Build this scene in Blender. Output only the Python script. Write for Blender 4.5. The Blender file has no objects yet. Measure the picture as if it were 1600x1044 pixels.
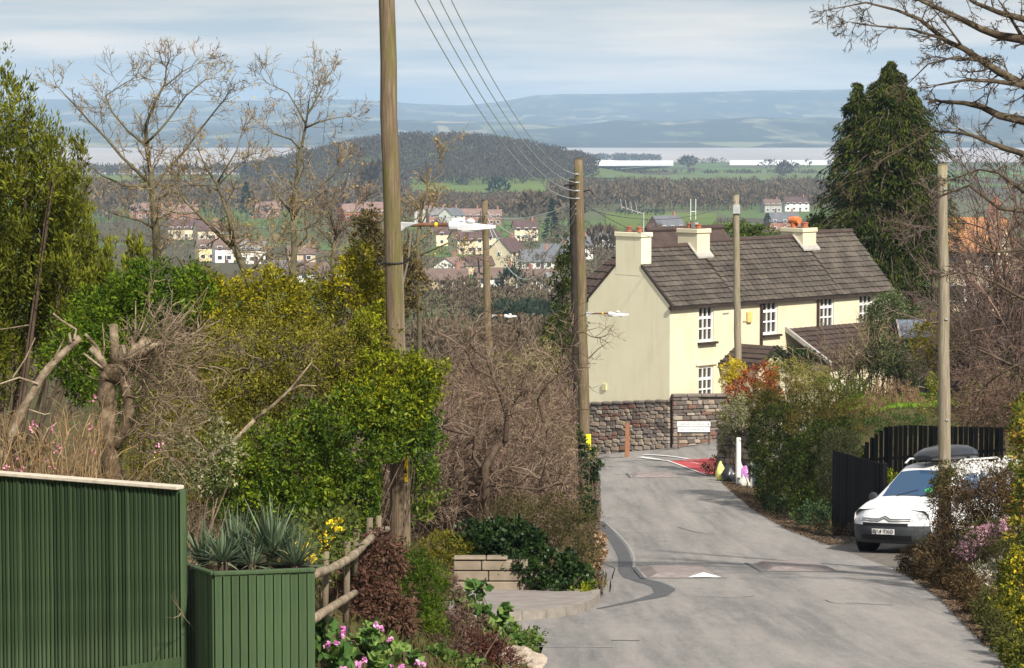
import bpy, bmesh, math, random
import numpy as np
from mathutils import Vector, Matrix

# ------------------------------------------------------------------ camera, sky, sun, exposure
SC = bpy.context.scene
COL = SC.collection
F = 4446.0                      # focal length in photo pixels (1600 wide)
HOR = 178.0                     # photo row of the true horizon
PITCH = math.atan((522 - HOR) / F)
cam_data = bpy.data.cameras.new('camera')
cam_data.sensor_width = 36.0
cam_data.lens = 36.0 * F / 1600.0
cam_data.clip_start = 0.5
cam_data.clip_end = 60000.0
camera = bpy.data.objects.new('camera', cam_data)
COL.objects.link(camera)
camera.location = (0, 0, 0)
camera.rotation_euler = (math.pi / 2 - PITCH, 0, 0)
SC.camera = camera

SUN_EL = math.radians(41)
SUN_DIR = Vector((0.49, -0.872, 0)).normalized() * math.cos(SUN_EL) + Vector((0, 0, math.sin(SUN_EL)))   # towards the sun
sun_data = bpy.data.lights.new('sun', 'SUN')
sun_data.energy = 4.4
sun_data.angle = math.radians(2.2)
sun_data.color = (1.0, 0.93, 0.82)
sun = bpy.data.objects.new('sun', sun_data)
COL.objects.link(sun)
sun.rotation_euler = SUN_DIR.to_track_quat('Z', 'Y').to_euler()
sun.location = (0, 0, 60)

SKY_OFF = (-17.3, -3.9, 0.0)
world = bpy.data.worlds.new('World')
SC.world = world
world.use_nodes = True
wn, wl = world.node_tree.nodes, world.node_tree.links
wn.clear()
w_out = wn.new('ShaderNodeOutputWorld')
w_bg = wn.new('ShaderNodeBackground')
w_bg.inputs['Strength'].default_value = 0.08
sky = wn.new('ShaderNodeTexSky')
sky.sky_type = 'NISHITA'
sky.sun_disc = False
sky.sun_elevation = SUN_EL
sky.sun_rotation = math.atan2(SUN_DIR.x, SUN_DIR.y)
sky.altitude = 80
sky.air_density = 1.2
sky.dust_density = 1.5
# a broken stratus layer over the whole dome: projected on a flat cloud ceiling
w_tc = wn.new('ShaderNodeTexCoord')
w_sep = wn.new('ShaderNodeSeparateXYZ')
wl.new(w_tc.outputs['Generated'], w_sep.inputs[0])
w_abs = wn.new('ShaderNodeMath'); w_abs.operation = 'ABSOLUTE'
wl.new(w_sep.outputs['Z'], w_abs.inputs[0])
w_add = wn.new('ShaderNodeMath'); w_add.operation = 'ADD'; w_add.inputs[1].default_value = 0.06
wl.new(w_abs.outputs[0], w_add.inputs[0])
w_dx = wn.new('ShaderNodeMath'); w_dx.operation = 'DIVIDE'
w_dy = wn.new('ShaderNodeMath'); w_dy.operation = 'DIVIDE'
wl.new(w_sep.outputs['X'], w_dx.inputs[0]); wl.new(w_add.outputs[0], w_dx.inputs[1])
wl.new(w_sep.outputs['Y'], w_dy.inputs[0]); wl.new(w_add.outputs[0], w_dy.inputs[1])
w_cmb = wn.new('ShaderNodeCombineXYZ')
wl.new(w_dx.outputs[0], w_cmb.inputs[0]); wl.new(w_dy.outputs[0], w_cmb.inputs[1])
w_noise = wn.new('ShaderNodeTexNoise')
w_noise.inputs['Scale'].default_value = 0.40
w_noise.inputs['Detail'].default_value = 7
w_noise.inputs['Roughness'].default_value = 0.52
w_off = wn.new('ShaderNodeVectorMath'); w_off.operation = 'ADD'; w_off.inputs[1].default_value = SKY_OFF
wl.new(w_cmb.outputs[0], w_off.inputs[0]); wl.new(w_off.outputs[0], w_noise.inputs['Vector'])
w_ramp = wn.new('ShaderNodeValToRGB')
cr = w_ramp.color_ramp
cr.elements[0].position = 0.42; cr.elements[0].color = (0.50, 0.60, 0.69, 1)
cr.elements[1].position = 0.57; cr.elements[1].color = (1.0, 0.92, 0.85, 1)
wl.new(w_noise.outputs['Fac'], w_ramp.inputs[0])
w_sc = wn.new('ShaderNodeVectorMath'); w_sc.operation = 'SCALE'; w_sc.inputs['Scale'].default_value = 7.9
wl.new(w_ramp.outputs['Color'], w_sc.inputs[0])
# thinner, brighter cloud towards the horizon all round
w_hz = wn.new('ShaderNodeMapRange'); w_hz.inputs['From Min'].default_value = 0.0; w_hz.inputs['From Max'].default_value = 0.06
w_hz.inputs['To Min'].default_value = 9.6; w_hz.inputs['To Max'].default_value = 7.4
wl.new(w_abs.outputs[0], w_hz.inputs[0]); wl.new(w_hz.outputs[0], w_sc.inputs['Scale'])
w_mix = wn.new('ShaderNodeMix'); w_mix.data_type = 'RGBA'; w_mix.inputs['Factor'].default_value = 0.88
wl.new(sky.outputs['Color'], w_mix.inputs['A']); wl.new(w_sc.outputs[0], w_mix.inputs['B'])
wl.new(w_mix.outputs['Result'], w_bg.inputs['Color'])
wl.new(w_bg.outputs[0], w_out.inputs['Surface'])

SC.view_settings.view_transform = 'Standard'
SC.view_settings.look = 'None'
SC.view_settings.exposure = 0.58
SC.view_settings.gamma = 1.0
SC.view_settings.use_curve_mapping = False
SC.cycles.use_denoising = True
SC.cycles.max_bounces = 6
SC.cycles.diffuse_bounces = 3
SC.cycles.glossy_bounces = 3
SC.cycles.transmission_bounces = 4
SC.cycles.volume_bounces = 1
SC.cycles.transparent_max_bounces = 6
SC.render.film_transparent = False

RNG = np.random.default_rng(7)

# ------------------------------------------------------------------ pixels to places
CP, SP = math.cos(PITCH), math.sin(PITCH)
def ray(px, py):
    u, v = (px - 800) / F, (522 - py) / F
    return np.array([u, CP + v * SP, -SP + v * CP])
def P(px, py, d):
    """the place at forward distance d (metres) seen at photo pixel px, py"""
    r = ray(px, py)
    return r * (d / r[1])
def m_at(d):
    return d / F           # metres per photo pixel at distance d

# ------------------------------------------------------------------ ground height
_rd = np.array([-60, -20, 0, 15, 30, 41, 57, 72, 84, 96, 106, 125, 180, 300, 550, 900, 1100, 1400, 2000, 2700, 3500, 4450, 4700, 6200])
_rz = np.array([4.0, 0.6, -1.75, -3.9, -5.92, -7.12, -8.9, -10.15, -11.05, -11.9, -12.55, -13.7, -17.2, -25, -36, -42.2, -44.4, -48.8, -54.2, -58.2, -63.5, -74.5, -80, -82.0])
_fd = np.concatenate([np.arange(-60, 200, 0.5), np.geomspace(200, 6200, 600)])
_fz = np.interp(_fd, _rd, _rz)
_k = np.hanning(15); _k /= _k.sum()
_pad = np.concatenate([np.linspace(_fz[0] + 0.35, _fz[0], 7), _fz, np.full(7, _fz[-1])])
_fz2 = np.convolve(_pad, _k, 'valid')
def ss(a, b, x):
    t = np.clip((x - a) / (b - a), 0, 1)
    return t * t * (3 - 2 * t)
LEFT_D = np.array([0, 25, 30, 34, 42.5, 57, 72, 92, 100])
LEFT_X = np.array([-1.6, -0.4, 0.25, 0.4, 1.25, 1.65, 2.15, 2.75, 2.9])
RIGHT_D = np.array([0, 25, 30, 42.5, 49.5, 57, 65, 72, 80, 88, 94, 100])
RIGHT_X = np.array([3.6, 4.9, 5.4, 6.55, 7.0, 6.95, 6.45, 6.35, 6.4, 6.5, 6.9, 7.4])
def waves(x, y, s, seed=0):
    a = seed * 1.7
    return (np.sin(x / s + a) * np.cos(y / s * 0.83 + 2.1 * a) + 0.5 * np.sin(x / s * 2.13 + 1.3 + a) * np.cos(y / s * 1.9 + a)
            + 0.25 * np.sin(x / s * 4.3 + a) * np.sin(y / s * 3.7 + 0.4)) / 1.75
def ZG(x, d):
    x = np.asarray(x, float); d = np.asarray(d, float)
    z = np.interp(d, _fd, _fz2)
    # the far junction falls to the left
    z = z + 0.15 * np.clip(x - 6.0, -5, 6) * ss(94, 106, d) * (1 - ss(116, 130, d))
    # gardens above the road on the right
    rx = np.interp(d, RIGHT_D, RIGHT_X)
    far_on = 11.0 * ss(8.4, 9.8, x)
    g = ss(62 + far_on, 69 + far_on, d) * (1 - ss(93.0, 95.5, d))
    z = z + 2.5 * g * ss(1.0, 4.5, x - rx)
    g2 = 1 - ss(47.5, 51.5, d)
    z = z + 1.0 * g2 * ss(0.4, 3.2, x - rx) * ss(5, 20, d)
    # driveway pad stays level with the road edge, ground beyond rises
    z = z + 1.8 * ss(51, 53, d) * (1 - ss(62, 69, d)) * ss(10, 18, x - rx)
    # left banks
    lx = np.interp(d, LEFT_D, LEFT_X)
    nb = (1 - ss(34.0, 35.6, d)) * ss(25.6, 28.5, d)
    z = z + 0.75 * nb * ss(0.1, 2.2, lx - x)
    fb = ss(42.6, 44.5, d) * (1 - ss(90, 100, d))
    z = z + 0.7 * fb * ss(0.3, 3.0, lx - x)
    z = z + 4.6 * ss(12, 26, x) * ss(104, 135, d) * (1 - ss(230, 420, d))
    # valley undulation and the wooded hill
    far = ss(150, 900, d) * (1 - ss(3200, 4300, d))
    z = z + far * 1.2 * waves(x, d, 130.0)
    # the estuary comes nearer on the left
    z = z - 16.0 * ss(2700, 3700, d) * (1 - ss(-330, -140, x / np.maximum(d, 1) * 3000)) 
    hx = x - (-62.0)
    sx = np.where(hx < 0, 128.0, 134.0)
    z = z + 30.5 * np.exp(-np.abs(hx / sx) ** 2.6 - ((d - 2420) / 260.0) ** 2)
    return z
def hit(px, py, lift=0.0):
    """first place where the ground meets the sight line through a photo pixel"""
    r = ray(px, py); r = r / r[1]
    ds = np.geomspace(6, 6200, 2600)
    f = ds * r[2] - (ZG(ds * r[0], ds) + lift)
    i = int(np.argmax(f < 0)) if (f < 0).any() else len(ds) - 1
    a, b = ds[max(i - 1, 0)], ds[i]
    for _ in range(22):
        m = (a + b) / 2
        if m * r[2] - (ZG(m * r[0], m) + lift) < 0: b = m
        else: a = m
    return np.array([b * r[0], b, float(ZG(b * r[0], b)) + lift])

# ------------------------------------------------------------------ materials
MATS = {}
def mat(name, build):
    if name not in MATS:
        m = bpy.data.materials.new(name); m.use_nodes = True
        nt = m.node_tree; nt.nodes.clear()
        out = nt.nodes.new('ShaderNodeOutputMaterial')
        build(nt, out); MATS[name] = m
    return MATS[name]
def principled(nt, out, rough=0.7, spec=0.3, metal=0.0):
    b = nt.nodes.new('ShaderNodeBsdfPrincipled')
    b.inputs['Roughness'].default_value = rough
    b.inputs['Specular IOR Level'].default_value = spec
    b.inputs['Metallic'].default_value = metal
    nt.links.new(b.outputs[0], out.inputs['Surface'])
    return b
def ramp(nt, fac, stops):
    r = nt.nodes.new('ShaderNodeValToRGB')
    e = r.color_ramp.elements
    while len(e) < len(stops): e.new(0.5)
    for k, (p, c) in enumerate(stops):
        e[k].position = p; e[k].color = (c[0], c[1], c[2], 1)
    nt.links.new(fac, r.inputs[0])
    return r.outputs['Color']
def noise(nt, scale, detail=4, rough=0.55, stretch=None, coord='Object'):
    tc = nt.nodes.new('ShaderNodeTexCoord')
    n = nt.nodes.new('ShaderNodeTexNoise')
    n.inputs['Scale'].default_value = scale; n.inputs['Detail'].default_value = detail; n.inputs['Roughness'].default_value = rough
    if stretch is not None:
        mp = nt.nodes.new('ShaderNodeMapping'); mp.inputs['Scale'].default_value = stretch
        nt.links.new(tc.outputs[coord], mp.inputs[0]); nt.links.new(mp.outputs[0], n.inputs['Vector'])
    else:
        nt.links.new(tc.outputs[coord], n.inputs['Vector'])
    return n.outputs['Fac']
def mixc(nt, fac, a, b, mode='MIX'):
    m = nt.nodes.new('ShaderNodeMix'); m.data_type = 'RGBA'; m.blend_type = mode
    if isinstance(fac, (int, float)): m.inputs['Factor'].default_value = fac
    else: nt.links.new(fac, m.inputs['Factor'])
    for s, v in (('A', a), ('B', b)):
        if isinstance(v, tuple): m.inputs[s].default_value = (v[0], v[1], v[2], 1)
        else: nt.links.new(v, m.inputs[s])
    return m.outputs['Result']
def bump(nt, b, h, strength=0.4, dist=0.01):
    bp = nt.nodes.new('ShaderNodeBump'); bp.inputs['Strength'].default_value = strength; bp.inputs['Distance'].default_value = dist
    nt.links.new(h, bp.inputs['Height']); nt.links.new(bp.outputs[0], b.inputs['Normal'])
def obj_vary(nt, c, amt):
    """each board or stone a little lighter or darker than the next"""
    oi = nt.nodes.new('ShaderNodeObjectInfo'); mr = nt.nodes.new('ShaderNodeMapRange')
    mr.inputs['To Min'].default_value = 1 - amt; mr.inputs['To Max'].default_value = 1 + amt
    nt.links.new(oi.outputs['Random'], mr.inputs[0])
    v = nt.nodes.new('ShaderNodeVectorMath'); v.operation = 'SCALE'
    nt.links.new(c, v.inputs[0]); nt.links.new(mr.outputs[0], v.inputs['Scale'])
    return v.outputs[0]
def grime(name, c1, c2, scale=3.0, rough=0.75, spec=0.25, bumpy=0.0, stretch=None, detail=5, metal=0.0, c3=None, bscale=None, vary=0.0):
    def f(nt, out):
        b = principled(nt, out, rough, spec, metal)
        n = noise(nt, scale, detail, 0.6, stretch)
        st = [(0.3, c1), (0.68, c2)] if c3 is None else [(0.28, c1), (0.5, c2), (0.7, c3)]
        c = ramp(nt, n, st)
        if vary: c = obj_vary(nt, c, vary)
        nt.links.new(c, b.inputs['Base Color'])
        if bumpy:
            bump(nt, b, noise(nt, bscale or scale * 6, 3), bumpy)
    return mat(name, f)
def leafmat(name, stops, trans=0.3, rough=0.6, spec=0.25):
    trans *= .6; spec *= .45
    """leaf colour varies from leaf to leaf and in soft patches through the plant"""
    def f(nt, out):
        g = nt.nodes.new('ShaderNodeNewGeometry')
        n = noise(nt, 1.6, 2)
        mm = nt.nodes.new('ShaderNodeMath'); mm.operation = 'MULTIPLY_ADD'; mm.inputs[1].default_value = 0.55
        nt.links.new(g.outputs['Random Per Island'], mm.inputs[0])
        sub = nt.nodes.new('ShaderNodeMath'); sub.operation = 'MULTIPLY_ADD'; sub.inputs[1].default_value = 1.1; sub.inputs[2].default_value = -0.33
        nt.links.new(n, sub.inputs[0]); nt.links.new(sub.outputs[0], mm.inputs[2])
        c = ramp(nt, mm.outputs[0], stops)
        b = nt.nodes.new('ShaderNodeBsdfPrincipled')
        b.inputs['Roughness'].default_value = rough; b.inputs['Specular IOR Level'].default_value = spec
        nt.links.new(c, b.inputs['Base Color'])
        t = nt.nodes.new('ShaderNodeBsdfTranslucent'); nt.links.new(c, t.inputs['Color'])
        mx = nt.nodes.new('ShaderNodeMixShader'); mx.inputs[0].default_value = trans
        nt.links.new(b.outputs[0], mx.inputs[1]); nt.links.new(t.outputs[0], mx.inputs[2])
        nt.links.new(mx.outputs[0], out.inputs['Surface'])
    return mat(name, f)
def lv(name, dark, mid, light, trans=0.3, **k):
    return leafmat(name, [(0.05, dark), (0.45, mid), (0.95, light)], trans, **k)

# ------------------------------------------------------------------ meshes
def link_mesh(name, me, m, parent=None, origin=(0, 0, 0), smooth=False):
    o = bpy.data.objects.new(name, me)
    if m is not None and not me.materials: me.materials.append(m)
    COL.objects.link(o)
    if parent is not None: o.parent = parent
    else: o.location = origin
    if smooth:
        me.polygons.foreach_set('use_smooth', np.ones(len(me.polygons), bool))
    return o
def np_mesh(name, V, Q):
    """V (n,3) float, Q (m,k) int with k = 3 or 4"""
    V = np.ascontiguousarray(V, dtype=np.float32); Q = np.ascontiguousarray(Q, dtype=np.int32)
    me = bpy.data.meshes.new(name)
    me.vertices.add(len(V)); me.vertices.foreach_set('co', V.ravel())
    k = Q.shape[1]
    me.loops.add(Q.size); me.loops.foreach_set('vertex_index', Q.ravel())
    me.polygons.add(len(Q)); me.polygons.foreach_set('loop_start', np.arange(len(Q), dtype=np.int32) * k)
    me.update(calc_edges=True)
    return me
def np_obj(name, V, Q, m, parent=None, origin=None, smooth=False):
    o = np.zeros(3) if origin is None else np.asarray(origin, float)
    if parent is not None: o = np.array(parent['_o']) if '_o' in parent else o
    return link_mesh(name, np_mesh(name, np.asarray(V) - o, Q), m, parent, tuple(o), smooth)
def prop(o, label=None, cat=None, group=None, kind=None):
    if label: o['label'] = label
    if cat: o['category'] = cat
    if group: o['group'] = group
    if kind: o['kind'] = kind
    return o
ROOT_O = {}
def thing(name, label, cat, loc=(0, 0, 0), rz=0.0, group=None):
    o = bpy.data.objects.new(name, None)
    o.empty_display_size = 0.2
    COL.objects.link(o)
    o.location = tuple(float(v) for v in loc); o.rotation_euler = (0, 0, rz)
    prop(o, label, cat, group)
    ROOT_O[o.name] = np.array(loc, float)
    return o
class MB:
    """collects faces, in the frame of the thing it will belong to"""
    def __init__(s): s.v = []; s.f = []
    def add(s, vs, fs):
        n = len(s.v); s.v += [tuple(map(float, v)) for v in vs]; s.f += [tuple(i + n for i in f) for f in fs]; return s
    def box(s, c, size, rz=0.0, M=None):
        hx, hy, hz = size[0] / 2, size[1] / 2, size[2] / 2
        vs = [Vector((x, y, z)) for z in (-hz, hz) for x, y in ((-hx, -hy), (hx, -hy), (hx, hy), (-hx, hy))]
        R = Matrix.Rotation(rz, 3, 'Z') if M is None else M
        vs = [R @ v + Vector(c) for v in vs]
        return s.add(vs, [(3, 2, 1, 0), (4, 5, 6, 7), (0, 1, 5, 4), (1, 2, 6, 5), (2, 3, 7, 6), (3, 0, 4, 7)])
    def hexa(s, b, t):
        return s.add(list(b) + list(t), [(3, 2, 1, 0), (4, 5, 6, 7), (0, 1, 5, 4), (1, 2, 6, 5), (2, 3, 7, 6), (3, 0, 4, 7)])
    def tube(s, pts, rad, n=8, caps=True):
        pts = [Vector(p) for p in pts]
        if isinstance(rad, (int, float)): rad = [rad] * len(pts)
        vs, fs = [], []
        prev = None
        for i, p in enumerate(pts):
            t = (pts[min(i + 1, len(pts) - 1)] - pts[max(i - 1, 0)]).normalized()
            a = prev if prev is not None else (Vector((0, 0, 1)) if abs(t.z) < 0.9 else Vector((1, 0, 0)))
            e1 = (a - t * a.dot(t)).normalized(); e2 = t.cross(e1); prev = e1
            for k in range(n):
                an = 2 * math.pi * k / n
                vs.append(p + (e1 * math.cos(an) + e2 * math.sin(an)) * rad[i])
        for i in range(len(pts) - 1):
            for k in range(n):
                fs.append((i * n + k, i * n + (k + 1) % n, (i + 1) * n + (k + 1) % n, (i + 1) * n + k))
        if caps:
            fs.append(tuple(range(n - 1, -1, -1))); fs.append(tuple((len(pts) - 1) * n + k for k in range(n)))
        return s.add(vs, fs)
    def lathe(s, prof, c=(0, 0, 0), n=12, axis='Z'):
        vs, fs = [], []
        for r, h in prof:
            for k in range(n):
                a = 2 * math.pi * k / n
                p = (r * math.cos(a), r * math.sin(a), h)
                if axis == 'X': p = (h, r * math.cos(a), r * math.sin(a))
                if axis == 'Y': p = (r * math.cos(a), h, r * math.sin(a))
                vs.append((p[0] + c[0], p[1] + c[1], p[2] + c[2]))
        for i in range(len(prof) - 1):
            for k in range(n):
                fs.append((i * n + k, i * n + (k + 1) % n, (i + 1) * n + (k + 1) % n, (i + 1) * n + k))
        fs.append(tuple(range(n - 1, -1, -1))); fs.append(tuple((len(prof) - 1) * n + k for k in range(n)))
        return s.add(vs, fs)
    def prism(s, poly, ext):
        """poly: 3D points of a flat face; ext: vector to the opposite face"""
        n = len(poly); e = Vector(ext)
        a = [Vector(p) for p in poly]; b = [p + e for p in a]
        return s.add(a + b, [tuple(range(n - 1, -1, -1)), tuple(range(n, 2 * n))] + [(i, (i + 1) % n, n + (i + 1) % n, n + i) for i in range(n)])
    def mesh(s, name, bevel=0.0):
        me = bpy.data.meshes.new(name); me.from_pydata(s.v, [], s.f)
        bm = bmesh.new(); bm.from_mesh(me)
        bmesh.ops.recalc_face_normals(bm, faces=bm.faces)
        if bevel:
            bmesh.ops.bevel(bm, geom=list(bm.edges), offset=bevel, segments=1, affect='EDGES')
        bm.to_mesh(me); bm.free(); me.update()
        return me
    def obj(s, name, m, parent=None, loc=(0, 0, 0), bevel=0.0, smooth=False, rz=0.0):
        o = bpy.data.objects.new(name, s.mesh(name, bevel))
        o.data.materials.append(m); COL.objects.link(o)
        o.parent = parent
        o.location = loc; o.rotation_euler = (0, 0, rz)
        if smooth: o.data.polygons.foreach_set('use_smooth', np.ones(len(o.data.polygons), bool))
        return o
def piece(name, me, m, parent, loc, rz=0.0, scale=(1, 1, 1)):
    o = bpy.data.objects.new(name, me)
    if not me.materials: me.materials.append(m)
    COL.objects.link(o); o.parent = parent
    o.location = loc; o.rotation_euler = (0, 0, rz); o.scale = scale
    return o
def world_obj(name, V, Q, m, root, smooth=False):
    """mesh given in world metres, parented under an unrotated thing"""
    o = link_mesh(name, np_mesh(name, np.asarray(V) - ROOT_O[root.name], Q), m, root, smooth=smooth)
    if name in ('twigs', 'leaves', 'stems', 'blossoms', 'flowers', 'crown'): o['kind'] = 'stuff'
    return o
def one(name, V, Q, m, base, label, cat, group=None, kind=None):
    """a thing that is a single mesh, given in world metres"""
    base = np.asarray(base, float)
    o = link_mesh(name, np_mesh(name, np.asarray(V) - base, Q), m, None, tuple(base))
    return prop(o, label, cat, group, kind)

# ------------------------------------------------------------------ plants
def unit(v):
    return v / np.maximum(np.linalg.norm(v, axis=-1, keepdims=True), 1e-9)
def leaf_quads(C, A, N, L, W):
    """rhombic leaves: centre C, long axis A, face normal N, lengths L and widths W (arrays)"""
    A = unit(A); S = unit(np.cross(N, A))
    L = np.broadcast_to(L, (len(C),))[:, None]; W = np.broadcast_to(W, (len(C),))[:, None]
    Nn = unit(np.cross(A, S))
    V = np.stack([C - A * L * 0.5, C + S * W * 0.5 + Nn * W * 0.12, C + A * L * 0.5, C - S * W * 0.5 + Nn * W * 0.12], 1).reshape(-1, 3)
    return V, np.arange(len(C) * 4).reshape(-1, 4)
def merge(parts):
    Vs, Qs, n = [], [], 0
    for V, Q in parts:
        Vs.append(V); Qs.append(Q + n); n += len(V)
    return np.concatenate(Vs), np.concatenate(Qs)
def blob(px, py, d, rxp, ryp, rd):
    """an ellipsoid whose middle and size are read from the photo: centre px,py at distance d, half width and half height in pixels, half depth in metres"""
    c = P(px, py, d)
    return (c, np.array([rxp * m_at(d), rd, ryp * m_at(d)]))
def foliage(blobs, n, L, W, rng, clump=0.22, per=26, up=0.25, droop=0.0, shell=0.55, jitter=0.35, upright=0.0, cut=None, rough=1.0):
    """leaf clumps spread through ellipsoids: clump centres on and under the surface, leaves around each pointing outwards"""
    area = np.array([(r[0] * r[1] + r[0] * r[2] + r[1] * r[2]) for _, r in blobs])
    share = area / area.sum()
    out = []
    for (c, r), s in zip(blobs, share):
        nl = int(n * s)
        k = max(4, nl // per)
        dirs = unit(rng.normal(size=(k, 3)))
        rad = 1 - shell * rng.random(k) ** 1.7
        bumpy = 1 + rough * (0.16 * np.sin(dirs[:, 0] * 5 + c[0]) * np.cos(dirs[:, 2] * 6 + c[1]) + 0.10 * rng.normal(size=k))
        cc = c + dirs * r * (rad * bumpy)[:, None]
        cr = clump * (0.6 + 0.8 * rng.random(k))
        idx = rng.integers(0, k, nl)
        ld = unit(rng.normal(size=(nl, 3)) + 0.9 * dirs[idx] + np.array([0, 0, up]))
        stretch = np.array([1 - 0.45 * upright, 1 - 0.45 * upright, 1 + 1.2 * upright])
        pos = cc[idx] + ld * stretch * (cr[idx] * (0.35 + 0.65 * rng.random(nl)))[:, None]
        ax = unit(ld + rng.normal(size=(nl, 3)) * jitter + np.array([0, 0, upright * 2.0 - droop]))
        nr = unit(np.cross(ax, rng.normal(size=(nl, 3))) + np.array([0, 0, 0.5]))
        sc = 0.5 + 1.0 * rng.random(nl) ** 1.6
        out.append((pos, ax, nr, L * sc, W * sc))
    pos, ax, nr, l, w = (np.concatenate(z) for z in zip(*out))
    gz = ZG(pos[:, 0], pos[:, 1])
    keep = pos[:, 2] > gz + 0.03
    if cut is not None: keep &= cut(pos)
    return leaf_quads(pos[keep], ax[keep], nr[keep], l[keep], w[keep])
def tubes(polys, sides=3):
    parts = []
    for pts, rad in polys:
        n, s, _ = pts.shape
        t = np.empty_like(pts)
        t[:, 1:-1] = pts[:, 2:] - pts[:, :-2]; t[:, 0] = pts[:, 1] - pts[:, 0]; t[:, -1] = pts[:, -1] - pts[:, -2]
        t = unit(t)
        ref = np.where(np.abs(t[:, :, 2:3]) < 0.8, np.array([0, 0, 1.0]), np.array([1.0, 0, 0]))
        e1 = unit(np.cross(t, ref)); e2 = np.cross(t, e1)
        an = 2 * math.pi * np.arange(sides) / sides
        V = pts[:, :, None] + (e1[:, :, None] * np.cos(an)[None, None, :, None] + e2[:, :, None] * np.sin(an)[None, None, :, None]) * rad[:, :, None, None]
        base = np.arange(n * s).reshape(n, s) * sides
        k = np.arange(sides); k2 = (k + 1) % sides
        a = base[:, :-1, None]; b = base[:, 1:, None]
        Q = np.stack([a + k, a + k2, b + k2, b + k], -1).reshape(-1, 4)
        parts.append((V.reshape(-1, 3), Q))
    return merge(parts)
def grow(p, d, L, r, spec, rng):
    """branching polylines; spec: one dict per order"""
    p = np.atleast_2d(np.asarray(p, float)); d = unit(np.atleast_2d(np.asarray(d, float)))
    L = np.broadcast_to(np.asarray(L, float), (len(p),)).copy(); r = np.broadcast_to(np.asarray(r, float), (len(p),)).copy()
    out = []
    for q in spec:
        s = q.get('seg', 3); n = len(p)
        pts = np.empty((n, s + 1, 3)); dirs = np.empty((n, s + 1, 3)); pts[:, 0] = p; dirs[:, 0] = d
        cur = d.copy()
        for i in range(s):
            cur = unit(cur + rng.normal(size=(n, 3)) * q.get('wob', 0.2) + np.array([0, 0, q.get('up', 0.0)]))
            pts[:, i + 1] = pts[:, i] + cur * (L / s)[:, None]; dirs[:, i + 1] = cur
        rad = r[:, None] * np.linspace(1, q.get('taper', 0.45), s + 1)[None]
        out.append((pts, rad))
        kids = q.get('kids', 0)
        if not kids: break
        t0, t1 = q.get('t', (0.3, 1.0))
        t = t0 + (t1 - t0) * rng.random((n, kids)); t[:, 0] = 1.0
        x = t * s; i = np.minimum(x.astype(int), s - 1); f = (x - i)[..., None]
        ni = np.arange(n)[:, None]
        cp = pts[ni, i] * (1 - f) + pts[ni, i + 1] * f
        cd = dirs[ni, np.minimum(i + 1, s)]
        rv = rng.normal(size=cd.shape); rv -= cd * (rv * cd).sum(-1, keepdims=True)
        ang = math.radians(q.get('ang', 40)) * (0.6 + 0.7 * rng.random((n, kids, 1)))
        cd = unit(cd * np.cos(ang) + unit(rv) * np.sin(ang))
        cl = (L[:, None] * q.get('lf', 0.6) * (1.15 - 0.45 * t) * (0.7 + 0.6 * rng.random((n, kids))))
        crd = np.maximum((rad[ni, i] * q.get('rf', 0.6)), q.get('rmin', 0.002))
        p, d, L, r = cp.reshape(-1, 3), cd.reshape(-1, 3), cl.ravel(), crd.ravel()
    return out
def ribbons(polys):
    """the finest twigs: one narrow face per joint, turned every way"""
    parts = []
    for pts, rad in polys:
        n, s, _ = pts.shape
        t = unit(pts[:, -1] - pts[:, 0]); w_ = unit(np.cross(t, np.sin(pts[:, 0] * 91.7 + np.array([1.0, 2.0, 3.0]))))[:, None]
        V = np.stack([pts - w_ * rad[..., None] * 1.25, pts + w_ * rad[..., None] * 1.25], 2)
        b = np.arange(n * s).reshape(n, s) * 2
        parts.append((V.reshape(-1, 3), np.stack([b[:, :-1], b[:, :-1] + 1, b[:, 1:] + 1, b[:, 1:]], -1).reshape(-1, 4)))
    return merge(parts)
def twigs(polys):
    """round branches, with ribbons for the last order"""
    return merge([tubes(polys[:-1], 3), ribbons(polys[-1:])]) if len(polys) > 1 else ribbons(polys)
def gblob(px, py, rxp, ryp, rd):
    """an ellipsoid sitting on the ground: the photo row of its foot gives the distance"""
    d = hit(px, py + ryp * .8)[1]
    return blob(px, py, d + rd * .5, rxp, ryp, rd)

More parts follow.
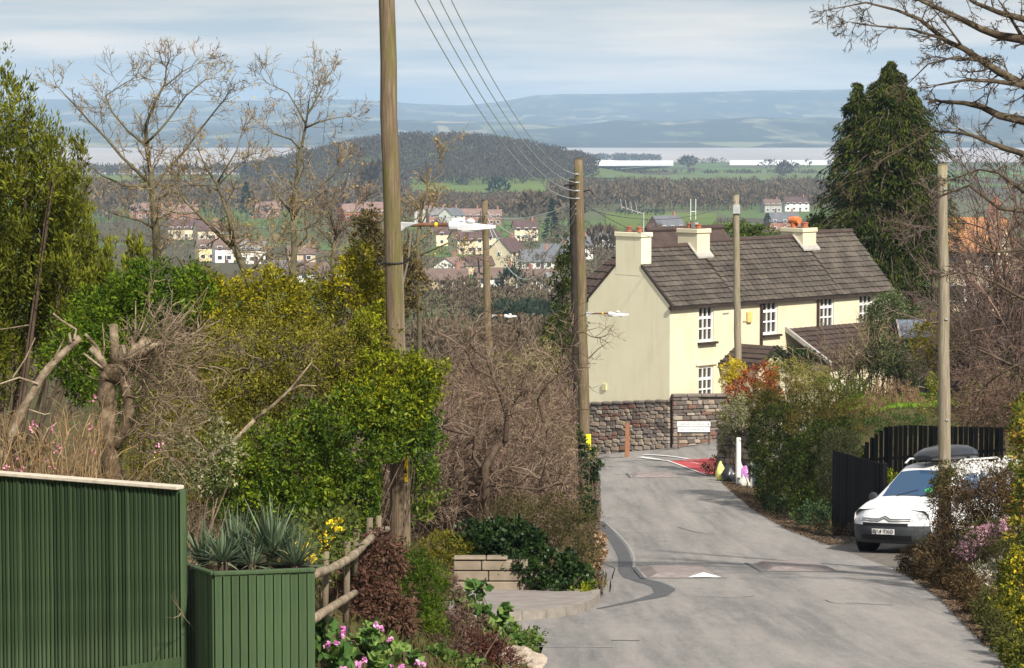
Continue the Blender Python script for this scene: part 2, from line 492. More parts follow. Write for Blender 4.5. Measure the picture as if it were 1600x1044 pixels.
# ------------------------------------------------------------------ the setting: ground, water, hills, roads, air
def sheet_quads(nr, nc):
    i = np.arange(nr * nc).reshape(nr, nc)
    return np.stack([i[:-1, :-1], i[:-1, 1:], i[1:, 1:], i[1:, :-1]], -1).reshape(-1, 4)
def m_ground(nt, out):
    b = principled(nt, out, 0.95, 0.1)
    near = ramp(nt, noise(nt, 0.9, 6, 0.65), [(0.3, (0.055, 0.036, 0.022)), (0.5, (0.085, 0.07, 0.03)), (0.72, (0.06, 0.085, 0.022))])
    tc = nt.nodes.new('ShaderNodeTexCoord')
    mp = nt.nodes.new('ShaderNodeMapping'); mp.inputs['Scale'].default_value = (0.012, 0.004, 0.0)
    vo = nt.nodes.new('ShaderNodeTexVoronoi'); vo.inputs['Scale'].default_value = 1.0
    nt.links.new(tc.outputs['Object'], mp.inputs[0]); nt.links.new(mp.outputs[0], vo.inputs['Vector'])
    sx = nt.nodes.new('ShaderNodeSeparateColor'); nt.links.new(vo.outputs['Color'], sx.inputs[0])
    fields = ramp(nt, sx.outputs[0], [(0.1, (0.085, 0.075, 0.05)), (0.45, (0.10, 0.16, 0.045)), (0.7, (0.11, 0.10, 0.06)), (0.95, (0.09, 0.18, 0.04))])
    sp = nt.nodes.new('ShaderNodeSeparateXYZ'); nt.links.new(tc.outputs['Object'], sp.inputs[0])
    mr = nt.nodes.new('ShaderNodeMapRange'); mr.inputs['From Min'].default_value = 250; mr.inputs['From Max'].default_value = 700
    nt.links.new(sp.outputs['Y'], mr.inputs[0])
    nt.links.new(mixc(nt, mr.outputs[0], near, fields), b.inputs['Base Color'])
rows = np.concatenate([np.arange(-40, 20, 2.0), np.arange(20, 46, 0.5), np.arange(46, 112, 1.0), np.geomspace(112, 6150, 130)])
cols = np.concatenate([np.linspace(-0.75, -0.2, 30)[:-1], np.linspace(-0.2, 0.26, 116), np.linspace(0.26, 0.75, 28)[1:]])
RX, CX = np.meshgrid(rows, cols, indexing='ij')
GX = CX * (np.maximum(RX, 0) * 0.72 + 26)
GZ = ZG(GX, RX)
lx, rx = np.interp(RX, LEFT_D, LEFT_X), np.interp(RX, RIGHT_D, RIGHT_X)
under = ((GX > lx - 0.3) & (GX < rx + 0.3) & (RX < 101)) | ((RX > 35.3) & (RX < 41.2) & (GX < 2)) | ((RX > 93.5) & (RX < 110) & (GX > -14)) | ((RX > 49) & (RX < 66) & (GX > 6) & (GX < 16))
GZ = np.where(under, GZ - 0.06, GZ)
ground = link_mesh('ground', np_mesh('ground', np.stack([GX, RX, GZ], -1).reshape(-1, 3), sheet_quads(*RX.shape)), mat('ground', m_ground), smooth=True)
prop(ground, 'brown and green ground falling away from the road into the valley', kind='structure')

def m_water(nt, out):
    b = principled(nt, out, 0.4, 0.4)
    nt.links.new(ramp(nt, noise(nt, 0.004, 4, 0.5, (1, 0.25, 1)), [(0.35, (0.34, 0.29, 0.27)), (0.65, (0.44, 0.39, 0.36))]), b.inputs['Base Color'])
    bump(nt, b, noise(nt, 0.35, 4, 0.6), 0.25, 0.3)
wv = [(-3800, 3000, -76.5), (4200, 3000, -76.5), (6200, 6700, -76.5), (-5600, 6700, -76.5)]
water = link_mesh('water', np_mesh('water', np.array(wv, float), np.array([[0, 1, 2, 3]])), mat('water', m_water))
prop(water, 'pale muddy estuary lying across the valley', kind='structure')

_mx = np.array([-600, 0, 300, 640, 760, 900, 960, 1050, 1180, 1310, 1600, 2300])
_my = np.array([205, 204, 199, 188, 191, 197, 188, 190, 184, 186, 185, 188])
_hx = np.array([-600, 0, 150, 330, 560, 660, 730, 790, 830, 880, 960, 1100, 1220, 1330, 1450, 1600, 2300])
_hy = np.array([160, 157, 155, 158, 156, 163, 166, 158, 150, 147, 148, 144, 142, 140, 141, 138, 142])
def ZH(x, d):
    px = 800 + x / d * F
    zm = -(np.interp(px, _mx, _my) - HOR) / F * 8600
    zf = -(np.interp(px, _hx, _hy) - HOR) / F * 14500
    zm = zm + 3.0 * waves(x, d, 60.0, 1); zf = zf + 4.0 * waves(x, d, 120.0, 2)
    z = np.full_like(x, -78.0)
    z = z + (9 + 3 * waves(x, d, 170.0, 3)) * ss(6380, 6700, d)
    z = z + (zm - z) * ss(7100, 8600, d)
    z = z + (zm * 0.4 - 30 + 14 * waves(x, d, 420.0, 4) - z) * ss(8600, 10200, d)
    z = z + (zf - z) * ss(10600, 14500, d)
    return z - 90 * ss(14500, 18000, d)
def m_hills(nt, out):
    b = principled(nt, out, 0.95, 0.05)
    tc = nt.nodes.new('ShaderNodeTexCoord')
    mp = nt.nodes.new('ShaderNodeMapping'); mp.inputs['Scale'].default_value = (0.011, 0.0032, 0.0)
    vo = nt.nodes.new('ShaderNodeTexVoronoi'); vo.inputs['Scale'].default_value = 1.0
    nt.links.new(tc.outputs['Object'], mp.inputs[0]); nt.links.new(mp.outputs[0], vo.inputs['Vector'])
    sx = nt.nodes.new('ShaderNodeSeparateColor'); nt.links.new(vo.outputs['Color'], sx.inputs[0])
    c = ramp(nt, sx.outputs[0], [(0.2, (0.02, 0.022, 0.015)), (0.5, (0.05, 0.055, 0.03)), (0.7, (0.14, 0.16, 0.08)), (0.92, (0.26, 0.23, 0.15))])
    w = ramp(nt, noise(nt, 0.004, 6, 0.65, (1, 0.35, 1)), [(0.42, (0, 0, 0)), (0.54, (1, 1, 1))])
    nt.links.new(mixc(nt, w, c, (0.015, 0.018, 0.012)), b.inputs['Base Color'])
hr = np.concatenate([np.linspace(6350, 8800, 40), np.linspace(8900, 18000, 50)])
hc = np.linspace(-0.30, 0.34, 260)
HR, HC = np.meshgrid(hr, hc, indexing='ij')
hills = link_mesh('hills', np_mesh('hills', np.stack([HC * HR, HR, ZH(HC * HR, HR)], -1).reshape(-1, 3), sheet_quads(*HR.shape)), mat('hills', m_hills), smooth=True)
prop(hills, 'long wooded ridges on the far side of the estuary', kind='structure')

# roads follow the ground height
def m_road(nt, out):
    b = principled(nt, out, 0.9, 0.15)
    big = noise(nt, 0.8, 6, 0.62, (1.1, 0.075, 1))
    fine = noise(nt, 30.0, 3, 0.75)
    med = noise(nt, 5.0, 5, 0.7, (1.3, .25, 1))
    st = noise(nt, 1.5, 6, 0.65, (2.2, 0.06, 1))
    c = ramp(nt, big, [(0.34, (0.10, 0.098, 0.100)), (0.50, (0.20, 0.190, 0.182)), (0.64, (0.33, 0.305, 0.282))])
    c = mixc(nt, ramp(nt, st, [(0.44, (0, 0, 0)), (0.68, (0.85, 0.85, 0.85))]), c, (0.38, 0.34, 0.31))
    dk = ramp(nt, noise(nt, 0.9, 6, 0.7, (1.0, 0.25, 1)), [(0.58, (0, 0, 0)), (0.66, (0.6, 0.6, 0.6))])
    c = mixc(nt, dk, c, (0.105, 0.104, 0.106))
    c = mixc(nt, 0.32, c, ramp(nt, med, [(0.3, (0.11, 0.108, 0.108)), (0.7, (0.32, 0.30, 0.285))]))
    c = mixc(nt, 0.30, c, ramp(nt, fine, [(0.3, (0.05, 0.05, 0.053)), (0.7, (0.42, 0.41, 0.39))]))
    nt.links.new(c, b.inputs['Base Color'])
    bump(nt, b, fine, 0.6, 0.008)
ROAD = mat('road', m_road)
def strip(name, d0, d1, nd, xl, xr, nx, lift, m, label):
    dd = np.linspace(d0, d1, nd); tt = np.linspace(0, 1, nx)
    D, T = np.meshgrid(dd, tt, indexing='ij')
    X = xl(D) * (1 - T) + xr(D) * T
    crown = 0.03 * (1 - (2 * T - 1) ** 2)
    V = np.stack([X, D, ZG(X, D) + lift + crown], -1).reshape(-1, 3)
    return prop(link_mesh(name, np_mesh(name, V, sheet_quads(nd, nx)), m, smooth=True), label, kind='structure')
strip('road', -30, 98, 300, lambda d: np.interp(d, LEFT_D, LEFT_X), lambda d: np.interp(d, RIGHT_D, RIGHT_X), 22, 0.0, ROAD, 'grey tarmac lane running downhill to the junction')
strip('side_road', 33.4, 41.6, 20, lambda d: -16 + 0 * d, lambda d: np.interp(d, LEFT_D, LEFT_X) + 0.25, 40, -0.006, ROAD, 'grey tarmac side turning opening off the lane')
strip('cross_road', 95.0, 110.5, 40, lambda d: -14 + 0 * d, lambda d: 34 + 0 * d, 90, -0.006, ROAD, 'grey tarmac road crossing at the foot of the lane')
def m_drive(nt, out):
    b = principled(nt, out, 0.95, 0.1)
    nt.links.new(ramp(nt, noise(nt, 6, 6, 0.7), [(0.3, (0.10, 0.085, 0.07)), (0.7, (0.21, 0.19, 0.17))]), b.inputs['Base Color'])
strip('driveway', 50.5, 63.0, 20, lambda d: np.interp(d, RIGHT_D, RIGHT_X) - 0.25, lambda d: 15.5 + 0 * d, 24, -0.006, mat('drive', m_drive), 'gravelly drive where the van is parked')

def px_ground(pts, lift=0.0):
    return np.array([hit(a, b, lift) for a, b in pts])
def ribbon(name, cl, widths, m, lift, label, parent=None):
    """flat strip on the ground along a centre line of photo pixels"""
    c = px_ground(cl, 0.0)[:, :2]
    if len(c) > 2:                              # rounded course instead of straight runs
        kq = np.linspace(0, len(c) - 1, (len(c) - 1) * 4 + 1)
        widths = np.interp(kq, range(len(c)), np.broadcast_to(widths, (len(c),)))
        c = np.stack([np.interp(kq, range(len(c)), c[:, j]) for j in (0, 1)], 1)
        for _ in range(6): c[1:-1] = (c[:-2] + 2 * c[1:-1] + c[2:]) / 4
        rr_ = np.random.default_rng(len(cl)); widths = widths * (1 + .08 * rr_.normal(size=len(c)))
    t = np.gradient(c, axis=0); t = t / np.linalg.norm(t, axis=1, keepdims=True)
    nrm = np.stack([-t[:, 1], t[:, 0]], 1)
    w = np.broadcast_to(widths, (len(c),))[:, None]
    # refine
    k = np.linspace(0, len(c) - 1, (len(c) - 1) * 3 + 1)
    l = np.stack([np.interp(k, range(len(c)), (c - nrm * w / 2)[:, j]) for j in (0, 1)], 1)
    r = np.stack([np.interp(k, range(len(c)), (c + nrm * w / 2)[:, j]) for j in (0, 1)], 1)
    V = np.stack([l, l * 0.67 + r * 0.33, l * 0.33 + r * 0.67, r], 1)
    lxx, rxx = np.interp(V[..., 1], LEFT_D, LEFT_X), np.interp(V[..., 1], RIGHT_D, RIGHT_X)
    T = np.clip((V[..., 0] - lxx) / (rxx - lxx), 0, 1); cr = 0.03 * (1 - (2 * T - 1) ** 2)
    Z = ZG(V[..., 0], V[..., 1]) + cr + lift
    W = np.concatenate([V, Z[..., None]], -1)
    o = link_mesh(name, np_mesh(name, W.reshape(-1, 3), sheet_quads(W.shape[0], W.shape[1])), m, parent)
    if parent is None: prop(o, label, kind='structure')
    return o
PATCH = grime('tarmac_patch', (0.075, 0.078, 0.085), (0.11, 0.112, 0.118), 4, 0.9, bumpy=0.3, bscale=40)
PALE = grime('worn_line', (0.22, 0.215, 0.21), (0.36, 0.35, 0.34), 8, 0.9)
ribbon('road_patch', [(936, 815), (955, 838), (978, 866), (976, 890), (985, 905), (1028, 914), (1045, 926), (1020, 936), (985, 942), (935, 952)], [0.22, 0.25, 0.26, 0.3, 0.34, 0.36, 0.34, 0.28, 0.14, 0.08], PATCH, 0.005, 'dark winding strip of newer tarmac filled into the lane')
ribbon('road_seam', [(947, 818), (976, 845), (993, 868), (990, 893)], 0.05, PALE, 0.010, 'pale sealed edge of the winding tarmac strip')
ribbon('road_line', [(826, 1010), (870, 1012), (905, 1012), (960, 1014)], 0.06, PALE, 0.005, 'worn pale give-way line across the side turning')
ribbon('road_joint', [(955, 1003), (1000, 1004)], 0.06, PATCH, 0.006, 'short dark tarmac crack in the lane')
SEAM = grime('tarmac_seam', (0.11, 0.11, 0.112), (0.16, 0.158, 0.156), 6, 0.9)
for _pts, _w in (([(1290, 941), (1300, 946), (1340, 948)], .025), ([(1060, 826), (1090, 836), (1118, 835)], .05), ([(1085, 935), (1160, 938), (1180, 934)], .03), ([(960, 742), (1000, 745), (1040, 744)], .05)):
    ribbon('road_crack', _pts, _w, SEAM, .0065, 'thin dark crack or seam in the worn tarmac')
ribbon('road_cut', [(1322, 945), (1395, 948)], 0.05, PATCH, 0.006, 'dark thin tarmac cut near the bank of heathers')
WHITE_LINE = grime('road_paint', (0.55, 0.54, 0.52), (0.8, 0.79, 0.77), 7, 0.8)
RED_LINE = grime('red_surface', (0.38, 0.045, 0.05), (0.52, 0.10, 0.11), 3, 0.9, bumpy=0.3, bscale=40)
# red patch with white border lines at the junction
def ground_quad(name, corners, nx, ny, lift, m, label):
    c = px_ground(corners)
    S, T = np.meshgrid(np.linspace(0, 1, nx), np.linspace(0, 1, ny), indexing='ij')
    W = (c[0][None, None] * ((1 - S) * (1 - T))[..., None] + c[1] * (S * (1 - T))[..., None] + c[2] * (S * T)[..., None] + c[3] * ((1 - S) * T)[..., None])
    lxx, rxx = np.interp(W[..., 1], LEFT_D, LEFT_X), np.interp(W[..., 1], RIGHT_D, RIGHT_X)
    TT = np.clip((W[..., 0] - lxx) / (rxx - lxx), 0, 1); cr = np.where(W[..., 1] < 98.2, 0.03 * (1 - (2 * TT - 1) ** 2), 0.0)
    crx = np.clip((W[..., 0] + 14) / 48, 0, 1); cr2 = np.where(W[..., 1] > 95, 0.03 * (1 - (2 * crx - 1) ** 2), 0)
    W[..., 2] = ZG(W[..., 0], W[..., 1]) + np.maximum(cr, cr2) + lift
    return prop(link_mesh(name, np_mesh(name, W.reshape(-1, 3), sheet_quads(nx, ny)), m), label, kind='structure')
ground_quad('red_road_surface', [(1042, 722), (1135, 716), (1142, 738), (1102, 744)], 24, 14, 0.012, RED_LINE, 'red anti-skid surfacing with pale stripes at the junction')
for k, (a, b) in enumerate([((1043, 722), (1104, 744)), ((1068, 721), (1124, 734)), ((1090, 719), (1130, 726))]):
    ribbon('road_marking', [a, ((a[0] + b[0]) / 2, (a[1] + b[1]) / 2), b], 0.09 if k == 0 else 0.04, WHITE_LINE, 0.024, 'white stripe across the red anti-skid surfacing')
ribbon('give_way_line', [(1000, 716), (1020, 719), (1042, 722)], 0.22, WHITE_LINE, 0.02, 'white broken line at the mouth of the lane')
ribbon('centre_line', [(1006, 712), (1040, 714), (1076, 719)], 0.14, WHITE_LINE, 0.02, 'white centre line curving into the crossing road')

# speed cushions
CUSH = grime('cushion', (0.20, 0.165, 0.155), (0.30, 0.26, 0.25), 5, 0.9, bumpy=0.3, bscale=40)
def cushion(px0, px1, pyn, pyf, label, tri=None):
    a, b = hit(px0, pyn), hit(px1, pyn); f = hit((px0 + px1) / 2, pyf)
    c = (a + b) / 2; w = b[0] - a[0]; ln = f[1] - c[1]
    t = thing('speed_cushion', label, 'speed cushion', (c[0], c[1], c[2]), group='speed cushions on the lane')
    def q(x, y, h): return (x, y, float(ZG(c[0] + x, c[1] + y)) - c[2] + 0.02 + h)
    hw = w / 2
    m = MB().hexa([q(-hw, 0, -.04), q(hw, 0, -.04), q(hw, ln, -.04), q(-hw, ln, -.04)], [q(-hw + .26, .5, .075), q(hw - .26, .5, .075), q(hw - .26, ln - .5, .075), q(-hw + .26, ln - .5, .075)])
    m.obj('hump', CUSH, t)
    e = MB().add([q(-hw - .02, -.05, .012), q(hw + .02, -.05, .012), q(hw + .02, .02, .016), q(-hw - .02, .02, .016)], [(0, 1, 2, 3)])
    e.add([q(-hw - .05, -.05, .012), q(-hw + .02, -.05, .012), q(-hw + .02, ln, .016), q(-hw - .05, ln, .016)], [(0, 1, 2, 3)])
    e.obj('edge_seal', PATCH, t)
    if tri:
        MB().add([q(tri[0], .035, .026), q(tri[1], .035, .026), q((tri[0] + tri[1]) / 2, .33, .094)], [(0, 1, 2)]).obj('arrow_mark', WHITE_LINE, t)
    return t
cushion(1006, 1135, 906, 889, 'speed cushion carrying a white triangle, beside the winding dark patch', (0.05, 0.62))
cushion(1190, 1322, 896, 882, 'speed cushion with no triangle, opposite the drive with the van')
cushion(985, 1062, 748, 741, 'speed cushion at the foot of the lane before the stone wall')

# pavement and kerb at the side turning
KERB = grime('kerb', (0.20, 0.175, 0.15), (0.31, 0.28, 0.245), 5, 0.9, bumpy=0.3)
PAVE = grime('pavement', (0.20, 0.17, 0.155), (0.29, 0.26, 0.24), 3, 0.95, bumpy=0.3, bscale=30)
kpx = [(700, 978), (760, 974), (800, 971), (850, 967), (890, 962), (920, 955), (936, 944), (939, 934)]
kc = px_ground(kpx)[:, :2]
kk = np.linspace(0, len(kc) - 1, 10)
kpt = np.stack([np.interp(kk, range(len(kc)), kc[:, j]) for j in (0, 1)], 1)
pavement = thing('pavement', 'small raised tarmac pavement with pale kerb below the block wall', None, (kpt[0][0], kpt[0][1], float(ZG(*kpt[0])))); pavement['kind'] = 'structure'
po = ROOT_O[pavement.name]
inner = kpt + np.array([0, 0.12]); back = np.stack([kpt[:, 0] - 0.05, np.maximum(kpt[:, 1] + 0.4, 42.9)], 1)
W = np.stack([inner * (1 - t) + back * t for t in np.linspace(0, 1, 7)], 1)
Wz = ZG(W[..., 0], W[..., 1]) + 0.115
world_obj('pavement_surface', np.concatenate([W, Wz[..., None]], -1).reshape(-1, 3), sheet_quads(W.shape[0], W.shape[1]), PAVE, pavement)
for i in range(len(kpt) - 1):
    a, b = kpt[i], kpt[i + 1]; t = (b - a); L = np.linalg.norm(t); t = t / L; n = np.array([-t[1], t[0]])
    a2, b2 = a + t * 0.008, b - t * 0.008
    def zz(p, h): return (p[0] - po[0], p[1] - po[1], float(ZG(p[0], p[1])) + h - po[2])
    MB().hexa([zz(a2, -.15), zz(b2, -.15), zz(b2 + n * .125, -.15), zz(a2 + n * .125, -.15)], [zz(a2 + n * .015, .125), zz(b2 + n * .015, .125), zz(b2 + n * .125, .125), zz(a2 + n * .125, .125)]).obj('kerb_stone', KERB, pavement)

# fields and crop covers told apart across the valley
def px_sheet(name, quad, nx, ny, lift, m, label, cat=None, kind='structure'):
    S, T = np.meshgrid(np.linspace(0, 1, nx), np.linspace(0, 1, ny), indexing='ij')
    c = np.array([hit(a, b) for a, b in quad])
    W = c[0] * ((1 - S) * (1 - T))[..., None] + c[1] * (S * (1 - T))[..., None] + c[2] * (S * T)[..., None] + c[3] * ((1 - S) * T)[..., None]
    W[..., 2] = ZG(W[..., 0], W[..., 1]) + lift
    return prop(link_mesh(name, np_mesh(name, W.reshape(-1, 3), sheet_quads(nx, ny)), m), label, cat, kind=kind)
GRASS_A = grime('field_grass', (0.10, 0.14, 0.035), (0.14, 0.185, 0.05), 0.02, 0.95, 0.05)
GRASS_B = grime('field_grass_dull', (0.10, 0.14, 0.055), (0.15, 0.18, 0.08), 0.015, 0.95, 0.05)
px_sheet('field', [(948, 366), (1120, 366), (1120, 334), (945, 334)], 20, 14, 0.5, GRASS_A, 'bright green playing field beyond the cottage roof')
px_sheet('field', [(640, 303), (905, 303), (900, 280), (640, 281)], 20, 12, 0.7, GRASS_A, 'green field along the foot of the wooded hill')
px_sheet('field', [(905, 279), (1330, 279), (1330, 259), (905, 259)], 26, 12, 0.8, GRASS_B, 'dull green field below the white crop covers')
px_sheet('field', [(90, 302), (255, 302), (255, 276), (90, 276)], 16, 12, 0.8, GRASS_A, 'green field by the estuary seen through the bare trees')
COVER = grime('crop_cover', (0.62, 0.64, 0.66), (0.78, 0.79, 0.8), 0.03, 0.5, 0.4)
def cover(px0, px1, py0, py1, label):
    a, b, c, d = hit(px0, py0), hit(px1, py0), hit(px1, py1), hit(px0, py1)
    t = thing('crop_cover', label, 'crop cover', tuple(a), group='white crop covers by the water')
    n = 9
    for k in range(n):                               # one arched tunnel per strip
        s0, s1 = k / n, (k + 0.9) / n
        p0 = a * (1 - s0) + d * s0; p1 = a * (1 - s1) + d * s1; q0 = b * (1 - s0) + c * s0; q1 = b * (1 - s1) + c * s1
        sec = []
        for u in np.linspace(0, 1, 6):
            h = 4.2 * math.sin(math.pi * u)
            e0, e1 = p0 * (1 - u) + p1 * u, q0 * (1 - u) + q1 * u
            sec.append((np.array([e0[0], e0[1], float(ZG(e0[0], e0[1])) + h]), np.array([e1[0], e1[1], float(ZG(e1[0], e1[1])) + h])))
        m = MB()
        for i in range(5):
            m.add([sec[i][0] - a, sec[i][1] - a, sec[i + 1][1] - a, sec[i + 1][0] - a], [(0, 1, 2, 3)])
        m.obj('tunnel', COVER, t)
cover(905, 1052, 259.5, 255, 'long white crop cover behind the near telegraph pole top')
cover(1140, 1330, 258.0, 254.5, 'long white crop cover beside the dark conifer')

# the air: one closed box of even haze
def m_haze(nt, out):
    v = nt.nodes.new('ShaderNodeVolumePrincipled')
    v.inputs['Color'].default_value = (0.52, 0.725, 1.0, 1)
    v.inputs['Density'].default_value = 1.0e-4
    v.inputs['Anisotropy'].default_value = 0.0
    nt.links.new(v.outputs[0], out.inputs['Volume'])
haze = MB().box((0, 9100, 21.0), (16000, 18700, 242)).obj('haze', mat('haze', m_haze))
prop(haze, 'pale blue haze lying over the valley and estuary', kind='stuff')

# ------------------------------------------------------------------ the cottage
def painted_render(name, c1, c2, stain):
    """painted render: mottled, with rain streaks below the eaves line and damp blotches of its own"""
    def f(nt, out):
        b = principled(nt, out, .88, .12)
        c = ramp(nt, noise(nt, .8, 5, .6), [(.3, c1), (.68, c2)])
        c = mixc(nt, ramp(nt, noise(nt, 2.2, 5, .7, (1.6, 1.6, .16)), [(.52, (0, 0, 0)), (.74, (.55, .55, .55))]), c, stain)
        c = mixc(nt, ramp(nt, noise(nt, .55, 4, .6), [(.55, (0, 0, 0)), (.72, (.45, .45, .45))]), c, stain)
        nt.links.new(c, b.inputs['Base Color'])
        bump(nt, b, noise(nt, 16, 3), .35)
    return mat(name, f)
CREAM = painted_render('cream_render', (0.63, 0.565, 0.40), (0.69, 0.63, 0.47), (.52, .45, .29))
CREAM_LIFTED = painted_render('cream_render_lifted', (0.76, 0.71, 0.51), (0.81, 0.77, 0.57), (.64, .59, .41))  # same paint as the front, its colour lightened to offset the gable's shade
WHITE = grime('white_paint', (0.78, 0.78, 0.76), (0.84, 0.84, 0.83), 3, 0.5, 0.35)
BROWNTRIM = grime('brown_trim', (0.028, 0.020, 0.016), (0.05, 0.036, 0.03), 4, 0.5, 0.35)
TILE = grime('roof_tile', (0.058, 0.050, 0.044), (0.094, 0.081, 0.070), 1.6, 0.9, 0.1, bumpy=0.3, bscale=12, c3=(0.14, 0.118, 0.096), vary=.08)
TILE_D = grime('roof_tile_dark', (0.055, 0.04, 0.036), (0.09, 0.066, 0.058), 2.0, 0.9, 0.15, bumpy=0.3, bscale=12)
LEAD = grime('mortar_flashing', (0.30, 0.285, 0.265), (0.45, 0.43, 0.40), 3, 0.85)
POT = grime('terracotta', (0.32, 0.10, 0.06), (0.46, 0.17, 0.09), 6, 0.8)
POT_O = grime('orange_terracotta', (0.62, 0.16, 0.05), (0.75, 0.24, 0.09), 6, 0.7)
def m_pane(nt, out):
    b = principled(nt, out, 0.06, 0.6)
    nt.links.new(ramp(nt, noise(nt, 1.3, 3), [(0.35, (0.02, 0.022, 0.026)), (0.7, (0.10, 0.085, 0.07))]), b.inputs['Base Color'])
PANE = mat('window_pane', m_pane)

C0 = P(1047, 475, 107.0)
ANG = math.radians(45)                       # the front runs away to the right
house = thing('cottage', 'long cream cottage with brown tiled roof and three chimneys behind the stone wall', 'house', (C0[0], C0[1], -12.9), ANG)
# local frame: x along the front, y into the depth of the gable, z up; the front faces -y, the gable end -x
ZB = 12.9
EAVE = C0[2] + ZB
RIDGE = P(985, 389, 108.5)[2] + ZB
DEP, LEN = 4.25, 13.5
def pz(px, py, d): return P(px, py, d)[2] + ZB
OPEN = [(1.65, 2.5, pz(1100, 534, 108.5), pz(1100, 477, 108.5), True), (5.42, 6.33, pz(1200, 523, 111), pz(1200, 468, 111), True), (8.98, 9.85, pz(1290, 515, 113.6), pz(1290, 462, 113.6), False),
        (11.5, 12.4, pz(1350, 508, 115.4), pz(1350, 458, 115.4), True), (1.65, 2.5, pz(1100, 628, 108.5), pz(1100, 573, 108.5), True)]
fw_ = MB()
xs_ = sorted({0.0, LEN} | {v for o in OPEN for v in o[:2]}); zs_ = sorted({0.0, EAVE} | {min(v, EAVE) for o in OPEN for v in o[2:4]})
for i in range(len(xs_) - 1):
    run = None
    for j in range(len(zs_) - 1):
        xm, zm = (xs_[i] + xs_[i + 1]) / 2, (zs_[j] + zs_[j + 1]) / 2
        hole = any(o[0] < xm < o[1] and o[2] < zm < o[3] for o in OPEN)
        if not hole and run is None: run = zs_[j]
        if run is not None and (hole or j == len(zs_) - 2):
            top = zs_[j] if hole else zs_[j + 1]
            fw_.box(((xs_[i] + xs_[i + 1]) / 2, .15, (run + top) / 2), (xs_[i + 1] - xs_[i], .3, top - run)); run = None
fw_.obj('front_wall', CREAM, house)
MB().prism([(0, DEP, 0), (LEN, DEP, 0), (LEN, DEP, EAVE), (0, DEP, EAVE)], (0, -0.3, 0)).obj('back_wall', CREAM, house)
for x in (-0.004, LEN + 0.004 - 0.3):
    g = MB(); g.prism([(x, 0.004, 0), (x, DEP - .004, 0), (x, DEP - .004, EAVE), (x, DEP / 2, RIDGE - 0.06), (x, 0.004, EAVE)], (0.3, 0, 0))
    g.obj('gable_wall', CREAM_LIFTED, house)
def tiled_slope(parent, p_eave0, p_eave1, p_ridge1, p_ridge0, nc, m, tile_w=0.34, name='tile_course', proud=0.042, seed=0):
    """overlapping courses, each a strip of its own with notched tile ends"""
    rs = random.Random(seed)
    e0, e1, r1, r0 = (Vector(p) for p in (p_eave0, p_eave1, p_ridge1, p_ridge0))
    nrm = (e1 - e0).cross(r0 - e0).normalized()
    if nrm.z < 0: nrm = -nrm
    for i in range(nc):
        t0, t1 = i / nc, min((i + 1.12) / nc, 1.0)
        a0, a1 = e0.lerp(r0, t0), e1.lerp(r1, t0); b0, b1 = e0.lerp(r0, t1), e1.lerp(r1, t1)
        n = max(2, int((a1 - a0).length / tile_w))
        m_ = MB()
        for k in range(n):
            s0, s1 = k / n + 0.002, (k + 1) / n - 0.002
            h = proud * (1.2 + 0.5 * rs.random()); dr = rs.uniform(-0.012, 0.012)
            dv = (a0 - b0).normalized() * dr
            q0, q1, q2, q3 = a0.lerp(a1, s0) + dv, a0.lerp(a1, s1) + dv, b0.lerp(b1, s1), b0.lerp(b1, s0)
            mid0, mid1 = q0.lerp(q1, 0.5), q3.lerp(q2, 0.5)
            top = [q0 + nrm * h, mid0 + nrm * (h + 0.014), q1 + nrm * h, q2 + nrm * 0.006, mid1 + nrm * 0.02, q3 + nrm * 0.006]
            bot = [q0, mid0, q1]
            m_.add(top + bot, [(0, 1, 4, 5), (1, 2, 3, 4), (6, 7, 1, 0), (7, 8, 2, 1), (8, 2, 3), (6, 0, 5)])
        m_.obj(name, m, parent)
roof = MB()
OV = 0.18
secs = [(0.03, 3.75, 0.0), (3.75, 10.2, 0.13), (10.2, LEN + 0.15, 0.27)]
core = MB()
for x0, x1, dz in secs:
    ye = -OV; ze = EAVE - 0.12
    core.prism([(x0, ye, ze), (x0, DEP / 2, RIDGE + dz), (x0, DEP + OV, ze), (x0, DEP + OV - .12, ze - .02), (x0, DEP / 2, RIDGE - 0.12), (x0, ye + .12, ze - .02)], (x1 - x0, 0, 0))
roof_o = core.obj('roof', TILE_D, house)
for k, (x0, x1, dz) in enumerate(secs):
    tiled_slope(roof_o, (x0, -OV, EAVE - .115), (x1, -OV, EAVE - .115), (x1, DEP / 2, RIDGE + dz + .005), (x0, DEP / 2, RIDGE + dz + .005), 12, TILE, seed=k, tile_w=.30)
    tiled_slope(roof_o, (x1, DEP + OV, EAVE - .115), (x0, DEP + OV, EAVE - .115), (x0, DEP / 2, RIDGE + dz + .005), (x1, DEP / 2, RIDGE + dz + .005), 11, TILE, seed=k + 9)
    MB().tube([(x0 + (.54 if k == 0 else 0), DEP / 2, RIDGE + dz + .02), (x1, DEP / 2, RIDGE + dz + .02)], 0.11, 8).obj('ridge_tile', TILE_D, roof_o)
MB().box((LEN / 2, -0.10, EAVE - 0.16), (LEN + 0.2, 0.16, 0.14)).obj('gutter', BROWNTRIM, house)
for sgn in (-1, 1):                         # verge boards run up to the sides of the gable chimney
    y_e, y_c = DEP / 2 + sgn * (DEP / 2 + OV), DEP / 2 + sgn * .665
    f = (abs(y_c - DEP / 2)) / (DEP / 2 + OV); z_c = RIDGE + (EAVE - .115 - RIDGE) * f
    MB().prism([(-0.045, y_e, EAVE - .20), (-0.045, y_c, z_c - .07), (-0.045, y_c, z_c + .05), (-0.045, y_e, EAVE - .08)], (0.09, 0, 0)).obj('verge', BROWNTRIM, house)
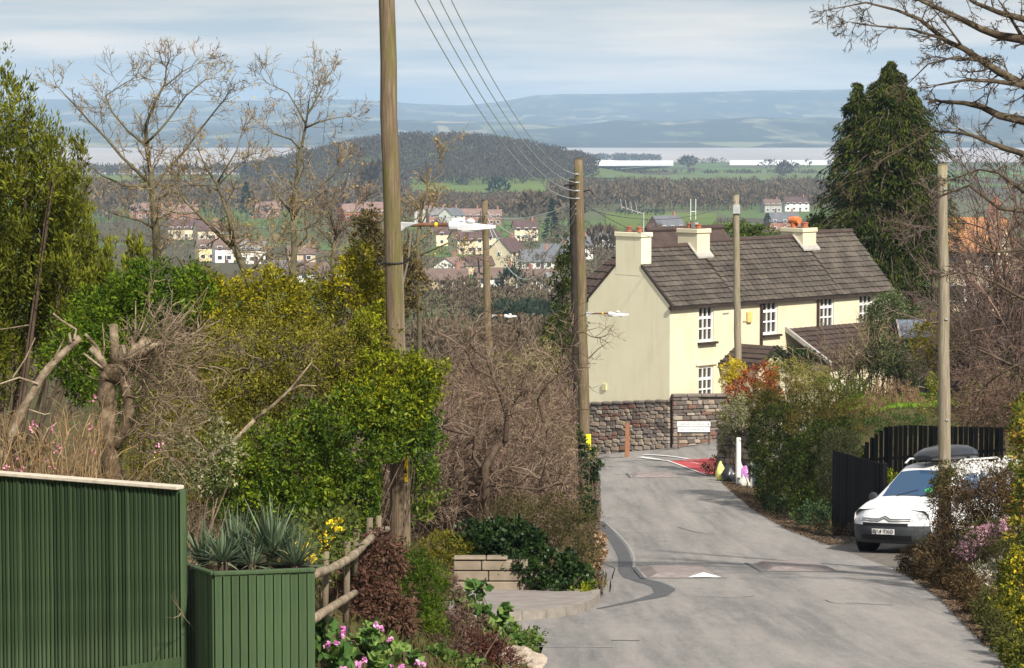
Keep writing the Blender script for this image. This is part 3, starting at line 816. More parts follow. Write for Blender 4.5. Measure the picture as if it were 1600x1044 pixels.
# the hipped rear range
R0, R1 = 4.1, 11.2
ry0, ry1 = DEP + .25, DEP + 4.9
RE, RR = EAVE - 0.15, RIDGE + 0.38
MB().box(((R0 + R1) / 2, (ry0 + ry1) / 2, RE / 2), (R1 - R0 - .4, ry1 - ry0 - .4, RE)).obj('rear_wall', CREAM_LIFTED, house)
hip = 2.0
ym = (ry0 + ry1) / 2
rr = MB().add([(R0, ry0, RE), (R1, ry0, RE), (R1, ry1, RE), (R0, ry1, RE), (R0 + hip, ym, RR), (R1 - .3, ym, RR)], [(0, 1, 5, 4), (1, 2, 5), (2, 3, 4, 5), (3, 0, 4), (3, 2, 1, 0)])
rro = rr.obj('rear_roof', TILE_D, house)
tiled_slope(rro, (R0, ry1, RE), (R0, ry0, RE), (R0 + hip, ym - .05, RR), (R0 + hip, ym + .05, RR), 9, TILE_D, seed=21)
MB().tube([(R0 + hip, ym, RR + .02), (R1 - .3, ym, RR + .02)], 0.12, 8).obj('ridge_tile', TILE_D, rro)
# chimneys
def chimney(x, y, sx, sy, ztop, zbot, pots):
    c = MB()
    c.box((x, y, (ztop + zbot) / 2), (sx, sy, ztop - zbot))
    cm_ = CREAM_LIFTED if x < 1 else CREAM
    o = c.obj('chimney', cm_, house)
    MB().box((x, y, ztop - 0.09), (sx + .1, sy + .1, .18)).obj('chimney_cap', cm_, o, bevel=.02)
    zs = zbot + (0.05 if x < 1 else 0.0)
    if x > 1:
        slope = (RIDGE - EAVE + .115 + .13) / (DEP / 2 + OV); dz_ = .13 if x < 9 else .27
        def zr(yy): return RIDGE + dz_ - slope * (DEP / 2 - yy)
        ya, yb = y - sy / 2 - .14, y - .1
        MB().hexa([(x - sx / 2 - .10, ya, zr(ya) + .03), (x + sx / 2 + .10, ya, zr(ya) + .03), (x + sx / 2 + .10, yb, zr(yb) + .03), (x - sx / 2 - .10, yb, zr(yb) + .03)],
                  [(x - sx / 2 - .10, ya, zr(ya) + .10), (x + sx / 2 + .10, ya, zr(ya) + .10), (x + sx / 2 + .10, yb, zr(yb) + .10), (x - sx / 2 - .10, yb, zr(yb) + .10)]).obj('flashing', LEAD, o)
    for (py, r, h, m, tilt) in pots:
        MB().lathe([(r * .95, 0), (r, h * .12), (r * .82, h * .2), (r * .78, h * .75), (r * .95, h * .82), (r * .9, h), (r * .6, h), (r * .6, h * .6)], (x, y + py, ztop - .005), 12).obj('chimney_pot', m, o, smooth=False)
    return o
zc1 = P(975, 363, 108.4)[2] + ZB
zc2 = P(1085, 357, 111)[2] + ZB
zc3 = P(1250, 355, 116)[2] + ZB
chimney(0.268, DEP / 2, 0.56, 1.32, zc1, RIDGE - 1.0, [(-.3, .13, .2, POT, 0), (.22, .12, .22, POT, 0)])
ch = chimney(3.75, DEP / 2, 0.75, 1.0, zc2, RIDGE - .8, [(-.24, .13, .17, POT, 0), (.22, .12, .2, POT, 0)])
MB().box((3.75, DEP / 2 - .05, zc2 + .12), (.2, .22, .22)).obj('metal_cowl', LEAD, ch)
ch3 = chimney(10.2, DEP / 2, 0.85, 1.12, zc3, RIDGE - .7, [(-.3, .17, .22, POT, 0)])
MB().lathe([(.14, 0), (.15, .22), (.16, .3), (.1, .32)], (10.2, DEP / 2 + .24, zc3), 12).obj('chimney_pot', POT_O, ch3)
MB().lathe([(.15, -.26), (.17, -.08), (.15, .2), (.1, .22)], (10.2, DEP / 2 + .24, zc3 + .28), 12, 'Y').obj('pot_cowl', POT_O, ch3)
# antenna on the gable chimney
an = MB().tube([(0.4, DEP / 2 - .4, zc1 - .5), (0.4, DEP / 2 - .4, zc1 + .75)], .02, 6)
an.tube([(0.4, DEP / 2 - .4, zc1 + .7), (0.1, DEP / 2 + .5, zc1 + .95)], .014, 5)
for k in range(4): an.tube([(0.32 - .07 * k, DEP / 2 - .15 + .2 * k, zc1 + .70 + .05 * k), (0.22 - .07 * k, DEP / 2 - .15 + .2 * k, zc1 + 1.1 + .05 * k)], .012, 4)
an.obj('aerial', grime('aluminium', (.4, .4, .4), (.55, .55, .55), 4, .4, .5), house)
# windows: frame, sashes and nine panes each
def window(x0, x1, z0, z1, sill=True):
    W, H = x1 - x0, z1 - z0
    cx, cz, t, y = (x0 + x1) / 2, (z0 + z1) / 2, .06, .10
    fr = MB()
    fr.box((x0 + t / 2, y, cz), (t, .1, H)); fr.box((x1 - t / 2, y, cz), (t, .1, H))
    fr.box((cx, y, z1 - t / 2), (W - 2 * t, .1, t)); fr.box((cx, y, z0 + t * .75), (W - 2 * t, .1, t * 1.5))
    o = fr.obj('window', WHITE, house)
    iw, ih, bz = W - 2 * t, H - 2.5 * t, z0 + 1.5 * t
    bars = MB()
    for k in (1, 2): bars.box((x0 + t + iw * k / 3, y - .015, bz + ih / 2), (.045, .05, ih))
    for k in (1, 2): bars.box((cx, y - .0175, bz + ih * k / 3), (iw, .055, .10 if k == 2 else .055))
    bars.obj('glazing_bars', WHITE, o)
    for i in range(3):
        for j in range(3):
            MB().box((x0 + t + iw * (i + .5) / 3, y + .02, bz + ih * (j + .5) / 3), (iw / 3 - .002, .02, ih / 3 - .002)).obj('pane', PANE, o)
    MB().box((cx, y + .09, cz), (W, .04, H)).obj('dark_room', BROWNTRIM, o)
    for sx in (-1, 1):
        MB().box((cx + sx * W * .36, y + .055, cz), (W * .2, .02, H * .92)).obj('curtain', LEAD, o)
    if sill: MB().box((cx + .02, -.06, z0 - .045), (W + .2, .2, .08)).obj('sill', BROWNTRIM, o)
    return o
for o_ in OPEN: window(o_[0], o_[1], o_[2], min(o_[3], EAVE - .02), sill=o_[4])
MB().box((2.07, -.02, P(1100, 569, 108.5)[2] + ZB), (1.2, .09, .07)).obj('drip_moulding', CREAM, house)
for xx in (5.28, 8.78):
    MB().tube([(xx, -.07, EAVE - .2), (xx, -.07, EAVE - 2.2)], .055, 8).obj('drainpipe', BROWNTRIM, house)
MB().box((4.55, -.06, P(1172, 496, 110)[2] + ZB), (.26, .11, .42)).obj('alarm_box', grime('yellow_plastic', (.75, .5, .16), (.8, .56, .2), 4, .5), house, bevel=.02)
MB().box((-0.03, 3.35, P(948, 606, 109)[2] + ZB), (.06, .2, .25)).obj('wall_vent', grime('vent', (.6, .55, .3), (.66, .6, .36), 4), house)
for (s_, yy) in ((3.0, 490), (4.2, 505)):
    MB().box((s_ + .2, -.03, P(1140, yy, 109)[2] + ZB), (.35, .03, .03)).obj('wire_bracket', LEAD, house)
# porch with its own gable, and the lean-to beside it
pz_r, pz_e = P(1150, 537, 109.7)[2] + ZB, P(1140, 566, 108.6)[2] + ZB
ps, ph, pl = 3.95, 1.12, 1.75
porch = MB()
porch.box((ps - ph + .22, -pl / 2, pz_e / 2), (.2, pl, pz_e)); porch.box((ps + ph - .22, -pl / 2, pz_e / 2), (.2, pl, pz_e))
porch.prism([(ps - ph + .12, -pl, 0), (ps - .42, -pl, 0), (ps - .42, -pl, pz_e - .3), (ps + .42, -pl, pz_e - .3), (ps + .42, -pl, 0), (ps + ph - .12, -pl, 0), (ps + ph - .12, -pl, pz_e), (ps, -pl, pz_r - .1), (ps - ph + .12, -pl, pz_e)], (0, .18, 0))
po_ = porch.obj('porch', CREAM, house)
pr = MB().prism([(ps - ph, -pl - .2, pz_e - .06), (ps, -pl - .2, pz_r), (ps + ph, -pl - .2, pz_e - .06), (ps + ph - .08, -pl - .2, pz_e - .12), (ps, -pl - .2, pz_r - .14), (ps - ph + .08, -pl - .2, pz_e - .12)], (0, pl + .2, 0)).obj('porch_roof', TILE_D, po_)
tm = MB()
for sgn in (-1, 1):
    tm.prism([(ps + sgn * (ph + .02), -pl - .24, pz_e - .2), (ps, -pl - .24, pz_r - .12), (ps, -pl - .24, pz_r + .05), (ps + sgn * (ph + .02), -pl - .24, pz_e - .02)], (0, .06, 0))
tm.box((ps - ph - .02, -pl / 2, pz_e - .1), (.08, pl + .3, .12))
tm.obj('porch_fascia', BROWNTRIM, po_)
for k in range(4):
    t = (k + .2) / 4
    MB().box((ps - ph * (1 - t) + .02, -pl / 2 - .1, pz_e - .02 + (pz_r - pz_e) * t + .03), (.05, pl + .2, .035)).obj('tile_course', TILE, po_)
lz = P(1232, 514, 112.0)[2] + ZB
lt = MB().prism([(6.9, 0.0, lz), (6.9, -2.3, lz - 1.25), (6.9, -2.3, lz - 1.4), (6.9, 0, lz - .15)], (6.2, 0, 0)).obj('lean_to_roof', TILE_D, house)
tiled_slope(lt, (6.9, -2.35, lz - 1.26), (13.1, -2.35, lz - 1.26), (13.1, 0, lz + .01), (6.9, 0, lz + .01), 8, TILE_D, seed=33)
MB().box((10, -1.1, (lz - 1.3) / 2), (6, 2.0, lz - 1.35)).obj('lean_to_wall', CREAM, house)
MB().prism([(6.78, -.02, lz + .1), (6.78, -2.3, lz - 1.15), (6.78, -2.3, lz - 1.3), (6.78, -.02, lz - .1)], (.1, 0, 0)).obj('lean_to_flashing', LEAD, house)

# ------------------------------------------------------------------ stone walls below the cottage
def stone_mesh(seed):
    r = random.Random(seed)
    bm = bmesh.new(); bmesh.ops.create_cube(bm, size=1.0)
    bmesh.ops.bevel(bm, geom=list(bm.edges), offset=0.16, segments=1, affect='EDGES')
    for v in bm.verts: v.co += Vector((r.uniform(-.07, .07), r.uniform(-.06, .06), r.uniform(-.07, .07)))
    me = bpy.data.meshes.new('stone'); bm.to_mesh(me); bm.free(); return me
STONE_M = [grime('stone_%s' % n, a, b, 5, .92, .1, bumpy=.5, bscale=20) for n, a, b in (
    ('buff', (.24, .19, .145), (.36, .29, .22)), ('grey', (.17, .145, .13), (.25, .215, .195)), ('red', (.17, .10, .08), (.25, .15, .115)), ('dark', (.10, .082, .07), (.15, .125, .11)), ('pale', (.30, .25, .205), (.40, .34, .28)))]
STONES = []
for k in range(15):
    me = stone_mesh(k); me.materials.append(STONE_M[k % 5]); STONES.append(me)
MORTAR = grime('mortar', (.12, .095, .08), (.20, .165, .14), 3, .95, .1, bumpy=.4, bscale=14)
def stone_wall(label, a, b, z0a, z0b, z1a, z1b, thick, row_h, len_r, weights, seed, cope_m, name='stone_wall'):
    """a coursed rubble wall from a to b (plan points); stones face the camera side"""
    r = random.Random(seed)
    a, b = Vector((a[0], a[1], 0)), Vector((b[0], b[1], 0))
    L = (b - a).length; t = (b - a) / L; n = Vector((t.y, -t.x, 0))
    ang = math.atan2(t.y, t.x)
    wl_ = thing(name, label, 'wall', (a.x, a.y, min(z0a, z0b)), ang)
    zb = min(z0a, z0b)
    MB().hexa([(0, 0, z0a - zb - .3), (L, 0, z0b - zb - .3), (L, thick, z0b - zb - .3), (0, thick, z0a - zb - .3)], [(0, 0, z1a - zb), (L, 0, z1b - zb), (L, thick, z1b - zb), (0, thick, z1a - zb)]).obj('mortar_core', MORTAR, wl_)
    H = max(z1a - z0a, z1b - z0b); z = -0.1
    while True:
        h = row_h * r.uniform(.75, 1.3)
        x = r.uniform(-.1, 0)
        done = True
        while x < L - .08:
            ln = min(r.uniform(*len_r), L - x)
            f = (x + ln / 2) / L
            zlo, zhi = (z0a * (1 - f) + z0b * f) - zb, (z1a * (1 - f) + z1b * f) - zb
            zc = zlo + z + h / 2
            if zc + h * .45 < zhi:
                done = False
                if ln > .1:
                    k = r.choices(range(5), weights(f, (zc - zlo) / max(zhi - zlo, .1)))[0] + 5 * r.randrange(3)
                    piece('stone', STONES[k], None, wl_, (max(x, 0) + ln / 2, r.uniform(-.012, .02), zc + r.uniform(-.01, .01)), r.uniform(-.05, .05), (ln * .97, .17, h * .93))
            x += ln
        z += h
        if done or z > H + .3: break
    for i in range(int(L / .55) + 1):
        x0, x1 = i * .55, min((i + 1) * .55 - .02, L)
        if x1 - x0 < .1: continue
        f = ((x0 + x1) / 2) / L; zt_ = z1a * (1 - f) + z1b * f - zb
        MB().box(((x0 + x1) / 2, thick / 2 - .04, zt_ + .04), (x1 - x0, thick + .16, .085)).obj('coping_stone', cope_m, wl_, bevel=.012)
    return wl_
COPE = grime('coping', (.13, .11, .095), (.22, .19, .165), 4, .95)
gl = (C0[0] - DEP * .735, C0[1] + DEP * .735)
gr = (C0[0] + .02, C0[1] - .16)
gl = (gl[0] - .1, gl[1] - .16)
za0, zb0 = P(935, 715, gl[1])[2], P(1047, 709, gr[1])[2]
za1, zb1 = P(925, 629, gl[1])[2], P(1047, 624, gr[1])[2]
stone_wall('rubble stone retaining wall carrying the blank cream gable', gl, gr, za0, zb0, za1 - .09, zb1 - .09, .35, .15, (.18, .5),
           lambda f, h: [3, 3, 4 if .25 < f < .7 and h > .35 else 1, 1 + 3 * (f < .3), 3 if (h < .6 and f > .4) else .4], 3, COPE)
wr0, wr1 = (C0[0] + .10, C0[1] - .30), (C0[0] + 3.9, C0[1] + .10)
stone_wall('low stone wall behind the street name sign', wr0, wr1, P(1047, 709, wr0[1])[2], P(1128, 704, wr1[1])[2], P(1047, 620, wr0[1])[2], P(1128, 619, wr1[1])[2], .35, .15, (.16, .42),
           lambda f, h: [3 if h < .45 else .8, 3, .6, 4 if h > .5 else .6, 1], 5, COPE)

def knotty(pts, rad, seed=0, amp=.10, wig=.02):
    """a bent, lumpy limb: the polyline refined and its radius and course roughened"""
    r_ = np.random.default_rng(seed); pts = np.array(pts, float); n = len(pts); k = np.linspace(0, n - 1, (n - 1) * 5 + 1)
    q = np.stack([np.interp(k, range(n), pts[:, j]) for j in range(3)], 1); w_ = np.interp(k, range(n), rad)
    for _ in range(2): q[1:-1] = (q[:-2] + 2 * q[1:-1] + q[2:]) / 4
    q[1:-1] += r_.normal(size=q[1:-1].shape) * wig * w_.mean() * 6
    return [tuple(v) for v in q], list(w_ * (1 + amp * r_.normal(size=len(w_))))
# ------------------------------------------------------------------ telegraph poles, lamps, wires
def m_pole(nt, out):
    b = principled(nt, out, 0.9, 0.15)
    c = ramp(nt, noise(nt, 7, 6, 0.65, (6, 6, 0.35)), [(0.3, (0.085, 0.062, 0.042)), (0.5, (0.17, 0.125, 0.082)), (0.7, (0.27, 0.21, 0.14))])
    gmask = ramp(nt, noise(nt, 2.2, 4, 0.6, (3, 3, 0.5)), [(0.5, (0, 0, 0)), (0.64, (0.7, 0.7, 0.7))])
    nt.links.new(mixc(nt, gmask, c, (0.13, 0.13, 0.035)), b.inputs['Base Color'])
    bump(nt, b, noise(nt, 16, 4, 0.7, (5, 5, 0.25)), 0.6, 0.02)
POLE = mat('pole_wood', m_pole)
def m_pole2(nt, out):
    b = principled(nt, out, 0.9, 0.15)
    c = ramp(nt, noise(nt, 7, 6, 0.65, (6, 6, 0.3)), [(0.3, (0.17, 0.14, 0.10)), (0.5, (0.28, 0.24, 0.175)), (0.7, (0.38, 0.335, 0.25))])
    gmask = ramp(nt, noise(nt, 2.0, 4, 0.6, (3, 3, 0.4)), [(0.55, (0, 0, 0)), (0.7, (0.6, 0.6, 0.6))])
    nt.links.new(mixc(nt, gmask, c, (0.19, 0.18, 0.06)), b.inputs['Base Color'])
    bump(nt, b, noise(nt, 16, 4, 0.7, (5, 5, 0.25)), 0.6, 0.02)
POLE2 = mat('pole_wood_pale', m_pole2)
POLE_D = grime('pole_dark', (0.025, 0.02, 0.016), (0.05, 0.042, 0.035), 4, 0.9)
STEEL = grime('galvanised', (.36, .37, .38), (.5, .51, .52), 6, .5, .4, metal=.3)
RUST = grime('rusty_steel', (.11, .05, .03), (.20, .10, .06), 9, .8)
POSTG = grime('old_cable', (.16, .14, .11), (.24, .21, .17), 5, .7)
LAMPW = grime('lamp_white', (.52, .54, .55), (.62, .63, .63), 3, .4, .4)
BLACK = grime('black_iron', (.015, .015, .015), (.03, .03, .03), 5, .6)
YEL = grime('yellow_plate', (.80, .50, .02), (.86, .57, .03), 2, .45)
YEL2 = grime('bright_yellow_plate', (.85, .72, .02), (.88, .76, .03), 2, .45)
def pole(name, label, pxt, pyt, pxb, d, r0, r1, m, extra=0.0):
    top = P(pxt, pyt, d); bx = (pxb - 800) / F * d
    gz = float(ZG(bx, d))
    t = thing(name, label, 'telegraph pole', (bx, d, gz))
    rel = top - np.array([bx, d, gz])
    n = 14; rs = random.Random(int(pxt))
    pts = [rel * k / n for k in range(n + 1)]
    pts = [(p[0] + rs.uniform(-.012, .012), p[1], p[2] - (.35 if k == 0 else 0)) for k, p in enumerate(pts)]
    MB().tube(pts, [r0 + (r1 - r0) * k / n for k in range(n + 1)], 14).obj('shaft', m, t, smooth=True)
    MB().tube([rel - np.array([0, 0, .02]), rel + np.array([0, 0, .02])], [r1 * 1.04, r1 * .8], 14).obj('cap', POLE_D, t)
    return t, rel, (lambda py: (np.array(rel) * ((P(pxb, py, d)[2] - gz) / rel[2])))
def plate(t, at, d_off, size, m, name='warning_plate', mark=True):
    o = MB().box((at[0] + d_off[0], at[1] + d_off[1], at[2]), size).obj(name, m, t, bevel=.004)
    return o
D1 = 35.6
p1, rel1, on1 = pole('telegraph_pole', 'tall brown telegraph pole with yellow warning plate beside the green laurel', 600, -150, 628, D1, .135, .095, POLE)
a = on1(733)
wp = plate(p1, a, (.075, -.10, 0), (.082, .02, .30), YEL)
tri = MB().prism([(a[0] + .062, a[1] - .114, a[2] - .04), (a[0] + .108, a[1] - .114, a[2] - .04), (a[0] + .085, a[1] - .114, a[2] + .05)], (0, .003, 0)).obj('warning_symbol', BLACK, wp)
MB().box((a[0] + .085, a[1] - .1125, a[2] - .075), (.045, .003, .012)).obj('warning_text', BLACK, wp)
a = on1(698); plate(p1, a, (.05, -.105, 0), (.06, .02, .07), STEEL, 'number_plate')
a = on1(411); MB().lathe([(.128, -.012), (.133, 0), (.128, .012)], tuple(a), 14).obj('steel_band', BLACK, p1)
MB().tube([a + np.array([.12, -.02, 0]), a + np.array([.2, -.05, .06]), a + np.array([.235, -.05, .11])], .012, 5).obj('band_hook', BLACK, p1)
a = on1(606); MB().box((a[0] + .30, a[1] - .02, a[2]), (.06, .05, .19)).obj('bracket_box', grime('blue_grey', (.16, .2, .23), (.24, .28, .31), 4, .5), p1, bevel=.006)
MB().tube([(a[0] + .1, a[1], a[2] - .03), (a[0] + .28, a[1] - .02, a[2] - .03)], .012, 6).obj('bracket_arm', STEEL, p1)
MB().box((a[0] + .30, a[1] - .02, a[2] + .10), (.07, .06, .02)).obj('bracket_cap', LAMPW, p1)
cl = [on1(y) + np.array([.112 + .002 * math.sin(y), -.045, 0]) for y in range(400, 840, 20)]
MB().tube(cl, .011, 6).obj('cable_guard', POSTG, p1)
D2 = 75.0
p2, rel2, on2 = pole('telegraph_pole', 'mossy telegraph pole with four pale wires in front of the cream gable', 904, 248, 916, D2, .16, .115, POLE)
a = on2(690); plate(p2, a, (.10, -.16, 0), (.14, .02, .42), YEL2)
for k, py in enumerate((272, 285, 298, 310)):
    a = on2(py); MB().tube([a + np.array([-.10, -.16, .0]), a + np.array([.0, -.1, .0])], .022, 6).obj('insulator', STEEL, p2)
a = on2(300)
MB().tube([a + np.array([.1, 0, 0]), a + np.array([.28, -.05, .06]), a + np.array([.36, -.05, -.05])], .02, 5).obj('cable_hook', BLACK, p2)
p2b, rel2b, on2b = pole('telegraph_pole', 'dark telegraph pole standing close against the mossy four-wire pole', 895, 280, 906, D2 + 1.2, .135, .10, POLE_D)
a = on2b(293); MB().tube([a + np.array([-.25, -.1, .05]), a + np.array([.2, -.1, .1])], .03, 5).obj('cross_arm', BLACK, p2b)
D3 = 104.0
p3, rel3, on3 = pole('telegraph_pole', 'weathered telegraph pole among the twiggy thicket in front of the town', 757, 313, 768, D3, .17, .11, POLE)
a = on3(415); MB().tube([a + np.array([-.16, -.14, .2]), a + np.array([-.3, -.14, .3]), a + np.array([-.25, -.14, -.25]), a + np.array([-.12, -.14, -.3])], .03, 6).obj('cable_loop', BLACK, p3)
D4 = 95.0
p4, rel4, on4 = pole('telegraph_pole', 'slender telegraph pole in front of the cottage porch', 1150, 304, 1157, D4, .135, .10, POLE2)
a = on4(327); MB().box((a[0], a[1] - .11, a[2]), (.24, .1, .3)).obj('junction_box', STEEL, p4, bevel=.01)
D5 = 50.0
p5, rel5, on5 = pole('telegraph_pole', 'pale weathered telegraph pole standing in front of the white van', 1473, 256, 1484, D5, .118, .088, POLE2)
for py in (295, 498, 655):
    a = on5(py); MB().box((a[0] + .03, a[1] - .10, a[2]), (.05, .05, .025)).obj('step_bolt', STEEL, p5)

def street_lamp(label, at, d, ext, k=1.0, rust=True):
    """a lantern on a bracket arm fixed to a pole at world point at, reaching ext metres to the right"""
    t = thing('street_lamp', label, 'street lamp', tuple(at))
    MB().hexa([(-.02, -.05, -.09), (.06, -.04, -.02), (.06, .04, -.02), (-.02, .05, -.09)], [(-.02, -.05, .06), (.24 * k, -.03, .045), (.24 * k, .03, .045), (-.02, .05, .06)]).obj('bracket', STEEL, t, bevel=.01)
    MB().tube([(.12 * k, 0, .02), (ext * .52, 0, .025)], .025 * k, 8).obj('arm', RUST, t)
    MB().tube([(ext * .36, 0, .023), (ext * .39, 0, .023)], .029 * k, 8).obj('reflector_band', YEL, t)
    n = MB()
    n.lathe([(.045, ext * .5), (.066, ext * .515), (.066, ext * .60), (.045, ext * .615)], (0, 0, .005), 12, 'X')
    n.obj('lantern_neck', LAMPW, t, smooth=False)
    prof = [(.60, .05, .055, -.04), (.66, .07, .055, -.045), (.80, .10, .042, -.042), (.87, .11, .03, -.03), (.95, .09, .022, -.02), (1.0, .05, .018, -.018)]
    vs, fs = [], []
    for x, hw, zt_, zb_ in prof:
        vs += [(x * ext, -hw, zb_ * k), (x * ext, hw, zb_ * k), (x * ext, hw * .9, zt_ * .4 * k), (x * ext, 0, zt_ * k), (x * ext, -hw * .9, zt_ * .4 * k)]
    for i in range(len(prof) - 1):
        for j in range(5): fs.append((i * 5 + j, i * 5 + (j + 1) % 5, i * 5 + 5 + (j + 1) % 5, i * 5 + 5 + j))
    fs += [(4, 3, 2, 1, 0), tuple(len(vs) - 5 + j for j in range(5))]
    MB().add(vs, fs).obj('lantern', LAMPW, t)
    MB().lathe([(.045, .04), (.06, .055), (.06, .07), (.04, .09), (.02, .10)], (ext * .735, 0, 0), 12).obj('photocell', LAMPW, t)
    MB().box((ext * .735, 0, -.05), (ext * .18, .16, .02)).obj('lens', grime('lens', (.35, .36, .36), (.45, .46, .46), 5, .2, .5), t)
    return t
a1 = ROOT_O[p1.name] + on1(354) + np.array([.10, 0, 0])
street_lamp('white street lamp lantern on a rusty arm fixed to the tall pole by the laurel', a1, D1, 1.19)
MB().tube([(.13, .02, -.05), (.10, .02, -.4), (.01, -.02, -.8)], .012, 5).obj('supply_cable', POSTG, bpy.data.objects['street_lamp'])
a2 = ROOT_O[p2.name] + on2(491) + np.array([.13, -.05, 0])
street_lamp('white street lamp lantern on a short arm in front of the cream gable', a2, D2, 1.12, .9)
a3 = ROOT_O[p3.name] + on3(494) + np.array([.15, 0, 0])
street_lamp('small white street lamp lantern showing above the thicket', a3, D3, .92, .9)

WIRE = grime('wire', (.42, .52, .50), (.54, .62, .60), 2, .5, .3)
WIRE_D = grime('wire_dark', (.06, .06, .06), (.1, .1, .1), 2, .6)
def wire(p, q, sag, r, m, label, group):
    p, q = np.asarray(p, float), np.asarray(q, float)
    n = 40
    ts = np.linspace(0, 1, n + 1)
    pts = p[None] * (1 - ts)[:, None] + q[None] * ts[:, None]
    pts[:, 2] -= sag * 4 * ts * (1 - ts)
    o = MB().tube([pt - p for pt in pts], r, 5).obj('overhead_wire', m, None, tuple(p))
    return prop(o, label, 'wire', group)
for k, (zz_, py) in enumerate(((0.10, 272), (.28, 285), (.46, 298), (.64, 310))):
    top = ROOT_O[p1.name] + rel1
    wire(ROOT_O[p2.name] + on2(py) + np.array([-.1, -.15, 0]), top + np.array([.1 - .03 * k + .1, .02, 0.35 - zz_ * 1.6]), .75, .0085, WIRE, 'pale wire sagging from the mossy pole to the tall pole', 'wires between the mossy pole and the tall pole')
for k, (py, py2, sg) in enumerate(((330, 318, .9), (340, 326, 1.5), (348, 334, 1.9))):
    wire(ROOT_O[p3.name] + on3(py) + np.array([.1, -.1, 0]), ROOT_O[p2.name] + on2(py2) + np.array([-.1, -.1, 0]), sg, .012, WIRE, 'pale wire looping from the weathered pole to the mossy pole', 'wires between the weathered pole and the mossy pole')
far_wire = P(600, 300, 150)
wire(ROOT_O[p3.name] + on3(337), ROOT_O[p2b.name] + on2b(318), .25, .012, WIRE, 'thin taut wire between the weathered pole and the dark pole', None)
hb = np.array(house.location) + np.array(Matrix.Rotation(ANG, 3, 'Z') @ Vector((.2, .3, zc1 - .3)))
wire(ROOT_O[p2.name] + on2(318) + np.array([.1, 0, 0]), hb, .15, .010, WIRE_D, 'thin dark wire from the mossy pole to the gable chimney', None)
wire(ROOT_O[p4.name] + on4(318), np.array(house.location) + np.array(Matrix.Rotation(ANG, 3, 'Z') @ Vector((4.4, -.1, zc2 - .2))), .1, .009, WIRE_D, 'thin dark wire from the slender pole to the middle chimney', None)
wire(ROOT_O[p4.name] + on4(314), ROOT_O[p2.name] + on2(325) + np.array([.1, 0, 0]), .45, .010, WIRE_D, 'thin dark wire from the slender pole to the mossy pole', None)
wire(ROOT_O[p3.name] + on3(330), P(632, 314, 190), .6, .014, WIRE, 'pale wire running from the weathered pole towards the valley houses', None)

# ------------------------------------------------------------------ the parked van
VANW = grime('van_white', (.66, .67, .69), (.71, .72, .73), 1.5, .25, .5)
VAND = grime('van_black_plastic', (.028, .032, .038), (.045, .05, .056), 4, .55, .3)
VANK = grime('van_dark', (.008, .008, .009), (.014, .014, .015), 4, .6)
CHROME = grime('chrome', (.35, .36, .37), (.5, .51, .52), 3, .25, .5, metal=.7)
def m_vglass(nt, out):
    b = principled(nt, out, .05, .6)
    b.inputs['Base Color'].default_value = (.03, .07, .14, 1)
VGL = mat('van_glass', m_vglass)
def m_lens(nt, out):
    b = principled(nt, out, .12, .6, .25)
    nt.links.new(ramp(nt, noise(nt, 14, 2), [(.35, (.36, .38, .41)), (.65, (.72, .73, .72))]), b.inputs['Base Color'])
LENS = mat('headlamp_lens', m_lens)
fp = hit(1384, 866)
yaw = math.radians(37)
fw = np.array([-math.sin(yaw), -math.cos(yaw)]); lf = np.array([-fw[1], fw[0]])
vc = fp[:2] - fw * 2.1
def gz2(p): return float(ZG(p[0], p[1])) + .0
zf = (gz2(vc + fw * 1.35 + lf * .75) + gz2(vc + fw * 1.35 - lf * .75)) / 2; zr = (gz2(vc - fw * 1.35 + lf * .75) + gz2(vc - fw * 1.35 - lf * .75)) / 2
zl = (gz2(vc + lf * .75 + fw * 1.35) + gz2(vc + lf * .75 - fw * 1.35)) / 2; zq = (gz2(vc - lf * .75 + fw * 1.35) + gz2(vc - lf * .75 - fw * 1.35)) / 2
vx = Vector((fw[0] * 2.7, fw[1] * 2.7, zf - zr)).normalized(); vy = Vector((lf[0] * 1.5, lf[1] * 1.5, zl - zq)).normalized()
vz = vx.cross(vy).normalized(); vy = vz.cross(vx)
van = thing('parked_van', 'white van with black bumper and roof bars parked nose out on the drive', 'van', (vc[0], vc[1], (zf + zr) / 2 - .005))
van.rotation_euler = Matrix((vx, vy, vz)).transposed().to_euler()
def smoothgrid(name, pts, m, parent=van, solid=0.0):
    """pts: rows x cols of points"""
    A = np.array(pts, float)
    me = np_mesh(name, A.reshape(-1, 3), sheet_quads(A.shape[0], A.shape[1]))
    bm = bmesh.new(); bm.from_mesh(me); bmesh.ops.recalc_face_normals(bm, faces=bm.faces); bm.to_mesh(me); bm.free()
    o = link_mesh(name, me, m, parent, smooth=True)
    return o
_sx = [-2.19, -2.12, -1.9, -1.0, -.2, .15, .36, 1.10, 1.22, 1.5, 1.86]
_st = {'top': [1.45, 1.66, 1.76, 1.80, 1.79, 1.74, 1.66, 1.12, 1.08, 1.03, .90], 'wt': [.66, .68, .70, .70, .69, .67, .65, .78, .80, .80, .78],
       'w': [.84, .88, .90, .905, .905, .905, .905, .905, .905, .90, .87], 'belt': [1.02, 1.03, 1.04, 1.04, 1.03, 1.02, 1.01, .98, .96, .90, .82], 'bot': [.30, .27, .25, .24, .24, .24, .24, .24, .24, .24, .24]}
def sv(k, x): return np.interp(x, _sx, _st[k])
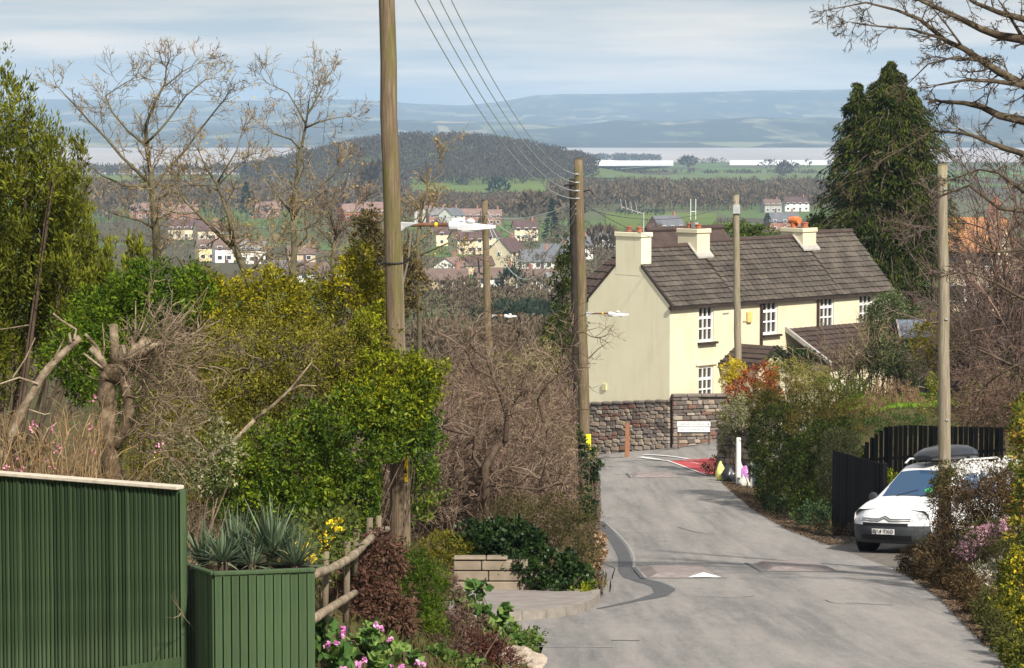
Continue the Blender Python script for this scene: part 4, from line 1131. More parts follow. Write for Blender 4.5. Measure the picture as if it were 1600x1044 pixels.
def section(x):
    top, wt, w_, be, bo = (sv(k, x) for k in ('top', 'wt', 'w', 'belt', 'bot'))
    h = top - be
    half = [(0, bo), (w_ - .08, bo), (w_ - .02, bo + .10), (w_, bo + .28), (w_, be - .12), (w_ - .015, be), (w_ - .015 - (w_ - wt) * .55, be + h * .5), (wt, be + h * .86), (wt - .05, be + h * .965), (wt - .16, top - .004), (wt * .5, top + .012), (0, top + .018)]
    return half
rowsx = np.concatenate([np.linspace(-2.19, -1.9, 5), np.linspace(-1.8, .1, 12), np.linspace(.15, 1.10, 12), np.linspace(1.16, 1.86, 8)])
body = []
for x in rowsx:
    h = section(x)
    body.append([(x, -y, z) for y, z in h] + [(x, y, z) for y, z in h[-2::-1]])
bo_ = smoothgrid('body', body, VANW)
MB().add([(p[0], p[1], p[2]) for p in body[0]], [tuple(range(len(body[0])))]).obj('tailgate', VANW, van)
# nose: profile in x,z swept over y
prof = [(2.06, .22), (2.14, .30), (2.18, .40), (2.195, .50), (2.19, .58), (2.17, .66), (2.13, .74), (2.06, .815), (1.95, .885), (1.80, .945), (1.5, 1.035), (1.2, 1.092)]
def nose(t_, y, off=0.0):
    """t_ in 0..len(prof)-1"""
    x = np.interp(t_, range(len(prof)), [p[0] for p in prof]); z = np.interp(t_, range(len(prof)), [p[1] for p in prof])
    q = abs(y) / .885
    damp = np.clip((x - 1.1) / 1.0, 0, 1)
    return (x - .36 * q ** 3.0 * damp + off, y, z - .05 * q ** 2.2 * (z > .7) * np.clip((z - .7) / .15, 0, 1) * .9 + off * .3)
ysn = np.linspace(-.885, .885, 25)
smoothgrid('bonnet', [[nose(t_, y) for y in ysn] for t_ in np.linspace(4, 11, 22)], VANW)
smoothgrid('front_bumper', [[nose(t_, y, .012) for y in ysn] for t_ in np.linspace(0, 4.15, 12)], VAND)
smoothgrid('upper_grille', [[nose(t_, y, .018) for y in np.linspace(-.52, .52, 13)] for t_ in np.linspace(4.0, 4.75, 4)], VANK)
smoothgrid('lower_grille', [[nose(t_, y, .022) for y in np.linspace(-.58, .58, 13)] for t_ in np.linspace(.9, 1.9, 4)], VANK)
np_ = smoothgrid('number_plate', [[nose(2.75, y, .03)[:2] + (z,) for y in (-.26, .26)] for z in (.415, .525)], grime('plate_white', (.76, .76, .74), (.8, .8, .78), 3, .4))
cu = bpy.data.curves.new('plate_text', 'FONT'); cu.body = 'BJ64 TXO'; cu.size = .108; cu.align_x = 'CENTER'; cu.align_y = 'CENTER'; cu.extrude = .001; cu.space_character = 1.06; cu.offset = .0025
to = bpy.data.objects.new('plate_lettering', cu); COL.objects.link(to); to.parent = np_
bpy.context.view_layer.update()
tme = bpy.data.meshes.new_from_object(to.evaluated_get(bpy.context.evaluated_depsgraph_get())); bpy.data.objects.remove(to)
tme.materials.clear(); to = link_mesh('plate_lettering', tme, VANK, np_)
pm = nose(2.75, 0, .033); to.location = (pm[0] + .003, 0, .47); to.rotation_euler = (math.pi / 2, 0, math.pi / 2)
ch_ = MB()
for t0 in (5.25, 5.75):
    for sg in (-1, 1):
        pts = [nose(t0 + .1, sg * .55, .012), nose(t0, sg * .3, .014), nose(t0, sg * .13, .016), nose(t0 + .75, 0, .016)]
        ch_.tube(pts, .012, 5)
ch_.obj('chevron_badge', CHROME, van)
for sg in (-1, 1):
    smoothgrid('headlight', [[nose(t_, sg * (y + .10 * (t_ - 5.2) / 3), .010) for y in np.linspace(.53, .80, 8)] for t_ in np.linspace(5.2, 8.3, 9)], LENS)
# glass
def top_pt(x, f, off):
    wt = sv('wt', x); y = f * (wt - .05)
    return (x + off * .8, y, sv('top', x) + .018 - .055 * abs(f) ** 2.2 + off)
smoothgrid('windscreen', [[top_pt(x, f, .014) for f in np.linspace(-.97, .97, 15)] for x in np.linspace(.40, 1.08, 9)], VGL)
def side_pt(x, f, sg, off):
    top, wt, w_, be = (sv(k, x) for k in ('top', 'wt', 'w', 'belt'))
    h = top - be
    y = (w_ - .015) + (wt - (w_ - .015)) * f / .86
    return (x, sg * (y + off), be + h * f)
for sg in (-1, 1):
    for x0, x1, x2 in ((-.42, .62, .18), (-1.35, -.5, -1.3)):
        smoothgrid('side_window', [[side_pt(x0 + (( x1 if x0 > -.5 else x1) + ((x2 - x1) * f / .74 if x0 > -.5 else 0) - x0) * t_, f, sg, .012) for f in np.linspace(.06, .74, 6)] for t_ in np.linspace(0, 1, 8)], VGL)
    m_ = MB().lathe([(.03, -.07), (.085, -.06), (.095, 0), (.085, .05), (.04, .06)], (.86, sg * 1.0, 1.10), 10, 'X').obj('wing_mirror', VAND, van)
    MB().tube([(-1.7, sg * .62, 1.84), (-1.6, sg * .62, 1.88), (.0, sg * .61, 1.87), (.2, sg * .60, 1.79)], .02, 6).obj('roof_rail', VANW, van)
    for ax in (1.36, -1.36):
        wo = MB().lathe([(.20, -.1), (.29, -.1), (.315, -.07), (.315, .06), (.29, .095), (.2, .095)], (ax, sg * .77, .315), 24, 'Y').obj('wheel', VANK, van)
        MB().lathe([(.04, -.02), (.19, -.015), (.2, .02), (.03, .03)], (ax, sg * .77 + sg * .09, .315), 18, 'Y').obj('hub_cap', STEEL, wo)
        MB().lathe([(.3, -.02), (.385, -.02), (.385, .012), (.3, .012)], (ax, sg * .897, .33), 24, 'Y').obj('wheel_arch', VAND, van)
MB().box((0, 0, .27), (3.6, 1.5, .12)).obj('underbody', VANK, van)
MB().tube([(.25, -.1, 1.74), (.1, -.1, 2.0)], .008, 5).obj('aerial', VANK, van)
for y0 in (-.3, .25): MB().tube([(1.10, y0, 1.15), (.95, y0 + .42, 1.27)], .012, 4).obj('wiper', VANK, van)
MB().add([(.98, .48, 1.245), (1.0, .30, 1.235), (.93, .25, 1.285), (.86, .42, 1.335), (.90, .56, 1.30)], [(0, 1, 2, 3, 4)]).obj('green_cloth', grime('green_cloth', (.02, .36, .14), (.04, .5, .2), 4), van)
# roof box
rb = thing('roof_box', 'black wedge shaped roof box on the white van', 'roof box', tuple(van.matrix_basis @ Vector((-.55, -.05, 1.84))))
rb.rotation_euler = van.rotation_euler
rb.scale = (.92, .88, .82)
bx = []
for x, hw, zt_, zl_ in ((1.05, .24, .14, .08), (.95, .34, .22, .06), (.6, .40, .32, .05), (0, .42, .38, .05), (-.6, .41, .37, .05), (-.9, .38, .30, .06), (-1.0, .30, .18, .08)):
    bx.append([(x, 0, .03), (x, hw * .8, .03), (x, hw, .08), (x, hw, .14 if zt_ > .2 else .11), (x, hw * .88, zt_ * .8), (x, hw * .6, zt_), (x, 0, zt_ + .015), (x, -hw * .6, zt_), (x, -hw * .88, zt_ * .8), (x, -hw, .14 if zt_ > .2 else .11), (x, -hw, .08), (x, -hw * .8, .03), (x, 0, .03)])
BOXM = grime('roof_box_black', (.014, .016, .02), (.024, .027, .032), 3, .25, .5)
me = np_mesh('box_shell', np.array(bx).reshape(-1, 3), sheet_quads(len(bx), len(bx[0])))
link_mesh('box_shell', me, BOXM, rb, smooth=True)
MB().add(bx[0], [tuple(range(12))]).obj('box_end', BOXM, rb); MB().add(bx[-1], [tuple(range(12))]).obj('box_end', BOXM, rb)
sl = MB()
for i in range(len(bx) - 1):
    for sg in (3, 9):
        sl.tube([bx[i][sg], bx[i + 1][sg]], .012, 5)
sl.obj('lid_seam', VANK, rb)
for x in (-.5, .5): MB().box((x, 0, .0), (.06, 1.1, .06)).obj('roof_bar', VANK, rb)
MB().box((-.98, -.32, .17), (.05, .06, .06)).obj('reflector', LAMPW, rb)

# ------------------------------------------------------------------ fences, rails, walls on the near left
def m_green(nt, out):
    b = principled(nt, out, .75, .15)
    c = ramp(nt, noise(nt, 3, 5, .65, (5, 5, .5)), [(.28, (.020, .037, .016)), (.5, (.038, .064, .029)), (.7, (.082, .120, .063))])
    gm = ramp(nt, noise(nt, 1.3, 4, .6, (2.2, 2.2, .6)), [(.54, (0, 0, 0)), (.68, (.75, .75, .75))])
    nt.links.new(obj_vary(nt, mixc(nt, gm, c, (.065, .075, .012)), .28), b.inputs['Base Color'])
    bump(nt, b, noise(nt, 30, 4, .7, (6, 6, .3)), .3, .01)
GREEN = mat('green_stain', m_green)
GREEN2 = grime('green_stain_light', (.044, .076, .035), (.074, .115, .053), 3, .75, .15, stretch=(6, 6, .5), bumpy=.3, vary=.15)
GREEN_B = grime('green_shadow_gap', (.012, .03, .016), (.02, .045, .024), 3, .9)
CAPW = grime('pale_cap', (.42, .36, .28), (.62, .56, .46), 6, .8, stretch=(1, 4, 4))
def board_mesh(w_, h_, th, style):
    m_ = MB()
    if style == 'rib':
        m_.add([(-w_ / 2, 0, 0), (-w_ * .28, -th, 0), (w_ * .28, -th, 0), (w_ / 2, 0, 0), (-w_ / 2, 0, 1), (-w_ * .28, -th, 1), (w_ * .28, -th, 1), (w_ / 2, 0, 1)], [(0, 1, 5, 4), (1, 2, 6, 5), (2, 3, 7, 6), (4, 5, 6, 7)])
    else:
        m_.box((0, -th / 2, .5), (w_, th, 1))
    return m_.mesh('board', bevel=0)
def fence(name, label, a, b, za, zb, ha, hb, pitch, gap, th, m, back_m, style, cap=None, seed=1, cat='fence', jitter=.004, tops=None, boardname='board', root=None):
    r = random.Random(seed)
    a, b = np.array(a, float), np.array(b, float); L = np.linalg.norm(b - a); t = (b - a) / L
    ang = math.atan2(t[1], t[0])
    f = root or thing(name, label, cat, (a[0], a[1], za), 0)
    o = ROOT_O[f.name]
    n = int(L / pitch)
    me = board_mesh(pitch - gap, 1, th, style); me.materials.append(m)
    R = Matrix.Rotation(ang, 3, 'Z')
    for k in range(n):
        s = (k + .5) / n; p = a + (b - a) * s
        z0 = za * (1 - s) + zb * s; h = ha * (1 - s) + hb * s
        if tops: h = tops(s) - z0
        q = R @ Vector((0, r.uniform(-jitter, jitter), 0))
        piece(boardname, me, None, f, (p[0] - o[0] + q.x, p[1] - o[1] + q.y, z0 - o[2]), ang + r.uniform(-.05, .05) * (style == 'rib'), (r.uniform(.72, 1.12) if style == 'rib' else r.uniform(.95, 1.04), r.uniform(.7, 1.25), h + r.uniform(-.003, .003)))
    nn = R @ Vector((0, 1, 0))
    def q(s, off, z): p = a + (b - a) * s; return (p[0] - o[0] + nn.x * off, p[1] - o[1] + nn.y * off, z - o[2])
    if not tops:
        MB().hexa([q(0, .005, za), q(1, .005, zb), q(1, .03, zb), q(0, .03, za)], [q(0, .005, za + ha - .02), q(1, .005, zb + hb - .02), q(1, .03, zb + hb - .02), q(0, .03, za + ha - .02)]).obj('backing', back_m, f)
    else:
        for fr in (.25, .75):
            MB().hexa([q(0, .005, za + (tops(0) - za) * fr), q(1, .005, zb + (tops(1) - zb) * fr), q(1, .05, zb + (tops(1) - zb) * fr), q(0, .05, za + (tops(0) - za) * fr)], [q(0, .005, za + (tops(0) - za) * fr + .08), q(1, .005, zb + (tops(1) - zb) * fr + .08), q(1, .05, zb + (tops(1) - zb) * fr + .08), q(0, .05, za + (tops(0) - za) * fr + .08)]).obj('rail', back_m, f)
    if cap:
        cm, cw, chh = cap
        MB().hexa([q(-.004, -cw, za + ha), q(1.004, -cw, zb + hb), q(1.004, cw, zb + hb), q(-.004, cw, za + ha)], [q(-.004, -cw, za + ha + chh), q(1.004, -cw, zb + hb + chh), q(1.004, cw, zb + hb + chh), q(-.004, cw, za + ha + chh)]).obj('capping', cm, f, bevel=.006)
    return f
f0, f1 = P(-70, 737, 26.2), P(281, 765, 25.0)
fb0, fb1 = P(-70, 1085, 26.2)[2], P(281, 1028, 25.0)[2]
gf = fence('ribbed_fence', 'tall dark green ribbed timber fence with a pale weathered capping', f0[:2], f1[:2], fb0, fb1, f0[2] - fb0, f1[2] - fb1, .045, .004, .02, GREEN, GREEN_B, 'rib', (CAPW, .055, .035), 4, boardname='slat')
o_ = ROOT_O[gf.name]
MB().box((f1[0] - o_[0] + .03, f1[1] - o_[1], (f1[2] - 5.4) / 2 - o_[2]), (.05, .09, f1[2] + 5.4)).obj('end_post', GREEN2, gf)
g0 = f0[:2] * .8 + f1[:2] * .2
MB().hexa([(0, -.03, -.9), (f1[0] - o_[0], f1[1] - o_[1] - .03, fb1 - o_[2] - .6), (f1[0] - o_[0], f1[1] - o_[1] + .02, fb1 - o_[2] - .6), (0, .02, -.9)], [(0, -.03, -.0), (f1[0] - o_[0], f1[1] - o_[1] - .03, fb1 - o_[2] + .015), (f1[0] - o_[0], f1[1] - o_[1] + .02, fb1 - o_[2] + .015), (0, .02, 0)]).obj('gravel_board', GREEN2, gf)
cA, cB, cC = P(287, 879, 25.6), P(334, 894, 24.4), P(492, 888, 24.6)
zlow = -5.3
pf = fence('planter_fence', 'low light green board planter with a flat cap, holding spiky plants', cA[:2], cB[:2], zlow, zlow, cA[2] - zlow - .03, cB[2] - zlow - .03, .085, .008, .018, GREEN2, GREEN_B, 'flat', (GREEN2, .03, .032), 6, cat='planter')
fence('', '', cB[:2], cC[:2], zlow, zlow, cB[2] - zlow - .03, cC[2] - zlow - .03, .0715, .008, .018, GREEN2, GREEN_B, 'flat', (GREEN2, .035, .034), 8, root=pf)
SOIL = grime('soil', (.03, .02, .012), (.065, .045, .028), 8, .98, .05, bumpy=.6)
po2 = ROOT_O[pf.name]
def rl(p, z): return (p[0] - po2[0], p[1] - po2[1], z - po2[2])
MB().hexa([rl((cA[0], cA[1] + .05), zlow), rl((cB[0] + .04, cB[1] + .06), zlow), rl((cC[0] - .03, cC[1] + .06), zlow), rl((cC[0] - .12, 25.7), zlow)], [rl((cA[0], cA[1] + .05), cB[2] - .16), rl((cB[0] + .04, cB[1] + .06), cB[2] - .16), rl((cC[0] - .04, cC[1] + .06), cB[2] - .16), rl((cC[0] - .12, 25.7), cB[2] - .1)]).obj('soil', SOIL, pf)

RAILW = grime('rail_wood', (.11, .085, .058), (.24, .19, .135), 9, .9, .1, bumpy=.9, bscale=24, c3=(.36, .295, .22))
POSTW = grime('post_wood', (.12, .095, .065), (.22, .18, .125), 5, .9, .1, bumpy=.6, stretch=(4, 4, .5))
rf = thing('rustic_fence', 'rustic pole fence with two round rails climbing beside the green planter', 'fence', tuple(P(500, 985, 26.0)))
ro = ROOT_O[rf.name]
def rp(px, py, d): return P(px, py, d) - ro
for px, y0, y1, d, r in ((510, 862, 1000, 26.5, .028), (543, 846, 1000, 27.6, .03), (557, 827, 900, 28.6, .03), (578, 809, 900, 29.5, .032), (592, 806, 880, 30.6, .03)):
    MB().tube([rp(px - 3, y1, d), rp(px, y0, d)], [r * 1.1, r], 8).obj('post', POSTW, rf, smooth=True)
MB().tube(*knotty([rp(488, 898, 25.5), rp(520, 888, 26.3), rp(553, 868, 27.4), rp(572, 848, 28.6), rp(588, 832, 29.8), rp(606, 827, 30.6)], [.046, .042, .044, .04, .043, .036], 5, .06, .006), 9).obj('rail', RAILW, rf, smooth=True)
MB().tube(*knotty([rp(488, 968, 25.5), rp(520, 948, 26.3), rp(555, 926, 27.5)], [.043, .04, .036], 6, .06, .006), 9).obj('rail', RAILW, rf, smooth=True)

BLOCK = grime('pale_block', (.19, .155, .115), (.30, .25, .19), 4, .95, .1, bumpy=.5, bscale=24)
bw0, bw1 = hit(704, 946), hit(847, 941)
dW = 42.75
bwz = float(ZG(.2, dW)) + .10
bw = thing('block_wall', 'low stepped wall of pale buff blocks under the ivy', 'wall', (bw0[0], dW, bwz))
x0 = (704 - 800) / F * dW; scale = m_at(dW)
rs = random.Random(5)
for c_, (xa, xb) in enumerate(((704, 848), (704, 838), (704, 822), (704, 790))):
    x = xa
    h = .155 if c_ < 3 else .05
    zc = c_ * .16
    while x < xb - 8:
        ln = min(rs.uniform(44, 56), xb - x)
        if xb - x - ln < 14: ln = xb - x
        MB().box(((x + ln / 2 - 704) * scale, 0, zc + h / 2), (ln * scale - .012, .22 if c_ < 3 else .27, h - .01)).obj('block' if c_ < 3 else 'coping', BLOCK, bw, bevel=.012)
        x += ln
MB().box((.68, .14, .2), (1.36, .10, .42)).obj('mortar_core', MORTAR, bw)
# pale rock at the corner of the bank
def rock(name, label, c, s, m, seed):
    r = random.Random(seed); bm = bmesh.new(); bmesh.ops.create_icosphere(bm, subdivisions=3, radius=1.0)
    offs = [Vector((r.uniform(-1, 1), r.uniform(-1, 1), r.uniform(-1, 1))) for _ in range(9)]
    for v in bm.verts:
        k = 1 + .26 * sum(math.sin(v.co.dot(o_) * 4.5 + i) for i, o_ in enumerate(offs)) / 2.2
        v.co = Vector((v.co.x * s[0] * k, v.co.y * s[1] * k, v.co.z * s[2] * k))
    me = bpy.data.meshes.new(name); bm.to_mesh(me); bm.free(); me.materials.append(m)
    o = bpy.data.objects.new(name, me); COL.objects.link(o); o.location = tuple(c)
    return prop(o, label, 'rock')
ROCK = grime('pale_rock', (.16, .125, .095), (.34, .285, .23), 9, .95, .1, bumpy=.9, bscale=22, c3=(.46, .40, .33))
rk = hit(812, 1046)
rock('rock', 'pale lumpy rock at the foot of the planted bank', rk + np.array([0, .1, .06]), (.24, .2, .17), ROCK, 3)
rk = hit(836, 1052); rock('rock', 'small pale stone beside the larger rock at the road edge', rk + np.array([0, .1, .03]), (.11, .12, .08), ROCK, 8)

# ------------------------------------------------------------------ black fences, signs, posts, bags on the right
BLK = grime('black_stain', (.006, .006, .0065), (.014, .0135, .014), 3, .8, .1, stretch=(5, 5, .6), bumpy=.3, vary=.3)
b0, b1 = P(1302, 703, 64.5), P(1379, 725, 60.5)
bz0, bz1 = float(ZG(b0[0], b0[1])) - .1, float(ZG(b1[0], b1[1])) - .1
bf = fence('black_screen', 'solid black stained fence panel beside the van bonnet', b0[:2], b1[:2], bz0, bz1, b0[2] - bz0, b1[2] - bz1, .15, .004, .02, BLK, BLK, 'flat', None, 11)
o_ = ROOT_O[bf.name]
MB().box((b1[0] - o_[0] + .05, b1[1] - o_[1], (b1[2] + bz1) / 2 - o_[2]), (.1, .1, b1[2] - bz1 + .04)).obj('end_post', BLK, bf)
k0, k1 = P(1322, 705, 73.0), P(1570, 668, 69.0)
ktop = lambda s: P(1322 + 248 * s, np.interp(1322 + 248 * s, [1322, 1345, 1370, 1388, 1420, 1480, 1570], [712, 700, 680, 667, 664, 666, 668]), 73 - 4 * s)[2]
kz0, kz1 = float(ZG(k0[0], k0[1])) - .1, float(ZG(k1[0], k1[1])) - .1
fence('black_fence', 'black close boarded fence with wavy top behind the van', k0[:2], k1[:2], kz0, kz1, 1, 1, .16, .03, .022, BLK, BLK, 'flat', None, 12, tops=ktop, jitter=.015)
# street name sign
SIGN = grime('sign_white', (.74, .76, .75), (.80, .82, .81), 3, .5)
SIGNT = grime('sign_print', (.30, .31, .33), (.42, .43, .45), 30, .6)
d6 = C0[1] - 1.6
sg_ = P(1084, 667, d6)
sgz = float(ZG(sg_[0], d6))
ns = thing('street_sign', 'white two-board street name sign on two brown posts against the stone wall', 'sign', (sg_[0], d6, sgz))
hS = sg_[2] - sgz
for sx_ in (-.57, .57): MB().box((sx_, .03, hS / 2), (.07, .07, hS + .1)).obj('post', grime('brown_post', (.09, .05, .035), (.14, .08, .055), 5), ns)
for k, zo in enumerate((.105, -.105)):
    bd = MB().box((0, 0, hS + zo), (1.24 - .04 * k, .03, .185)).obj('name_board', SIGN, ns, bevel=.006)
    r = random.Random(k); x = -.52
    while x < .42:
        wd = r.uniform(.018, .04)
        MB().box((x, -.0175, hS + zo + r.uniform(-.006, .006)), (wd, .003, r.uniform(.045, .075))).obj('faded_letter', SIGNT, bd)
        x += wd + (.07 if r.random() < .13 else .018)
    if k == 0: MB().prism([(.50, -.017, hS + zo), (.56, -.017, hS + zo + .035), (.56, -.017, hS + zo - .035)], (0, -.003, 0)).obj('arrow', BLACK, bd)
MB().box((0, .02, hS - .225), (1.24, .05, .05)).obj('sign_rail', BLACK, ns)
wpst = P(980, 660, 105.2); wz = float(ZG(wpst[0], 105.2))
wpo = thing('timber_post', 'reddish brown timber post standing before the rubble wall', 'post', (wpst[0], 105.2, wz))
MB().hexa([(-.09, -.05, -.1), (.09, -.05, -.1), (.09, .05, -.1), (-.09, .05, -.1)], [(-.075, -.045, wpst[2] - wz), (.075, -.045, wpst[2] - wz - .03), (.075, .045, wpst[2] - wz - .03), (-.075, .045, wpst[2] - wz)]).obj('shaft', grime('red_timber', (.22, .10, .055), (.33, .16, .09), 6, .9, stretch=(4, 4, .6)), wpo, bevel=.01)
MB().box((0, 0, wpst[2] - wz + .012), (.16, .1, .03)).obj('weathered_top', POSTW, wpo)
dB = 85.0
wb = P(1154, 684, dB); wbz = float(ZG(wb[0], dB))
wpl = thing('marker_post', 'white round marker post beside the heap of bags', 'post', (wb[0], dB, wbz))
MB().lathe([(.075, -.2), (.075, wb[2] - wbz - .03), (.06, wb[2] - wbz), (.02, wb[2] - wbz + .004)], (0, 0, 0), 14).obj('shaft', WHITE, wpl, smooth=False)
MB().box((.03, -.072, wb[2] - wbz - .06), (.03, .01, .03)).obj('bolt_hole', BLACK, wpl)
dw2 = 83.6
w2 = P(1174, 722, dw2); w2z = float(ZG(w2[0], dw2))
w2o = thing('slim_post', 'slim pale post with green tip beside the grey bin', 'post', (w2[0], dw2, w2z))
MB().box((0, 0, (w2[2] - w2z) / 2), (.05, .05, w2[2] - w2z + .1)).obj('shaft', LEAD, w2o)
MB().box((0, 0, w2[2] - w2z + .03), (.055, .055, .07)).obj('tip', grime('lime_tip', (.25, .35, .12), (.35, .45, .2), 5), w2o)
def sack(name, label, px, py, d, s, m, seed, extra=None):
    gpt = hit(px, py); c = np.array([(px - 800) / F * d, d, 0]); c[2] = float(ZG(c[0], c[1]))
    t = thing(name, label, 'bag', tuple(c))
    r = random.Random(seed); bm = bmesh.new(); bmesh.ops.create_icosphere(bm, subdivisions=3, radius=1.0)
    for v in bm.verts:
        p = v.co.copy(); a_ = math.atan2(p.y, p.x)
        k = 1 + .10 * math.sin(a_ * 7 + seed) * (1 - abs(p.z)) + .08 * math.sin(a_ * 3 + p.z * 4 + seed)
        top = max(p.z, 0)
        v.co = Vector((p.x * s[0] * k * (1 - .35 * top), p.y * s[1] * k * (1 - .35 * top), max(p.z, -.75) * s[2] * (1 - .12 * math.sin(a_ * 4 + seed)) + s[2] * .75 - .25 * s[2] * (p.x > .2)))
    me = bpy.data.meshes.new('sack'); bm.to_mesh(me); bm.free(); me.materials.append(m)
    o = bpy.data.objects.new('sack', me); COL.objects.link(o); o.parent = t
    me.polygons.foreach_set('use_smooth', np.ones(len(me.polygons), bool))
    MB().lathe([(.07, 0), (.035, .03), (.05, .06), (.03, .075)], (-.03, 0, s[2] * 1.5), 7).obj('tied_neck', m, t)
    return t
BAGY = grime('bag_yellow', (.70, .68, .06), (.82, .80, .35), 7, .4, .4)
BAGK = grime('bag_black', (.012, .013, .016), (.03, .032, .038), 7, .3, .5)
BAGP = grime('bag_purple', (.30, .07, .34), (.55, .28, .58), 9, .4, .4)
BAGW = grime('bag_white', (.55, .53, .46), (.72, .70, .64), 9, .45, .4)
BAGO = grime('bag_peach', (.75, .42, .36), (.85, .62, .55), 9, .45, .4)
sack('rubbish_bag', 'tall yellow recycling sack leaning at the foot of the garden wall', 1129, 757, 87.0, (.17, .16, .34), BAGY, 1)
sack('rubbish_bag', 'shiny black rubbish sack between the yellow sack and the white post', 1143, 755, 86.6, (.27, .24, .30), BAGK, 2)
sack('rubbish_bag', 'purple recycling sack slumped behind the white post', 1168, 752, 85.8, (.24, .2, .30), BAGP, 3)
sack('rubbish_bag', 'small peach coloured sack resting by the purple sack', 1160, 748, 86.4, (.16, .14, .34), BAGO, 5)
sack('rubbish_bag', 'small white sack at the foot of the slim pale post', 1166, 770, 83.9, (.17, .15, .19), BAGW, 4)
BINM = grime('bin_grey', (.06, .075, .10), (.09, .11, .14), 4, .5)
dbn = 84.2; bnx = (1183 - 800) / F * dbn
bn = thing('wheelie_bin', 'dark grey box bin tucked against the clipped hedge', 'bin', (bnx, dbn, float(ZG(bnx, dbn))))
MB().hexa([(-.17, -.17, 0), (.17, -.17, 0), (.17, .17, 0), (-.17, .17, 0)], [(-.22, -.22, .62), (.22, -.22, .62), (.22, .22, .62), (-.22, .22, .62)]).obj('tub', BINM, bn, bevel=.02)
MB().box((0, 0, .65), (.48, .48, .05)).obj('lid', BINM, bn, bevel=.015)
pierA, pierB = P(1122, 750, 89.5), P(1186, 760, 87.2)
stone_wall('short grey stone garden wall behind the rubbish bags', pierA[:2], pierB[:2], float(ZG(pierA[0], pierA[1])), float(ZG(pierB[0], pierB[1])), P(1122, 676, 89.5)[2], P(1186, 672, 87.2)[2], .4, .17, (.2, .5), lambda f, h: [2, 4, .5, 2, 1], 9, COPE)
# garden shed on the terrace
dS = 93.0
sh = P(1424, 600, dS); shz = float(ZG(sh[0], dS))
shed = thing('garden_shed', 'dark narrow garden shed with a blue grey felt roof among the shrubs', 'shed', (sh[0], dS, shz), math.radians(8))
SHEDM = grime('shed_dark', (.02, .026, .024), (.04, .05, .045), 4, .85, stretch=(1, 1, 6))
hsd = P(1424, 522, dS)[2] - shz
for k in range(9):
    MB().box((0, -.45, (k + .5) * hsd / 9), (.92, .03, hsd / 9 - .012)).obj('board', SHEDM, shed)
MB().box((0, .1, hsd / 2), (.9, 1.05, hsd)).obj('walls', SHEDM, shed)
FELT = grime('roof_felt', (.10, .125, .165), (.16, .19, .24), 6, .75)
MB().hexa([(-.62, -.72, hsd - .08), (.62, -.72, hsd - .08), (.5, .1, hsd + .42), (-.5, .1, hsd + .42)], [(-.62, -.72, hsd - .03), (.62, -.72, hsd - .03), (.5, .1, hsd + .47), (-.5, .1, hsd + .47)]).obj('roof', FELT, shed)
MB().hexa([(-.5, .1, hsd + .42), (.5, .1, hsd + .42), (.62, .9, hsd - .08), (-.62, .9, hsd - .08)], [(-.5, .1, hsd + .47), (.5, .1, hsd + .47), (.62, .9, hsd - .03), (-.62, .9, hsd - .03)]).obj('roof', FELT, shed)
MB().box((.5, -.47, hsd * .4), (.05, .04, hsd * .8)).obj('corner_trim', LEAD, shed)
for sx_ in (-.63, .57): MB().hexa([(sx_, -.73, hsd - .10), (sx_ + .05, -.73, hsd - .10), (sx_ + (.05 if sx_ > 0 else .17) - (.12 if sx_ > 0 else 0), .1, hsd + .40), (sx_ + (.0 if sx_ > 0 else .12) - (.12 if sx_ > 0 else 0), .1, hsd + .40)], [(sx_, -.73, hsd - .02), (sx_ + .05, -.73, hsd - .02), (sx_ + (.05 if sx_ > 0 else .17) - (.12 if sx_ > 0 else 0), .1, hsd + .48), (sx_ + (.0 if sx_ > 0 else .12) - (.12 if sx_ > 0 else 0), .1, hsd + .48)]).obj('barge_board', LEAD, shed)

# ------------------------------------------------------------------ plants on the left
BARK = grime('bark_brown', (.065, .045, .032), (.13, .095, .068), 5, .95, .1, bumpy=.6, stretch=(3, 3, .7))
BARK_T = grime('bark_tan', (.03, .021, .013), (.12, .088, .056), 8, .95, .1, bumpy=1.0, c3=(.28, .215, .145), bscale=30)
BARK_P = grime('bark_pale', (.07, .05, .032), (.215, .165, .112), 8, .95, .1, bumpy=1.0, bscale=30, c3=(.42, .345, .25))
BARK_G = grime('bark_greenish', (.085, .078, .045), (.16, .14, .085), 5, .95, .1, bumpy=.5)
TWIG = leafmat('twig_brown', [(.05, (.045, .03, .021)), (.45, (.135, .095, .068)), (.95, (.34, .26, .195))], 0.0, .9, .1)
TWIG_R = leafmat('twig_reddish', [(.05, (.05, .03, .024)), (.45, (.15, .095, .072)), (.95, (.33, .23, .18))], 0.0, .9, .1)
TWIG_Y = leafmat('twig_buff', [(.05, (.075, .055, .03)), (.45, (.19, .145, .082)), (.95, (.40, .32, .20))], 0.0, .9, .1)
TWIG_P = leafmat('twig_purple_brown', [(.1, (.06, .042, .036)), (.5, (.115, .082, .07)), (.9, (.19, .145, .125))], 0.0, .9, .1)
